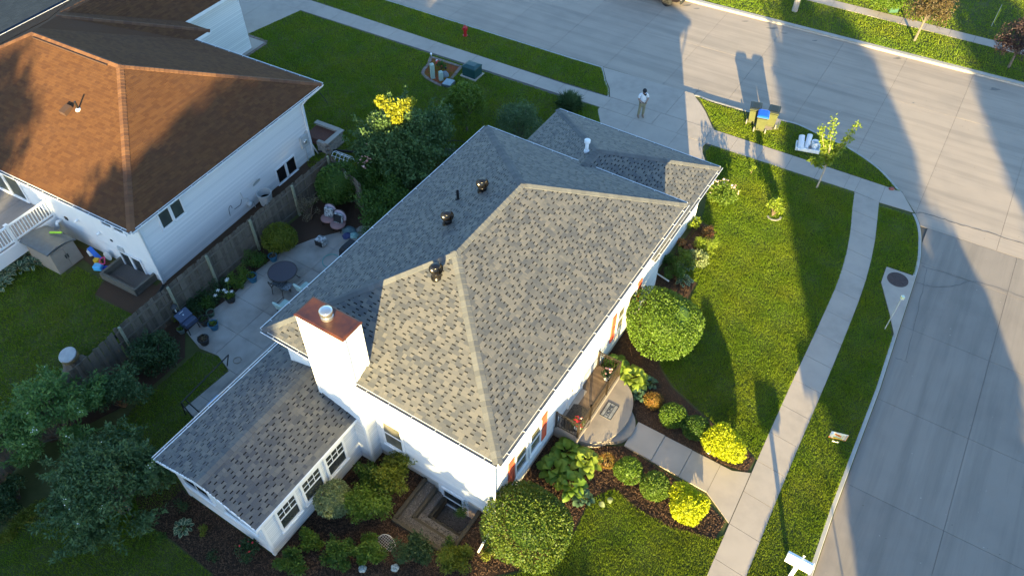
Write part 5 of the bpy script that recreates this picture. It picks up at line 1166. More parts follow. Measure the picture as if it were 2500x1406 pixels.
for nm, poly, dens in lawns:
    xs, ys = [p[0] for p in poly], [p[1] for p in poly]; x0, x1, y0, y1 = min(xs), max(xs), min(ys), max(ys)
    x0, x1, y0, y1 = max(x0,-32), min(x1,42), max(y0,6), min(y1,60)
    nn = int((x1-x0)*(y1-y0)*1900*dens); X, Y = rng.uniform(x0,x1,nn), rng.uniform(y0,y1,nn)
    # fewer blades where the lawn is far away or outside the view
    dist = np.sqrt(X*X+Y*Y+650); keep = (rng.random(nn) < np.clip((30/dist)**1.8, .12, 1)) & inview(X, Y) & pip(X, Y, poly)
    BV.append(np.stack([X[keep], Y[keep]], 1))
G2 = np.concatenate(BV); n = len(G2); print('grass blades', n)
th = rng.uniform(0, 6.283, n); hgt = rng.uniform(.035,.075,n)*(1+.35*np.sin(G2[:,0]*3.1)*np.sin(G2[:,1]*2.7)); wd = rng.uniform(.007,.013,n)*(np.sqrt(G2[:,0]**2+G2[:,1]**2+650)/28)
ln = rng.normal(size=(n,2))*.022; Bz = np.full(n, -.012)
c_, s_ = np.cos(th)*wd, np.sin(th)*wd
V = np.stack([np.stack([G2[:,0]-c_, G2[:,1]-s_, Bz],1), np.stack([G2[:,0]+c_, G2[:,1]+s_, Bz],1), np.stack([G2[:,0]+ln[:,0], G2[:,1]+ln[:,1], hgt],1)],1).reshape(-1,3)
gr = mesh_np('grass', V, np.arange(3*n).reshape(-1,3), m_grass, None, 3); tag(gr, 'short green lawn grass around the houses and along the pavements', 'grass', kind='stuff')
# bark chips on the beds
chipP = []
for poly, cnt in ((gl([(395,1120),(330,1215),(345,1265),(430,1325),(520,1400),(560,1420),(1120,1420),(1200,1400),(1290,1388),(1390,1320),(1440,1215),(1500,1195),(1560,1248),(1640,1290),(1742,1320)])+ml([(4.72,-6.4),(5.2,-5.2),(5.4,-3.3),(5.5,-2.0),(5.0,-1.2),(4.5,-.5),(4.5,.5),(0.42,.5),(0.42,1.0),(-1.55,1.0),(-1.55,3.52),(0.4,3.52),(0.4,6.0),(-4.7,6.0),(-4.7,10.4)]), 26000),
                  (ml([(6.78,-2.0),(6.78,-5.3),(6.95,-6.3),(7.6,-6.35)])+gl([(1838,1120),(1818,1098),(1756,1052),(1696,1002),(1636,947),(1608,900),(1596,860),(1640,800),(1690,690),(1632,664),(1665,642),(1708,620),(1734,590),(1738,570),(1732,558),(1712,548),(1690,562)])+ml([(14.8,0.5),(8,.5),(8,-.6),(7.1,-1.6)]), 15000)):
    xs, ys = [p[0] for p in poly], [p[1] for p in poly]; nn = cnt*3; X, Y = rng.uniform(min(xs),max(xs),nn), rng.uniform(min(ys),max(ys),nn); k = pip(X, Y, poly); chipP.append(np.stack([X[k],Y[k]],1)[:cnt])
C2 = np.concatenate(chipP); n = len(C2); a = rng.uniform(0,6.283,n); l = rng.uniform(.012,.045,n); w = rng.uniform(.006,.014,n); z = rng.uniform(.008,.03,n); tz = rng.normal(size=n)*.008
dx, dy = np.cos(a)*l, np.sin(a)*l; ex_, ey_ = -np.sin(a)*w, np.cos(a)*w
V = np.stack([np.stack([C2[:,0]-dx-ex_,C2[:,1]-dy-ey_,z-tz],1),np.stack([C2[:,0]+dx-ex_,C2[:,1]+dy-ey_,z+tz],1),np.stack([C2[:,0]+dx+ex_,C2[:,1]+dy+ey_,z+tz+.006],1),np.stack([C2[:,0]-dx+ex_,C2[:,1]-dy+ey_,z-tz+.006],1)],1).reshape(-1,3)
m_chip = mat('bark_chip', (.055,.032,.020), 1.0, rnd=((.17,.095,.055),.8), spec=.15)
ck = mesh_np('mulch_chips', V, np.arange(4*n).reshape(-1,4), m_chip, None, 4); tag(ck, 'dark brown bark chips spread over the planting beds', 'mulch', kind='stuff')

# grit, seeds and clippings scattered on the road and walks
n = 1500; X, Y = rng.uniform(2,34,n), rng.uniform(8,52,n); k = pip(X, Y, street_poly); X, Y = X[k], Y[k]; n = len(X); a = rng.uniform(0,6.283,n); r = rng.uniform(.012,.035,n); zz_ = np.full(n,-.123)
V = np.stack([np.stack([X+r*np.cos(a+q),Y+r*np.sin(a+q)*.6,zz_+.004*(q % 2)],1) for q in (0,1.3,3.0,4.4)],1).reshape(-1,3)
db = mesh_np('road_grit', V, np.arange(4*n).reshape(-1,4), mat('grit',(.46,.40,.33),.9,rnd=((.10,.085,.06),.9)), None, 4); tag(db, 'small grit, seeds and clippings scattered over the concrete street', 'grit', kind='stuff')
# ================================================================ fence
fence = thing('wooden_fence', 'weathered grey wooden board fence between the two back yards', 'fence', (*MO,0), AM)
me_b = [MB().box(-.066,.066,-.009,.009,0,h).mesh('board', m_wood) for h in (1.80,1.83,1.86)]
def fence_run(p, q, side, posts, rails=True):
    L = math.dist(p, q); d = ((q[0]-p[0])/L, (q[1]-p[1])/L); nrm_ = (-d[1]*side, d[0]*side); a = math.atan2(d[1], d[0]); n = int(L/.142)
    for k in range(n):
        s = (k+.5)*.142; off = .024
        inst('board', random.choice(me_b), fence, loc=(p[0]+d[0]*s-nrm_[0]*off, p[1]+d[1]*s-nrm_[1]*off, .03), rot=(random.uniform(-.012,.012),random.uniform(-.008,.008),a))
    if rails:
        for z in (.35,1.05,1.62): MB().bar((p[0]+nrm_[0]*.02,p[1]+nrm_[1]*.02,z),(q[0]+nrm_[0]*.02,q[1]+nrm_[1]*.02,z),.04,.085).build('rail', m_wood, fence)
    for s in posts:
        MB().bar((p[0]+d[0]*s+nrm_[0]*.09,p[1]+d[1]*s+nrm_[1]*.09,0),(p[0]+d[0]*s+nrm_[0]*.09,p[1]+d[1]*s+nrm_[1]*.09,1.88),.10).build('post', m_post, fence)
fence_run((-1.75,17.05), (11.35,17.42), -1, [.2,2.7,4.85,7.5,10.3,12.9]); fence_run((11.35,17.45), (10.35,14.6), -1, [1.8])
fence_run((-10.5,16.15), (-1.75,17.0), 1, [1.5,4,6.4], rails=False); MB().bar((-10.5,16.2,1.0),(-1.75,17.05,1.0),.04,.09).build('rail', m_wood, fence)
# ================================================================ helpers for small things
def P3(px, py, z=0): return (*g(px, py, z), z)
def pot(label, px, py, r, h, m, plant=None, group='pots on the patio', n=260, soil=True):
    t = thing('plant_pot', label, 'pot', P3(px, py)[:2]+(0.012,), 0, group)
    MB().lathe([(r*.72,0),(r*.95,h*.86),(r*1.06,h*.86),(r*1.06,h),(r*.92,h),(r*.86,h*.8)], n=20, cap=False).build('pot', m, t, smooth=False); MB().lathe([(r*.72,0),(.001,.002)], n=20).build('pot_base', m, t)
    MB().lathe([(r*.88,h*.8),(r*.5,h*.83),(.001,h*.82)], n=16, cap=False).build('soil', m_mulch, t)
    if plant is not None:
        D = rdir(n); D[:,2] = np.abs(D[:,2]); leaf_cloud('foliage', np.array([0,0,h*.85])+D*np.array([r,r,r*.9])*rng.random((n,1)), D, .09, .045, plant, t, .8)
    return t
m_blue = mat('teal_blue_glaze', (.020,.105,.175), .35); m_pdark = mat('dark_plastic', (.022,.021,.022), .5); m_pgrn = mat('green_pot', (.06,.10,.06), .6)
pot('teal blue pot at the edge of the round shrub', 669, 636, .2, .34, m_blue, f_dry, n=50)
pot('teal blue pot below the middle fence post', 619, 686, .22, .36, m_blue, f_mid, n=60)
pl_ = pot('dark pot of white lilies at the patio edge', 565, 735, .24, .34, m_pdark, f_bright, n=260)
for k in range(7):
    a = random.uniform(0,6.28); r = random.uniform(.1,.55); z = random.uniform(.6,1.15); x, y = r*math.cos(a)-.1, r*math.sin(a)+.1
    MB().tube([(0,0,.3),(x*.5,y*.5,z*.7),(x,y,z)], .008, 5).build('stalk', f_bright, pl_)
    b = MB()
    for q in range(6):
        t = q*1.047; b.add([(x,y,z),(x+.05*math.cos(t-.3),y+.05*math.sin(t-.3),z+.04),(x+.11*math.cos(t),y+.11*math.sin(t),z+.03),(x+.05*math.cos(t+.3),y+.05*math.sin(t+.3),z+.04)],[(0,1,2,3)])
    b.build('lily', p_white, pl_)
pot('teal blue pot next to the dark barbecue', 525, 802, .21, .34, m_blue, f_bright, n=70); pot('black pot touching the teal pot by the barbecue', 502, 792, .22, .36, m_pdark, f_dark, n=70)
pot('dark pot nearest the grass patch', 501, 838, .23, .33, m_pdark, f_dry, n=60); pot('small pale green pot left of the barbecue', 445, 812, .15, .26, mat('pale_green_pot',(.16,.21,.19),.6), f_bright, n=60); pot('empty dark green pot behind the teal pot', 517, 770, .17, .25, m_pgrn, None)
# dark barbecue with its lid open
q = thing('barbecue', 'dark blue-grey barbecue with open square lid beside the fence bed', 'barbecue', P3(470,805)[:2]+(0.012,), AM)
m_bbq = mat('slate_blue_enamel', (.045,.06,.105), .35)
MB().bbox(-.3,.3,-.22,.22,.45,.68,.03).build('firebox', m_bbq, q); o = MB().bbox(-.32,.32,-.02,.42,0,.05,.02).build('lid', m_bbq, q); o.location = (0,.05,.7); o.rotation_euler = (R(35),0,0)
MB().lathe([(.03,0),(.03,.01)], (0,.2,.05), 10).build('lid_badge', m_steel, o); MB().bar((-.1,.33,.06),(.1,.33,.06),.02).build('handle', m_steel, o)
for x in (-.26,.26):
    for y in (-.18,.18): MB().bar((x,y,0),(x*.9,y*.9,.47),.03).build('leg', m_black, q)
# round glass table with a blanket over a chair
t = thing('patio_table', 'round patio table with smoky glass top on thin dark legs', 'table', P3(698,690)[:2]+(0.012,), 0)
m_smoke = mat('smoked_glass', (.045,.035,.042), .35, spec=.4)
MB().lathe([(.0,.715),(.62,.715),(.62,.73),(0,.73)], n=36).build('glass_top', m_smoke, t)
b = MB(); b.tube([(.64*math.cos(a),.64*math.sin(a),.72) for a in [2*math.pi*k/36 for k in range(37)]], .018, 6); b.build('rim', m_bronze, t)
for k in range(4):
    a = k*1.571+.5; MB().tube([(.3*math.cos(a),.3*math.sin(a),.71),(.42*math.cos(a),.42*math.sin(a),.4),(.62*math.cos(a),.62*math.sin(a),.03),(.68*math.cos(a),.68*math.sin(a),.0)], .016, 6).build('leg', m_bronze, t)
m_throw = mat('black_white_throw', (.30,.32,.34), .95, var=(.03,.03,.035), vscale=28, world=False)
th_ = thing('patio_chair', 'dark mesh chair pushed to the round table with a patterned throw over it', 'chair', P3(688,715)[:2]+(0.012,), R(-25))
def chair_frame(t, m, w=.28, seat=.42, back=.9):
    for s in (-1,1):
        MB().tube([(s*w,.28,0),(s*w,.22,seat),(s*w,-.2,seat),(s*w,-.26,0)], .016, 6).build('leg', m, t); MB().tube([(s*w,.2,seat+.2),(s*w,-.2,seat+.2),(s*w,-.3,back)], .014, 6).build('arm', m, t)
    b = MB(); b.tube([(-w,-.2,seat),(-w,-.33,back-.05),(-w*.6,-.36,back),(w*.6,-.36,back),(w,-.33,back-.05),(w,-.2,seat)], .016, 6); b.build('back_frame', m, t)
chair_frame(th_, m_bronze)
n = 12; vs_ = []; rr_ = random.Random(4)
for i in range(n+1):
    for j in range(n+1):
        s, q_ = i/n, j/n; y = .35-.75*s; z = (.46 if s < .55 else .46+(s-.55)*1.1)+.03*math.sin(9*q_+3*s)+(-.25*max(0,abs(q_-.5)-.3)); vs_.append(((q_-.5)*.85+.05*math.sin(5*s), y, z))
MB().add(vs_, [(i*(n+1)+j,(i+1)*(n+1)+j,(i+1)*(n+1)+j+1,i*(n+1)+j+1) for i in range(n) for j in range(n)]).build('throw', m_throw, th_, smooth=True)
# two cushioned chairs half under the eave
m_cush = mat('pale_mint_cushion', (.42,.52,.46), .95, var=(.36,.46,.40), vscale=5)
for px, py, rz, lb in ((703,765,R(-30),'cushioned metal chair nearest the chimney side of the eave'),(752,722,R(-35),'cushioned metal chair half hidden by the eave near the round table')):
    c = thing('patio_chair', lb, 'chair', P3(px,py)[:2]+(0.012,), rz, 'cushioned patio chairs'); chair_frame(c, m_black, .31)
    bevel(MB().bbox(-.28,.28,-.22,.28,.44,.54,.03).build('seat_cushion', m_cush, c), .03); o = bevel(MB().bbox(-.26,.26,-.05,.05,0,.5,.03).build('back_cushion', m_cush, c), .03); o.location = (0,-.28,.5); o.rotation_euler = (R(14),0,0)
MB().lathe([(.0,0),(.12,.02),(.17,.1),(.1,.17),(0,.19)], n=10).build('folded_towel', mat('pale_blue_cloth',(.45,.55,.62),.95), c)
# boxes with black and white print, lounge chairs, covered grill, towels, hose
m_print = mat('black_white_print', (.55,.56,.55), .9, var=(.03,.03,.03), vscale=11, world=False)
def pouf(label, px, py, rz, z=.012):
    t = thing('pouf', label, 'pouf', (*g(px,py),z), rz, 'printed poufs'); o = MB().bbox(-.24,.24,-.22,.22,.02,.42,.07).build('cover', m_print, t); bevel(o, .02); MB().box(-.2,.2,-.225,-.215,.06,.36).build('dark_panel', m_rubber, t); return t
pouf('black and white printed pouf standing alone on the patio', 786, 597, R(-25))
m_lav = mat('lavender_cushion', (.40,.33,.38), .95); m_rust = mat('dusty_rose_seat', (.26,.15,.14), .9)
for px, py, lb, mm in ((805,545,'round-backed lounge chair with printed cushion by the dry shrub',m_print),(828,560,'round-backed lounge chair with black and white cushion',m_print)):
    c = thing('lounge_chair', lb, 'chair', (*g(px,py),.012), R(-22), 'round-backed lounge chairs')
    ring = MB(); ring.tube([(.36*math.cos(a),.30+.02*math.sin(a),.62+.36*math.sin(a)) for a in [2*math.pi*k/24 for k in range(25)]], .022, 6); ring.build('back_hoop', m_bronze, c)
    o = MB().lathe([(0,0),(.33,0),(.35,.04),(.3,.08),(0,.1)], n=22).build('back_cushion', m_lav, c, smooth=True); o.matrix_local = Matrix.Translation((0,.33,.62)) @ Matrix.Rotation(R(80), 4, 'X')
    MB().lathe([(0,.3),(.36,.3),(.38,.35),(.33,.4),(0,.41)], n=22).build('seat_cushion', m_rust, c, smooth=True)
    for k in range(4): a = k*1.571+.78; MB().tube([(.28*math.cos(a),.28*math.sin(a),.32),(.33*math.cos(a),.33*math.sin(a),0)], .018, 6).build('leg', m_bronze, c)
    o = MB().bbox(-.24,.24,-.09,.09,0,.46,.06).build('throw_pillow', mm, c); o.location = (0,.05,.42); o.rotation_euler = (R(-18),0,0)
    if px > 810: o2 = MB().bbox(-.2,.2,-.1,-.085,.04,.42,.02).build('pillow_front', m_rubber, o)
t = thing('covered_grill', 'tall grill under a black cover at the eave', 'grill', (*g(862,640),.012), AM)
MB().loft([[(-.42,-.3,0),(.42,-.3,0),(.42,.3,0),(-.42,.3,0)],[(-.45,-.32,.6),(.45,-.32,.6),(.45,.32,.6),(-.45,.32,.6)],[(-.42,-.28,1.0),(.42,-.28,1.0),(.42,.28,1.0),(-.42,.28,1.0)],[(-.3,-.16,1.15),(.3,-.16,1.15),(.3,.2,1.15),(-.3,.2,1.15)]]).build('cover', mat('black_cover',(.008,.008,.009),.7), t); MB().box(-.4,.4,-.32,.32,.0,.03).build('hem', m_rubber, t)
for px, py, mm, lb, r in ((852,565,mat('grey_teal_cloth',(.11,.17,.18),.95,var=(.07,.12,.13),vscale=6),'heap of grey-teal cloth beside the lounge chairs',.3),(848,578,mat('navy_cloth',(.04,.05,.13),.95),'navy cloth lying below the grey-teal heap',.2),(865,577,mat('turquoise_cloth',(.12,.28,.26),.95,var=(.3,.42,.4),vscale=9),'turquoise printed cloth beside the eave',.2)):
    rr_ = random.Random(int(px)); b = MB(); k = 14; rings = [[(r*s*(1+.35*rr_.random())*math.cos(6.283*i/k), r*s*(.8+.35*rr_.random())*math.sin(6.283*i/k), z) for i in range(k)] for s, z in ((1,.0),(.95,.08),(.6,.16),(.2,.2))]
    tag(b.loft(rings).build('cloth_heap', mm, None, loc=(*g(px,py),.012)), lb, 'cloth', 'cloths by the grill')
hz = [(0.02,.0),(.15,.3),(.05,.6),(-.25,.75),(-.55,.6),(-.62,.3),(-.5,0),(-.2,-.1)]
hx, hy = g(818,650); tag(MB().tube(smooth_line([(hx+x,hy+y,.03) for x, y in hz], 6), .017, 6).build('garden_hose', mat('aqua_hose',(.07,.30,.26),.5)), 'aqua garden hose curving out from under the eave', 'hose')
# hammock stand near the sunroom
hs = thing('hammock_stand', 'black metal tube frame standing on the patio beside the sunroom eave', 'stand', (*g(530,975),.012), AM)
for pts in ([(-1.2,.2,1.1),(1.35,.35,1.15)],[(-1.2,.2,1.1),(-1.25,-.5,.0)],[(-1.2,.2,1.1),(-1.15,.5,.0)],[(-1.0,.2,1.05),(-.9,-.35,.2),(-.7,-.4,.1)],[(1.35,.35,1.15),(1.4,.9,0)],[(-.95,-.2,.5),(-.6,-.4,.1)]): MB().tube(pts, .025, 8).build('frame_tube', m_black, hs)
tag(MB().bbox(-.32,.32,-.25,.25,0,.25,.05).build('plastic_tub', mat('light_blue_plastic',(.16,.38,.62),.4), None, loc=(*g(532,990),.012), rz=AM), 'light blue plastic tub under the sunroom eave', 'tub')
MB().tube([(.13*math.cos(a),.13*math.sin(a),.02) for a in [5.6*k/20 for k in range(21)]], .015, 6)
rgx = g(580,880); tag(MB().tube([(rgx[0]+.16*math.cos(a),rgx[1]+.16*math.sin(a),.025) for a in [5.9*k/20 for k in range(21)]], .014, 6).build('rope_ring', mat('tan_rope',(.22,.18,.13),.9)), 'thin tan ring lying on the patio', 'ring')
# lantern hanging on the fence post
lt = thing('fence_lantern', 'black metal lantern hanging on the fence by the bed', 'lantern', (*mw(.7,16.75),.75), AM)
for s in (-1,1):
    for y in (-1,1): MB().bar((s*.09,y*.09,0),(s*.09,y*.09,.35),.015).build('bar', m_black, lt)
MB().box(-.11,.11,-.11,.11,-.02,.0).build('base', m_black, lt); MB().lathe([(.16,.35),(.1,.42),(.02,.48),(.0,.49)], n=8).build('cap', m_black, lt); MB().lathe([(.03,.0),(.03,.15)], n=8).build('candle', p_white, lt)
# stump with a pale round top
st = thing('tree_stump', 'old tree stump with pale round slab on top beyond the fence', 'stump', (*g(188,898),0), 0)
n = 16; rr_ = random.Random(3); prof = [(.62,-.05),(.46,.18),(.36,.45),(.33,.62)]
MB().loft([[(r*(1+.22*math.sin(5*a+.6)*(1 if i < 2 else .3))*math.cos(a), r*(1+.22*math.sin(5*a+.6)*(1 if i < 2 else .3))*math.sin(a), z) for a in [6.283*k/n for k in range(n)]] for i, (r, z) in enumerate(prof)]).build('stump', mat('stump_bark',(.10,.085,.07),.95,var=(.16,.14,.12),vscale=8,bump=.8,bscale=20), st)
MB().lathe([(.31,.62),(.34,.64),(.35,.78),(.33,.8)], n=22).build('split_log', mat('yellow_log',(.24,.17,.07),.9,var=(.15,.11,.06),vscale=9), st)
o = MB().lathe([(.0,0),(.33,0),(.36,.02),(.36,.05),(.33,.07),(0,.08)], n=26).build('round_slab', mat('pale_slab',(.42,.43,.42),.9,var=(.34,.35,.35),vscale=5), st); o.location = (-.03,.02,.82); o.rotation_euler = (R(14),R(-6),0)
# ================================================================ neighbour's yard things
s = thing('storage_shed', 'beige plastic storage shed with curved grey-blue lid below the deck', 'shed', (*NO,0), AN)
m_beige = mat('beige_plastic', (.30,.265,.225), .6, var=(.27,.24,.20), vscale=4); m_lid = mat('grey_blue_lid', (.115,.135,.145), .5, var=(.09,.105,.115), vscale=5)
MB().loft([[(-1.22,5.2,0),(.06,5.2,0),(.06,6.95,0),(-1.22,6.95,0)],[(-1.18,5.24,1.2),(.02,5.24,1.2),(.02,6.9,1.2),(-1.18,6.9,1.2)]]).build('body', m_beige, s)
for x0, x1 in ((-1.17,-.58),(-.56,.03)):
    d = bevel(MB().loft([[(x0,5.175,.06),(x1,5.175,.06),(x1,5.215,.06),(x0,5.215,.06)],[(x0+.02,5.215,1.14),(x1-.01,5.215,1.14),(x1-.01,5.25,1.14),(x0+.02,5.25,1.14)]]).build('door', m_beige, s), .01)
    MB().box((-.64 if x0 < -1 else -.53),(-.61 if x0 < -1 else -.50),5.15,5.2,.55,.75).build('handle', m_black, d)
n = 10; rings = []
for k in range(n+1):
    x = -1.32+1.44*k/n; t_ = k/n; z = 1.16+.26*math.sin(math.pi*min(1,.25+t_*.75))**.8; rings.append([(x,5.14,z-.08),(x,5.12,z),(x,6.98,z),(x,7.0,z-.08)])
MB().loft(rings).build('lid', m_lid, s)
rings = [[(x,5.35,z),(x,5.33,z+.03),(x,6.78,z+.03),(x,6.8,z)] for x, z in ((-1.0,1.38),(-.6,1.415),(-.2,1.41))]
tag(bevel(MB().box(-.05,.05,-.28,.28,0,.05).build('toy_paddle', mat('lime_plastic',(.25,.6,.02),.4), None, loc=(*nw(-.15,5.95),1.39), rz=AN+.5), .01), 'lime green toy paddle lying on the shed lid', 'toy')
# toys against the wall
def toy(name, label, mb, m, u, v, rz=0, z=.01): return tag(bevel(mb.build(name, m, None, loc=(*nw(u,v),z), rz=AN+rz), .01), label, 'toy', 'toys by the neighbour\'s wall')
pm = lambda n_, c: mat(n_+'_plastic', c, .4)
toy('toy_slide', 'blue plastic toy slide at the back of the toy heap', MB().loft([[(-.12,-.1,0),(.12,-.1,0),(.12,.0,0),(-.12,.0,0)],[(-.1,.1,.3),(.1,.1,.3),(.1,.2,.3),(-.1,.2,.3)],[(-.1,.3,.55),(.1,.3,.55),(.1,.4,.5),(-.1,.4,.5)]]), pm('blue',(.03,.16,.65)), .35, 4.55)
bk = MB(); bk.loft([[(.2*math.cos(a)*k,.02*s,.3+.26*math.sin(a)*k) for a in [6.283*i/16 for i in range(16)]] for s, k in ((-1,1),(1,1))]); toy('toy_board', 'white oval plastic toy backboard leaning on the wall', bk, pm('white',(.6,.6,.58)), .5, 3.95, 1.57+.2)
hb = MB(); hb.tube([(.22*math.cos(a),.18*math.sin(a),.42) for a in [math.pi*1.15*k/12-.3 for k in range(13)]]+[(.21,-.05,.42)], .028, 8); toy('toy_hoop', 'magenta plastic toy hoop in front of the white board', hb, pm('magenta',(.6,.04,.16)), .15, 3.75, .9)
toy('toy_blocks', 'yellow toy block stack beside the white board', MB().box(-.1,.1,-.12,.12,0,.32), pm('yellow',(.6,.36,.02)), .1, 4.25, .3); toy('toy_cart', 'light blue toy cart at the front of the toy heap', MB().bbox(-.16,.16,-.2,.2,.05,.28,.04), pm('sky',(.08,.42,.75)), -.12, 3.95, .4)
toy('toy_bucket', 'dark blue toy bucket next to the light blue cart', MB().lathe([(.1,0),(.14,.26),(.12,.26),(.09,.03)], n=14), pm('navy',(.02,.06,.4)), -.05, 3.5); toy('toy_ball', 'green toy piece between hoop and cart', MB().bbox(-.1,.1,-.08,.08,0,.2,.03), pm('green',(.15,.5,.03)), -.02, 3.98, .5)
tag(MB().lathe([(.10,0),(.12,.28),(.10,.3)], n=12).build('white_bottle', m_pvc, None, loc=(*nw(.35,5.02),.0)), 'small white container beside the shed', 'container')
r_ = thing('round_bin', 'round grey container with open top between fence and wall', 'bin', (*nw(7.15,.35),0)); MB().lathe([(.3,0),(.36,.62),(.38,.66),(.33,.66),(.3,.3)], n=24, cap=False).build('drum', m_ugrey, r_); MB().lathe([(.3,.3),(.001,.3)], n=24).build('inside', m_rubber, r_)
# brick edging along the neighbour's entry path
be = thing('paver_border', 'single row of grey-brown pavers edging the neighbour\'s entry path', 'edging', (*NO,0), AN)
me = MB().bbox(-.1,.1,-.055,.055,-.05,.03,.008).mesh('brick', m_brick)
for p, q in (((19.0,12.3),(18.98,10.65)),((18.85,10.62),(12.2,10.55))):
    L = math.dist(p, q); n = int(L/.118); a = math.atan2(q[1]-p[1], q[0]-p[0])
    for k in range(n): inst('brick', me, be, loc=(p[0]+(q[0]-p[0])*(k+.5)/n, p[1]+(q[1]-p[1])*(k+.5)/n, 0), rot=(0,0,a+math.pi/2+random.uniform(-.05,.05)))
# ================================================================ utility bed on the lawn
ub = thing('brick_edged_bed', 'kite shaped bed of red mulch edged with bricks beside the pavement', 'flower bed', (*g(1085,172),0)); ux, uy = g(1085,172)
outl = [(x-ux,y-uy) for x, y in smooth_line(gl([(1052,140),(1046,158),(1036,170),(1033,182),(1045,193),(1062,203),(1078,210)]),5)+gl([(1100,196),(1126,164)])+gl([(1052,140)])]
flat('red_mulch', [outl[:-1]], .012, m_redmulch, parent=ub)
for p, q in zip(outl, outl[1:]):
    L = math.dist(p, q); n = max(1, round(L/.125)); a = math.atan2(q[1]-p[1], q[0]-p[0])
    for k in range(n): inst('brick', me, ub, loc=(p[0]+(q[0]-p[0])*(k+.5)/n, p[1]+(q[1]-p[1])*(k+.5)/n, .01), rot=(0,0,a+math.pi/2+random.uniform(-.06,.06)))
m_pale = mat('pale_green_steel', (.36,.47,.40), .5, var=(.32,.43,.37), vscale=4)
for px, py, h, lb in ((1057,191,1.0,'taller pale green utility pedestal in the red mulch bed'),(1077,196,.62,'shorter pale green utility pedestal in the red mulch bed')):
    t = thing('utility_pedestal', lb, 'pedestal', (*g(px,py),0), R(20), 'utility pedestals'); MB().loft([[(x*.115,y*.115,z) for x, y in ((-1,-1),(1,-1),(1,1),(-1,1))] for z in (0,h-.08)]+[[(x*.03,y*.03,h) for x, y in ((-1,-1),(1,-1),(1,1),(-1,1))]]).build('housing', m_pale, t); MB().box(-.12,.12,-.12,.12,0,.05).build('foot', m_pale, t)
t = thing('transformer_box', 'dark green transformer box with sloped lid beside the pavement', 'transformer', (*g(1153,184),0), AM+math.pi/2); m_tg = mat('transformer_green', (.012,.060,.058), .45)
MB().box(-.55,.55,-.5,.5,-.02,.06).build('concrete_pad', m_conc, t); bd = MB().box(-.45,.45,-.38,.38,.06,.62).build('cabinet', m_tg, t); MB().loft([[(-.48,-.41,.62),(.48,-.41,.62),(.48,.41,.62),(-.48,.41,.62)],[(-.46,-.39,.68),(.46,-.39,.68),(.46,.39,.68),(-.46,.39,.68)],[(-.3,-.18,.78),(.3,-.18,.78),(.3,.2,.78),(-.3,.2,.78)]]).build('lid', m_tg, t)
for x in (-.22,.22): MB().box(x-.2,x+.2,-.395,-.38,.1,.58).build('door', m_tg, bd)
MB().box(.452,.458,-.15,.15,.3,.55).build('label_plate', m_ugrey, bd)
t = thing('utility_vault', 'flat grey-blue utility vault lid set beside the red mulch bed', 'vault', (*g(1095,207),0), AM+R(8)); MB().bbox(-.34,.34,-.3,.3,-.05,.16,.02).build('box', mat('vault_side',(.07,.09,.09),.8), t); MB().bbox(-.31,.31,-.27,.27,.16,.19,.01).build('lid', mat('vault_lid',(.30,.36,.38),.8,var=(.26,.32,.34),vscale=6), t)
tag(MB().loft([[(.26*k*math.cos(a)*1.1,.2*k*math.sin(a),z+.05*math.sin(3*a)) for a in [6.283*i/9 for i in range(9)]] for k, z in ((1,0),(.95,.14),(.5,.3))]).build('boulder', mat('blue_grey_rock',(.24,.27,.30),.9,var=(.18,.2,.22),vscale=8), None, loc=(*g(1085,187),.0)), 'small grey rock behind the shorter pedestal', 'rock')
clump_plant('flower_plant', 'small plant with red bloom behind the pedestals', 'plant', g(1077,172), .32, .6, f_mid, 500, .08, .045, 8, sub=.4, extra=flowers(p_red, 5, .07))
def stake_light(label, px, py, h, m):
    t = thing('path_light', label, 'path light', (*g(px,py),0), 0, 'path lights'); MB().tube([(0,0,0),(0,0,h)], .018, 8).build('stake', m, t); MB().lathe([(.06,h-.08),(.055,h),(.07,h+.005),(.02,h+.05)], n=10).build('head', m, t)
stake_light('white path light at the tip of the red mulch bed', 1053, 139, .22, m_pvc); stake_light('small white path light behind the taller pedestal', 1067, 155, .2, m_pvc); stake_light('small dark path light by the rock in the red bed', 1089, 178, .35, m_black)
# hydrant
t = thing('fire_hydrant', 'red fire hydrant on the grass verge by the street', 'hydrant', (*g(1136,88),0), R(30)); m_hyd = mat('hydrant_red', (.42,.015,.02), .4, var=(.36,.012,.016), vscale=5)
MB().lathe([(.16,0),(.16,.04),(.105,.05),(.10,.40),(.14,.41),(.14,.45),(.115,.46),(.115,.56),(.135,.57),(.135,.60),(.11,.64),(.07,.69),(.035,.71),(.03,.76),(0,.765)], n=18).build('barrel', m_hyd, t, smooth=False)
for a, r, l in ((0,.055,.19),(math.pi,.055,.19),(-math.pi/2,.075,.2)):
    o = MB().lathe([(r,.08),(r,l-.03),(r*1.25,l-.03),(r*1.25,l),(r*.4,l+.01),(r*.4,l+.035),(0,l+.035)], n=12).build('nozzle', m_hyd, t); o.matrix_local = Matrix.Translation((0,0,.51)) @ Matrix.Rotation(a, 4, 'Z') @ Matrix.Rotation(math.pi/2, 4, 'Y')
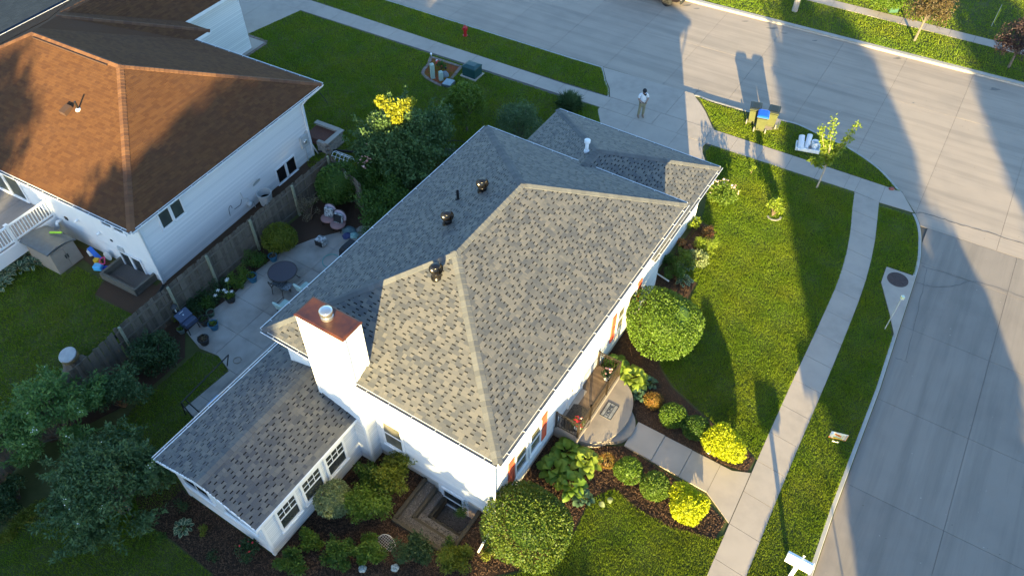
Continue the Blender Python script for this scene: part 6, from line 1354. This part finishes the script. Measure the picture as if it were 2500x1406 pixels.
# ================================================================ bins at the kerb
m_olive = mat('olive_bin', (.085,.092,.034), .5, var=(.072,.078,.03), vscale=4); m_lidg = mat('dark_green_lid', (.014,.019,.015), .45); m_lidb = mat('blue_lid', (.01,.11,.62), .4)
m_whl = mat('grey_wheel', (.20,.185,.16), .8)
def bin_(label, px, py, rz, lid):
    t = thing('wheelie_bin', label, 'bin', (*g(px,py),.0), rz, 'wheelie bins at the kerb')
    def ring(w, d, z, y=0): return [(-w,-d+y,z),(-w+.04,-d-.03+y,z),(w-.04,-d-.03+y,z),(w,-d+y,z),(w,d+y,z),(-w,d+y,z)]
    MB().loft([ring(.21,.24,.05),ring(.23,.27,.3),ring(.28,.34,.93),ring(.30,.36,.93),ring(.30,.36,.98)]).build('body', m_olive, t)
    l = MB().loft([ring(.305,.37,.975),ring(.31,.385,1.0),ring(.28,.34,1.05),ring(.2,.25,1.075)]).build('lid', lid, t)
    MB().bar((-.14,.37,1.0),(.14,.37,1.0),.03).build('lid_handle', lid, l); MB().tube([(-.25,.36,.88),(-.25,.44,.92),(.25,.44,.92),(.25,.36,.88)], .018, 6).build('grab_bar', m_olive, t); MB().tube([(-.3,.24,.12),(.3,.24,.12)], .014, 6).build('axle', m_black, t)
    for x in (-.275,.275):
        o = MB().lathe([(.05,-.035),(.145,-.032),(.15,0),(.145,.032),(.05,.035)], n=16).build('wheel', m_whl, t, smooth=False); o.matrix_local = Matrix.Translation((x*1.12,.30,.15)) @ Matrix.Rotation(math.pi/2, 4, 'Y')
bin_('olive wheelie bin with dark lid, leftmost of the three at the kerb', 1836, 297, R(163), m_lidg); bin_('olive wheelie bin with dark lid, rightmost of the three at the kerb', 1880, 305, R(158), m_lidg); bin_('olive wheelie bin with blue lid in front of the other two', 1854, 316, R(162), m_lidb)
tag(MB().prism(gl([(1838,303),(1862,318),(1900,316),(1908,294),(1880,283)]), -.1, .02).build('concrete_pad', m_conc), 'small concrete pad under the wheelie bins', 'pad')
# white junk on the verge
jg = 'white junk on the verge'; jx, jy = g(1970,365)
t = thing('plastic_crate', 'low white plastic crate holding junk on the verge by the sapling', 'crate', (jx,jy,.03), R(-17), jg); b = MB(); b.box(-.62,.62,-.3,.3,0,.04)
for y in (-.3,.3): b.box(-.62,.62,y-.02,y+.02,.04,.22)
for x in (-.6,.6): b.box(x-.02,x+.02,-.28,.28,.04,.219)
b.build('tray', m_pvc, t)
for k in range(9): MB().box(-.56+.13*k,-.50+.13*k,-.335,-.318,.05,.2).build('slat', m_pvc, t)
def junk(name, label, cat, mb, m, dx, dy, z, rot=(0,0,0)):
    o = tag(mb.build(name, m, None, loc=(jx+dx,jy+dy,z), smooth=False), label, cat, jg); o.rotation_euler = rot; return o
t = thing('bucket', 'white bucket with dark inside standing in the white crate', 'bucket', (jx+.32,jy-.02,.08), 0, jg); MB().lathe([(.15,0),(.19,.42),(.2,.42),(.2,.46),(.175,.46),(.14,.1)], n=20, cap=False).build('pail', m_pvc, t); MB().lathe([(.15,.2),(.001,.2)], n=20).build('dark_inside', m_rubber, t)
def halfpipe(L, r, n=10):
    b = MB(); vs_ = []
    for y in (0, L):
        for i in range(n+1): a = math.pi*1.25*i/n-.4; vs_.append((r*math.cos(a), y, r*math.sin(a)))
    return b.add(vs_, [(i,i+1,n+2+i,n+1+i) for i in range(n)])
m_sheet = mat('pale_blue_white_sheet', (.66,.70,.74), .5)
junk('plastic_sheet', 'curled white plastic sheet leaning at the left of the crate', 'sheet', halfpipe(.75,.16), m_sheet, -.45,-.2,.18,(R(32),0,R(-12))); junk('plastic_sheet', 'second curled pale sheet in the middle of the crate', 'sheet', halfpipe(.8,.14), m_sheet, -.12,-.18,.18,(R(35),0,R(-20)))
junk('pipe', 'grey-white plastic pipe sticking up between sheets and bucket', 'pipe', MB().tube([(0,0,0),(.12,.5,.4)], .07, 12), m_sheet, .02,-.1,.15); junk('rolled_liner', 'white roll lying at the front left of the crate', 'roll', MB().tube([(-.22,0,0),(.2,.02,0)], .07, 12), m_pvc, -.4,-.25,.2); junk('dark_ball', 'dark lump between the sheets and the bucket', 'lump', MB().lathe([(0,0),(.09,.05),(.1,.11),(.05,.18),(0,.19)], n=10), mat('dark_grey_lump',(.10,.10,.11),.7), .02,-.22,.2)
tag(MB().lathe([(0,0),(.14,0),(.15,.05),(.1,.1),(0,.11)], n=12, sy=.7).build('red_stone', mat('red_stone',(.22,.07,.06),.9), None, loc=(*g(2176,462),.0)), 'flat reddish stone at the tip of the grass triangle', 'stone')
# ================================================================ marker post, sign, mailbox
t = thing('marker_post', 'thin pale marker post with small reflector box beside the storm drain', 'post', (*g(2160,803),0), 0); MB().tube([(0,0,-.05),(.0,.0,1.95)], .022, 8).build('pole', mat('pale_pole',(.42,.44,.40),.5), t); MB().box(-.06,.06,-.06,.06,1.95,2.1).build('reflector', mat('pale_reflector',(.72,.74,.56),.4), t); MB().box(-.062,.062,-.062,.062,2.02,2.05).build('yellow_band', mat('yellow_band',(.5,.55,.06),.5), t)
t = thing('yard_sign', 'small white and orange printed yard sign on wire legs on the verge', 'sign', (*g(2037,1082),0), R(-17))
pn = MB().box(-.31,.31,-.006,.006,.32,.72).build('panel', mat('sign_white',(.80,.76,.60),.6), t)
m_so, m_sy, m_sg, m_sb, m_sk = mat('sign_orange',(.75,.20,.02),.6), mat('sign_yellow',(.72,.52,.03),.6), mat('sign_green',(.25,.36,.04),.6), mat('sign_pale_blue',(.55,.63,.78),.6), mat('sign_dark',(.07,.04,.03),.6)
def sp(x0, x1, z0, z1, m, n_='printed_mark'): MB().box(x0,x1,-.0095,-.0062,z0,z1).build(n_, m, pn)
sp(-.31,.31,.32,.335,m_so,'border'); sp(.295,.31,.336,.72,m_so,'border'); sp(-.31,-.297,.336,.45,m_so,'border'); sp(-.30,-.22,.345,.385,m_sk); sp(.20,.285,.345,.38,m_sk); sp(-.16,.19,.34,.385,m_sy); sp(-.17,.15,.40,.43,m_sg); sp(.135,.15,.44,.62,m_sg); sp(-.29,-.2,.56,.70,m_sb)
for k in range(5): sp(.225,.285,.42+.055*k,.44+.055*k,m_sk)
for k in range(4): sp(.165,.215,.45+.055*k,.465+.055*k,m_so)
b = MB()
for (x, z, r) in ((-.12,.60,.045),(-.06,.575,.05),(.0,.55,.05),(.06,.525,.045)): b.prism([(x+r*math.cos(a), z+r*1.1*math.sin(a)) for a in [6.283*k/10 for k in range(10)]], 0, .003)
b.v = [(x, -.0062-z, y) for x, y, z in b.v]; o = b.build('printed_emblem', m_so, pn)
for (x0, z0, x1, z1) in ((-.12,.65,-.15,.69),(.0,.60,.02,.67),(.06,.57,.10,.62),(-.06,.52,-.09,.46),(.0,.50,.0,.45)): MB().bar((x0,-.008,z0),(x1,-.008,z1),.003,.012,up=(0,1,0)).build('printed_mark', m_sy, pn)
for x in (-.12,.12): MB().tube([(x,0,-.1),(x,0,.45)], .005, 6).build('wire_leg', m_steel, t)
MB().tube([(-.12,0,.12),(.12,0,.12)], .005, 6).build('wire_rung', m_steel, t)
# mailbox: post in the verge with its box carried over it
t = thing('mailbox', 'white mailbox on a square white post at the bottom edge of the verge', 'mailbox', (*g(1950,1374,1.08),0), AM)
mxz = 1.02; pf = [(-.15,0),(.15,0),(.15,.2),(.115,.29),(0,.33),(-.115,.29),(-.15,.2)]
bevel(MB().box(-.062,.062,-.062,.062,-.1,mxz).build('post', m_pvc, t), .008)
bx_ = bevel(MB().loft([[(x,-.40,z) for x, z in pf],[(x,.42,z) for x, z in pf]]).build('box', m_pvc, t), .006); bx_.location = (0,0,mxz)
MB().box(-.155,.155,-.42,-.40,.01,.27).build('door', m_pvc, bx_); MB().box(-.02,.02,-.45,-.42,.2,.24).build('door_pull', m_pvc, bx_); MB().box(.152,.162,-.08,-.02,.12,.38).build('flag', m_pvc, bx_); MB().bar((0,-.36,mxz-.03),(0,.36,mxz-.03),.11,.058).build('arm', m_pvc, t)
# ================================================================ porch things
m_rug = mat('dark_round_rug', (.018,.014,.012), .95, var=(.09,.075,.06), vscale=30)
rx, ry = mw(5.15,.12); pr = [(x, y) for x, y in arc(0,0,.62,.62,0,2*math.pi,36)[:-1]]
ru = MB().prism(clip(pr, (.0-.9,.34),(.9,.34)) if False else [p for p in pr], 0, .012)
cl = clip([(x,y) for x, y in pr], (1,.33), (-1,.33)); cl = [p for p in cl]
tag(MB().prism(cl if len(cl) > 3 else pr, 0, .012).build('round_rug', m_rug, None, loc=(*mw(5.28,.02),.574), rz=AM), 'dark patterned round rug on the porch at the front door', 'rug')
dm = thing('doormat', 'grey doormat reading HOME on the big round porch step', 'doormat', (*mw(6.4,-.91),.371), AM)
MB().box(-.37,.37,-.235,.235,0,.012).build('mat', m_mat2, dm)
for y in (-.225,.225): MB().box(-.37,.37,y-.012,y+.012,.012,.017).build('border_stripe', m_rubber, dm)
for y in (-.085,.085): MB().box(-.345,.345,y-.008,y+.008,.012,.0165).build('border_stripe', m_rubber, dm)
for x in (-.358,.358): MB().box(x-.012,x+.012,-.212,.212,.012,.017).build('border_stripe', m_rubber, dm)
fc = bpy.data.curves.new('home', 'FONT'); fc.body = 'HOME'; fc.size = .19; fc.align_x = 'CENTER'; fc.align_y = 'CENTER'; fc.extrude = .002
fo = bpy.data.objects.new('tmp', fc); COL.objects.link(fo); dg = bpy.context.evaluated_depsgraph_get(); tm_ = bpy.data.meshes.new_from_object(fo.evaluated_get(dg)); bpy.data.objects.remove(fo)
tm_.materials.clear(); tm_.materials.append(m_rubber); o = bpy.data.objects.new('lettering', tm_); COL.objects.link(o); o.parent = dm; o.location = (0,0,.0155)
m_urn = mat('white_urn', (.72,.70,.66), .6)
for (u, v, lb, gd) in ((4.95,-.28,'white flower pot with red blooms and a tiny flag at the near porch corner',1),(7.55,-.18,'white planter with a tiny flag inside a dark hoop at the far porch corner',0)):
    t = thing('flower_pot', lb, 'flower pot', (*mw(u,v),.574), 0, 'flower pots on the porch'); MB().lathe([(.12,0),(.14,.03),(.11,.06),(.19,.28),(.22,.3),(.2,.31)], n=18).build('urn', m_urn, t); n = 420; D = rdir(n); D[:,2] = np.abs(D[:,2]); leaf_cloud('foliage', np.array([0,0,.3])+D*.24*rng.random((n,1))**.4, D, .08, .05, f_mid if gd else f_dark, t)
    me = MB().lathe([(0,0),(.035,.005),(.045,.025),(0,.03)], n=7).mesh('bloom', p_red if gd else p_pink)
    for k in range(22 if gd else 7): a = random.uniform(0,6.28); q_ = random.uniform(.05,.24); inst('bloom', me, t, loc=(q_*math.cos(a),q_*math.sin(a),.34+.2*(1-(q_/.26)**2)))
    f = MB().tube([(0,0,.3),(.02,0,.68)], .006, 5).build('flag_stick', m_post, t); MB().box(.02,.17,-.003,.003,.58,.67).build('flag_stripes', p_pink, f); MB().box(.02,.08,-.005,.005,.63,.675).build('flag_canton', m_lidb, f)
    if not gd: MB().tube([(.27*math.cos(a),.27*math.sin(a),.42) for a in [6.283*k/24 for k in range(25)]], .012, 6).build('hoop', m_bronze, t)
# ================================================================ garden ornaments
t = thing('arch_trellis', 'white lattice arch trellis lying in the side bed', 'trellis', (*g(942,1345),0), R(4)); m_lat = mat('white_lattice', (.55,.48,.40), .7)
def ar(s): a = math.pi*s; return (-.35*math.cos(a), .0, .62*math.sin(a)**.8)
t.rotation_euler = (R(-38),0,R(6)); b = MB(); b.tube([ar(k/16) for k in range(17)], .014, 6); b.tube([(-.35,0,0),(.35,0,0)], .012, 6); b.build('frame', m_lat, t)
for k in range(-4, 5):
    for sg in (-1, 1):
        pts = [(x, z) for x, z in ((.1*k+sg*(z_-.25)*.9, z_) for z_ in [i*.03 for i in range(21)]) if abs(x) < .35 and z < .62*max(.0,(1-(x/.35)**2))**.42]
        if len(pts) > 2: MB().tube([(pts[0][0],.0,pts[0][1]),(pts[-1][0],.0,pts[-1][1])], .007, 5).build('lattice_strip', m_lat, t)
t = thing('wire_cloche', 'white wire dome frame behind the fence corner', 'garden frame', (*g(838,398),0), R(-28)); b = None
for k in range(5): x = -.5+.25*k; MB().tube([(x,.35*math.cos(a),.55*math.sin(a)) for a in [math.pi*i/10 for i in range(11)]], .014, 6).build('hoop', m_pvc, t)
for k in range(5): a = math.pi*(k+.5)/5; MB().tube([(-.5,.35*math.cos(a),.55*math.sin(a)),(.5,.35*math.cos(a),.55*math.sin(a))], .012, 6).build('rod', m_pvc, t)
t = thing('garden_bench', 'black metal scrollwork garden bench behind the roof edge', 'bench', (*g(1115,385),0), R(-3)); b = MB(); b.tube([(-.6,.2,.4),(-.6,.25,.85),(0,.25,.92),(.6,.25,.85),(.6,.2,.4)], .022, 6); b.build('back_frame', m_black, t)
for k in range(7): x = -.5+.166*k; MB().tube([(x,.22,.42),(x+.08,.24,.55),(x-.03,.24,.68),(x+.05,.25,.85)], .012, 5).build('scroll', m_black, t)
for k in range(5): MB().box(-.6,.6,-.22+.09*k,-.15+.09*k,.4,.42).build('seat_slat', m_black, t)
for x in (-.58,.58):
    for y in (-.2,.2): MB().bar((x,y,0),(x,y,.41),.035).build('leg', m_black, t)
m_orn = mat('white_ornament', (.50,.52,.50), .7, var=(.2,.24,.2), vscale=16)
for px, py, lb in ((886,1390,'mossy white round garden ornament below the leafy shrubs'),(965,1388,'mossy white garden ornament beside the dark green shrub')):
    t = thing('garden_ornament', lb, 'ornament', (*g(px,py),0), random.random(), 'white garden ornaments')
    for k in range(5): a = 1.256*k; MB().lathe([(0,0),(.07,.02),(.085,.08),(.06,.13),(0,.15)], (.065*math.cos(a),.065*math.sin(a),.02), 10).build('lobe', m_orn, t, smooth=True)
    MB().lathe([(.03,.14),(.02,.2),(0,.21)], n=8).build('stem', m_orn, t)
for px, py, lb in ((1730,1105,'small pale ring ornament in the mulch below the yellow shrub'),): tag(MB().tube([(.055*math.cos(a),.055*math.sin(a),.05) for a in [6.283*k/14 for k in range(15)]], .022, 6).build('ring_ornament', p_white, None, loc=(*g(px,py),0)), lb, 'ornament')
for px, py, lb in ((1462,1228,'fallen pale hosta leaf on the near lawn'),(1490,1215,'second fallen pale leaf on the near lawn')):
    o = bpy.data.objects.new('fallen_leaf', leaf_shape(.26,.2,m=f_varieg)); COL.objects.link(o); o.location = (*g(px,py),.07); o.rotation_euler = (.2,.1,random.uniform(0,6)); tag(o, lb, 'leaf')
tag(MB().tube([(0,0,0),(.3,.1,.03),(.6,.4,.05),(2.2,.9,.05)], .06, 8).build('drain_pipe', m_rubber, None, loc=(*g(770,372),.04), rz=R(-25)), 'black drain pipe running over the dark lawn from the neighbour corner', 'pipe')
# ================================================================ vehicle parked over the street (only its front end shows)
v = thing('parked_car', 'dark car parked at the far kerb, only one front wheel and bumper in view', 'car', (*mw(38.55,12.0),-.13), AM)
m_carp = mat('dark_maroon_paint', (.012,.008,.008), .25, coat=.6); m_tyre = mat('tyre', (.012,.012,.013), .8); m_rim = mat('dark_alloy', (.03,.03,.032), .3, metal=.6)
def cs(y, zs): return [(x*w, y, z) for x, w, z in zs]
prof = [(-1.95,.62,.62),(-1.7,.45,.82),(-.6,.36,.96),(-.05,.36,1.0),(.75,.36,1.62),(2.4,.36,1.64),(3.0,.4,1.1),(3.2,.5,.75)]
rings = [[(-.86,y,z0),(.86,y,z0),(.88,y,(z0+z1)/2),(.78 if z1 > 1.2 else .84,y,z1),(-.78 if z1 > 1.2 else -.84,y,z1),(-.88,y,(z0+z1)/2)] for y, z0, z1 in prof]
bevel(MB().loft(rings).build('body', m_carp, v), .05, 3)
MB().loft([[(-.8,.72,1.05),(.8,.72,1.05),(.7,.8,1.56),(-.7,.8,1.56)],[(-.815,2.3,1.05),(.815,2.3,1.05),(.77,2.2,1.58),(-.77,2.2,1.58)]]).build('windows', m_glassd, v)
MB().bbox(-.85,.85,-2.02,-1.9,.38,.62,.03).build('bumper', m_rubber, v)
for x in (-.68,.68): MB().bbox(x-.17,x+.17,-1.99,-1.85,.63,.78,.03).build('headlight', m_steel, v)
for x in (-.82,.82):
    for y in (-.98,2.1):
        o = MB().lathe([(.19,-.11),(.33,-.11),(.365,-.07),(.365,.07),(.33,.11),(.19,.11)], n=26).build('wheel', m_tyre, v); o.matrix_local = Matrix.Translation((x,y,.365)) @ Matrix.Rotation(math.pi/2, 4, 'Y')
        rm = MB().lathe([(.2,-.1),(.22,-.105),(.22,.105),(.2,.1)], n=22).build('rim', m_rim, o)
        for k in range(5): a = 1.2566*k; MB().bar((.03*math.cos(a),.03*math.sin(a),-.1),(.2*math.cos(a),.2*math.sin(a),-.1),.05,.02).build('spoke', m_rim, o); MB().bar((.03*math.cos(a),.03*math.sin(a),.1),(.2*math.cos(a),.2*math.sin(a),.1),.05,.02).build('spoke', m_rim, o)
t = thing('garden_flag', 'yellow-green feather flag on the far lawn', 'flag', (*g(2420,65),0), 0); MB().tube([(0,0,0),(.0,0,1.5)], .012, 6).build('pole', m_ugrey, t); MB().add([(0,.01,.3),(.0,.01,1.35),(.16,.02,1.1),(.14,.03,.2)],[(0,1,2,3)]).build('banner', f_gold2, t)
tag(MB().bbox(-.3,.3,-.25,.25,0,.4,.04).build('green_box', mat('green_utility',(.03,.09,.06),.6), None, loc=(*g(2178,28),0)), 'small green utility box beside the bright shrub at the top edge', 'box')
# ================================================================ person standing on the driveway
pz = thing('person', 'person in white t-shirt, khaki trousers and black cap standing on the driveway', 'person', (*g(1564,285),.012), R(180+8))
def skin(name, verts, edges, rad, m, parent, root=0, sub=2):
    me = bpy.data.meshes.new(name); me.from_pydata(verts, edges, []); o = bpy.data.objects.new(name, me); COL.objects.link(o); o.parent = parent; me.materials.append(m)
    o.modifiers.new('skin', 'SKIN'); 
    for i, r in enumerate(rad): me.skin_vertices[0].data[i].radius = (r if isinstance(r, tuple) else (r, r)); me.skin_vertices[0].data[i].use_root = (i == root)
    s = o.modifiers.new('sub', 'SUBSURF'); s.levels = sub; s.render_levels = sub
    dg = bpy.context.evaluated_depsgraph_get(); dg.update(); m2 = bpy.data.meshes.new_from_object(o.evaluated_get(dg)); o.modifiers.clear(); o.data = m2; m2.name = name
    if not m2.materials: m2.materials.append(m)
    m2.polygons.foreach_set('use_smooth', [True]*len(m2.polygons)); return o
m_skin = mat('skin', (.30,.17,.12), .55); m_tee = mat('white_tshirt', (.74,.75,.77), .9, var=(.68,.69,.71), vscale=7); m_khaki = mat('khaki_trousers', (.27,.24,.145), .9, var=(.23,.205,.125), vscale=9); m_shoe = mat('tan_shoes', (.24,.18,.12), .8); m_cap_ = mat('black_cap', (.012,.012,.014), .8)
# local frame: faces +y (towards the viewer after the turn), z up; standing height 1.78 m
V_ = [(0,0,.95),(0,0,1.12),(0,-.01,1.30),(0,-.01,1.44),(0,.01,1.53),(0,.04,1.62),(0,.07,1.70),
      (.10,0,.90),(.13,.02,.50),(.15,-.02,.10),(.16,.10,.045), (-.10,0,.90),(-.11,.02,.50),(-.11,-.02,.10),(-.12,.11,.045),
      (.19,-.01,1.42),(.27,.01,1.16),(.12,.25,1.10),(.05,.30,1.10), (-.19,-.01,1.42),(-.28,.02,1.16),(-.13,.24,1.10),(-.06,.30,1.10)]
E_ = [(0,1),(1,2),(2,3),(3,4),(4,5),(5,6),(0,7),(7,8),(8,9),(9,10),(0,11),(11,12),(12,13),(13,14),(3,15),(15,16),(16,17),(17,18),(3,19),(19,20),(20,21),(21,22)]
Rr = [.13,.125,.14,.10,.055,(.085,.10),(.085,.095),.085,.06,.04,.038,.085,.06,.04,.038,.06,.046,.033,.032,.06,.046,.033,.032]
body = skin('body', V_, E_, Rr, m_skin, pz)
skin('tshirt', [(0,0,.88),(0,0,1.1),(0,-.01,1.30),(0,-.01,1.46),(.19,-.01,1.43),(.26,.01,1.22),(-.19,-.01,1.43),(-.265,.02,1.22)], [(0,1),(1,2),(2,3),(3,4),(4,5),(3,6),(6,7)], [(.185,.15),(.175,.145),(.18,.145),(.10,.09),.085,.08,.085,.08], m_tee, pz)
skin('trousers', [(0,0,.93),(.10,0,.86),(.13,.02,.50),(.15,-.02,.09),(-.10,0,.86),(-.11,.02,.50),(-.11,-.02,.09)], [(0,1),(1,2),(2,3),(0,4),(4,5),(5,6)], [(.165,.135),.105,.085,.075,.105,.085,.075], m_khaki, pz)
for x in (.155,-.115): MB().loft([[(x-.045,-.09,0),(x+.045,-.09,0),(x+.05,.08,0),(x+.03,.19,0),(x-.03,.19,0),(x-.05,.08,0)],[(x-.045,-.08,.09),(x+.045,-.08,.09),(x+.045,.08,.07),(x+.025,.17,.05),(x-.025,.17,.05),(x-.045,.08,.07)]]).build('shoe', m_shoe, pz, smooth=False)
cp = MB().lathe([(.112,0),(.115,.05),(.10,.10),(.06,.135),(0,.145)], n=20, sy=1.15).build('cap', m_cap_, pz, smooth=True); cp.location = (0,.055,1.685); cp.rotation_euler = (R(-24),0,0)
MB().add([(.1*math.cos(a),.08+.0*a+.11*math.sin(a)*r,.0-.02*(r > 1)) for r in (1,2.0) for a in [math.pi*k/10 for k in range(11)]], [(k,k+1,12+k,11+k) for k in range(10)]).build('visor', m_cap_, cp)
for s in (-1,1): MB().lathe([(0,-.02),(.018,0),(0,.03)], (s*.088,.05,1.66), 8).build('ear', m_skin, body)
MB().lathe([(0,-.02),(.014,-.015),(.01,.02),(0,.025)], (0,.165,1.655), 8).build('nose', m_skin, body)
for s in (-1,1): MB().lathe([(0,-.008),(.011,0),(0,.008)], (s*.035,.148,1.675), 8).build('eye', m_cap_, body)
# hands: palm and five fingers closed on the controller
for s in (-1, 1):
    vs_ = [(s*.075,.285,1.10),(s*.055,.325,1.105)]; es = [(0,1)]; rd = [.026,.028]
    for k in range(4):
        b0 = len(vs_); x = s*(.065-.012*k); l = (.055,.065,.062,.05)[k]
        vs_ += [(x,.345,1.10-.012*k),(x-s*.02,.345+l*.35,1.085-.012*k),(x-s*.035,.335+l*.1,1.07-.012*k)]; es += [(1,b0),(b0,b0+1),(b0+1,b0+2)]; rd += [.0095,.009,.008]
    b0 = len(vs_); vs_ += [(s*.045,.31,1.13),(s*.025,.335,1.14)]; es += [(0,b0),(b0,b0+1)]; rd += [.011,.009]
    skin('hand', vs_, es, rd, m_skin, pz, sub=1)
t = thing('controller', 'dark handheld controller held in both hands by the person', 'controller', (*g(1564,285),.012), R(180+8))
bevel(MB().box(-.075,.075,.315,.355,1.085,1.105).build('grip', m_rubber, t), .01); o = MB().box(-.06,.06,-.003,.003,0,.10).build('phone', m_black, t); o.location = (0,.375,1.105); o.rotation_euler = (R(-40),0,0)
# ================================================================ trees behind the viewer: they cast the evening shadows that cross the yards
TAZ = math.tan(SUN_AZ)
def shade_tree(label, s, y, h, r, n=5200, nb=30, trunk=.2, m=None):
    return tree('shade_tree', label, (s+y*TAZ, y), h, r, m or f_mid, int(n*2.0), .46, .30, trunk, .2, nb, 'tall trees behind the viewpoint', flat_=.9, sub=.42, fill=True)
for s, y, h, r, w in ((-28.0,-20,15.8,3.3,'tallest at the far left end of the front row'),(-23.6,-20,11.4,2.9,'second from the left end of the front row'),(-19.6,-20,13.5,2.8,'third from the left end of the front row'),
                      (-15.4,-20,15.2,3.0,'fourth and taller in the front row'),(-11.8,-20,12.0,2.5,'fifth in the front row'),(-9.0,-20,9.9,1.9,'sixth in the front row'),(-6.4,-20,8.3,1.6,'seventh and low in the front row'),
                      (-13.6,-27,14.6,2.8,'right end of the back row'),(-17.6,-27,16.3,2.8,'middle of the back row'),(-21.8,-27,13.2,2.8,'left end of the back row'),(-10.3,-25,11.2,2.0,'short and slim between the rows')):
    shade_tree('leafy tree behind the viewpoint, '+w, s, y, h, r)
shade_tree('small leafy tree behind the viewpoint facing the side wall', -3.8, -14, 6.4, .9, 1100, 16, .45)
shade_tree('thin young tree behind the viewpoint facing the side window', -5.1, -14, 7.1, .8, 420, 14, .4); shade_tree('thin young tree behind the viewpoint facing the house corner', -2.7, -14, 6.0, .7, 380, 12, .4)
shade_tree('slim tree behind the viewpoint facing the chimney foot', -6.3, -14, 7.4, 1.0, 1400, 16, .3)
for s, h, w in ((-8.0,9.0,'facing the chimney'),(-10.4,9.5,'facing the sunroom roof'),(-12.4,9.6,'facing the sunroom end')): shade_tree('leafy tree behind the viewpoint '+w, s, -16, h, 1.6, 3200, 24)
shade_tree('short tree behind the viewpoint facing the near lawn', .7, -20, 5.6, .9, 1400, 14)
shade_tree('leafy street tree behind the viewpoint beside the verge', 13.1, -14, 11.8, 2.4, 6000); shade_tree('second leafy street tree behind the viewpoint', 15.7, -14, 11.0, 2.0, 4200); shade_tree('leafy tree behind the two street trees', 14.3, -19, 12.0, 2.2, 4800); shade_tree('wide leafy tree behind the viewpoint across the side street', 25.6, -14, 12.8, 3.3)
for s, h, r, w in ((12.5,6.4,1.5,'nearest the verge'),(14.1,6.8,1.5,'second from the verge'),(15.6,6.6,1.5,'third from the verge'),(17.3,6.4,1.3,'farthest from the verge')): shade_tree('low street tree behind the viewpoint, '+w, s, -9, h, r, 3600, 24, .1)
shade_tree('slim leafy tree behind the viewpoint in line with the deck', -26.0, -20, 11.4, 1.7, 3600, 26)
shade_tree('dense round tree behind the viewpoint in line with the sunroom', -10.6, -12, 9.4, 2.2, 4200, 34)
t = thing('unseen_street_sign', 'street sign post outside the view at the bottom verge', 'sign', (10.05+2.5*TAZ, 2.5, 0), 0); MB().tube([(0,0,-.2),(0,0,3.05)], .025, 8).build('pole', m_steel, t); MB().box(-.3,.3,-.01,.01,2.5,3.0).build('panel', m_ugrey, t)
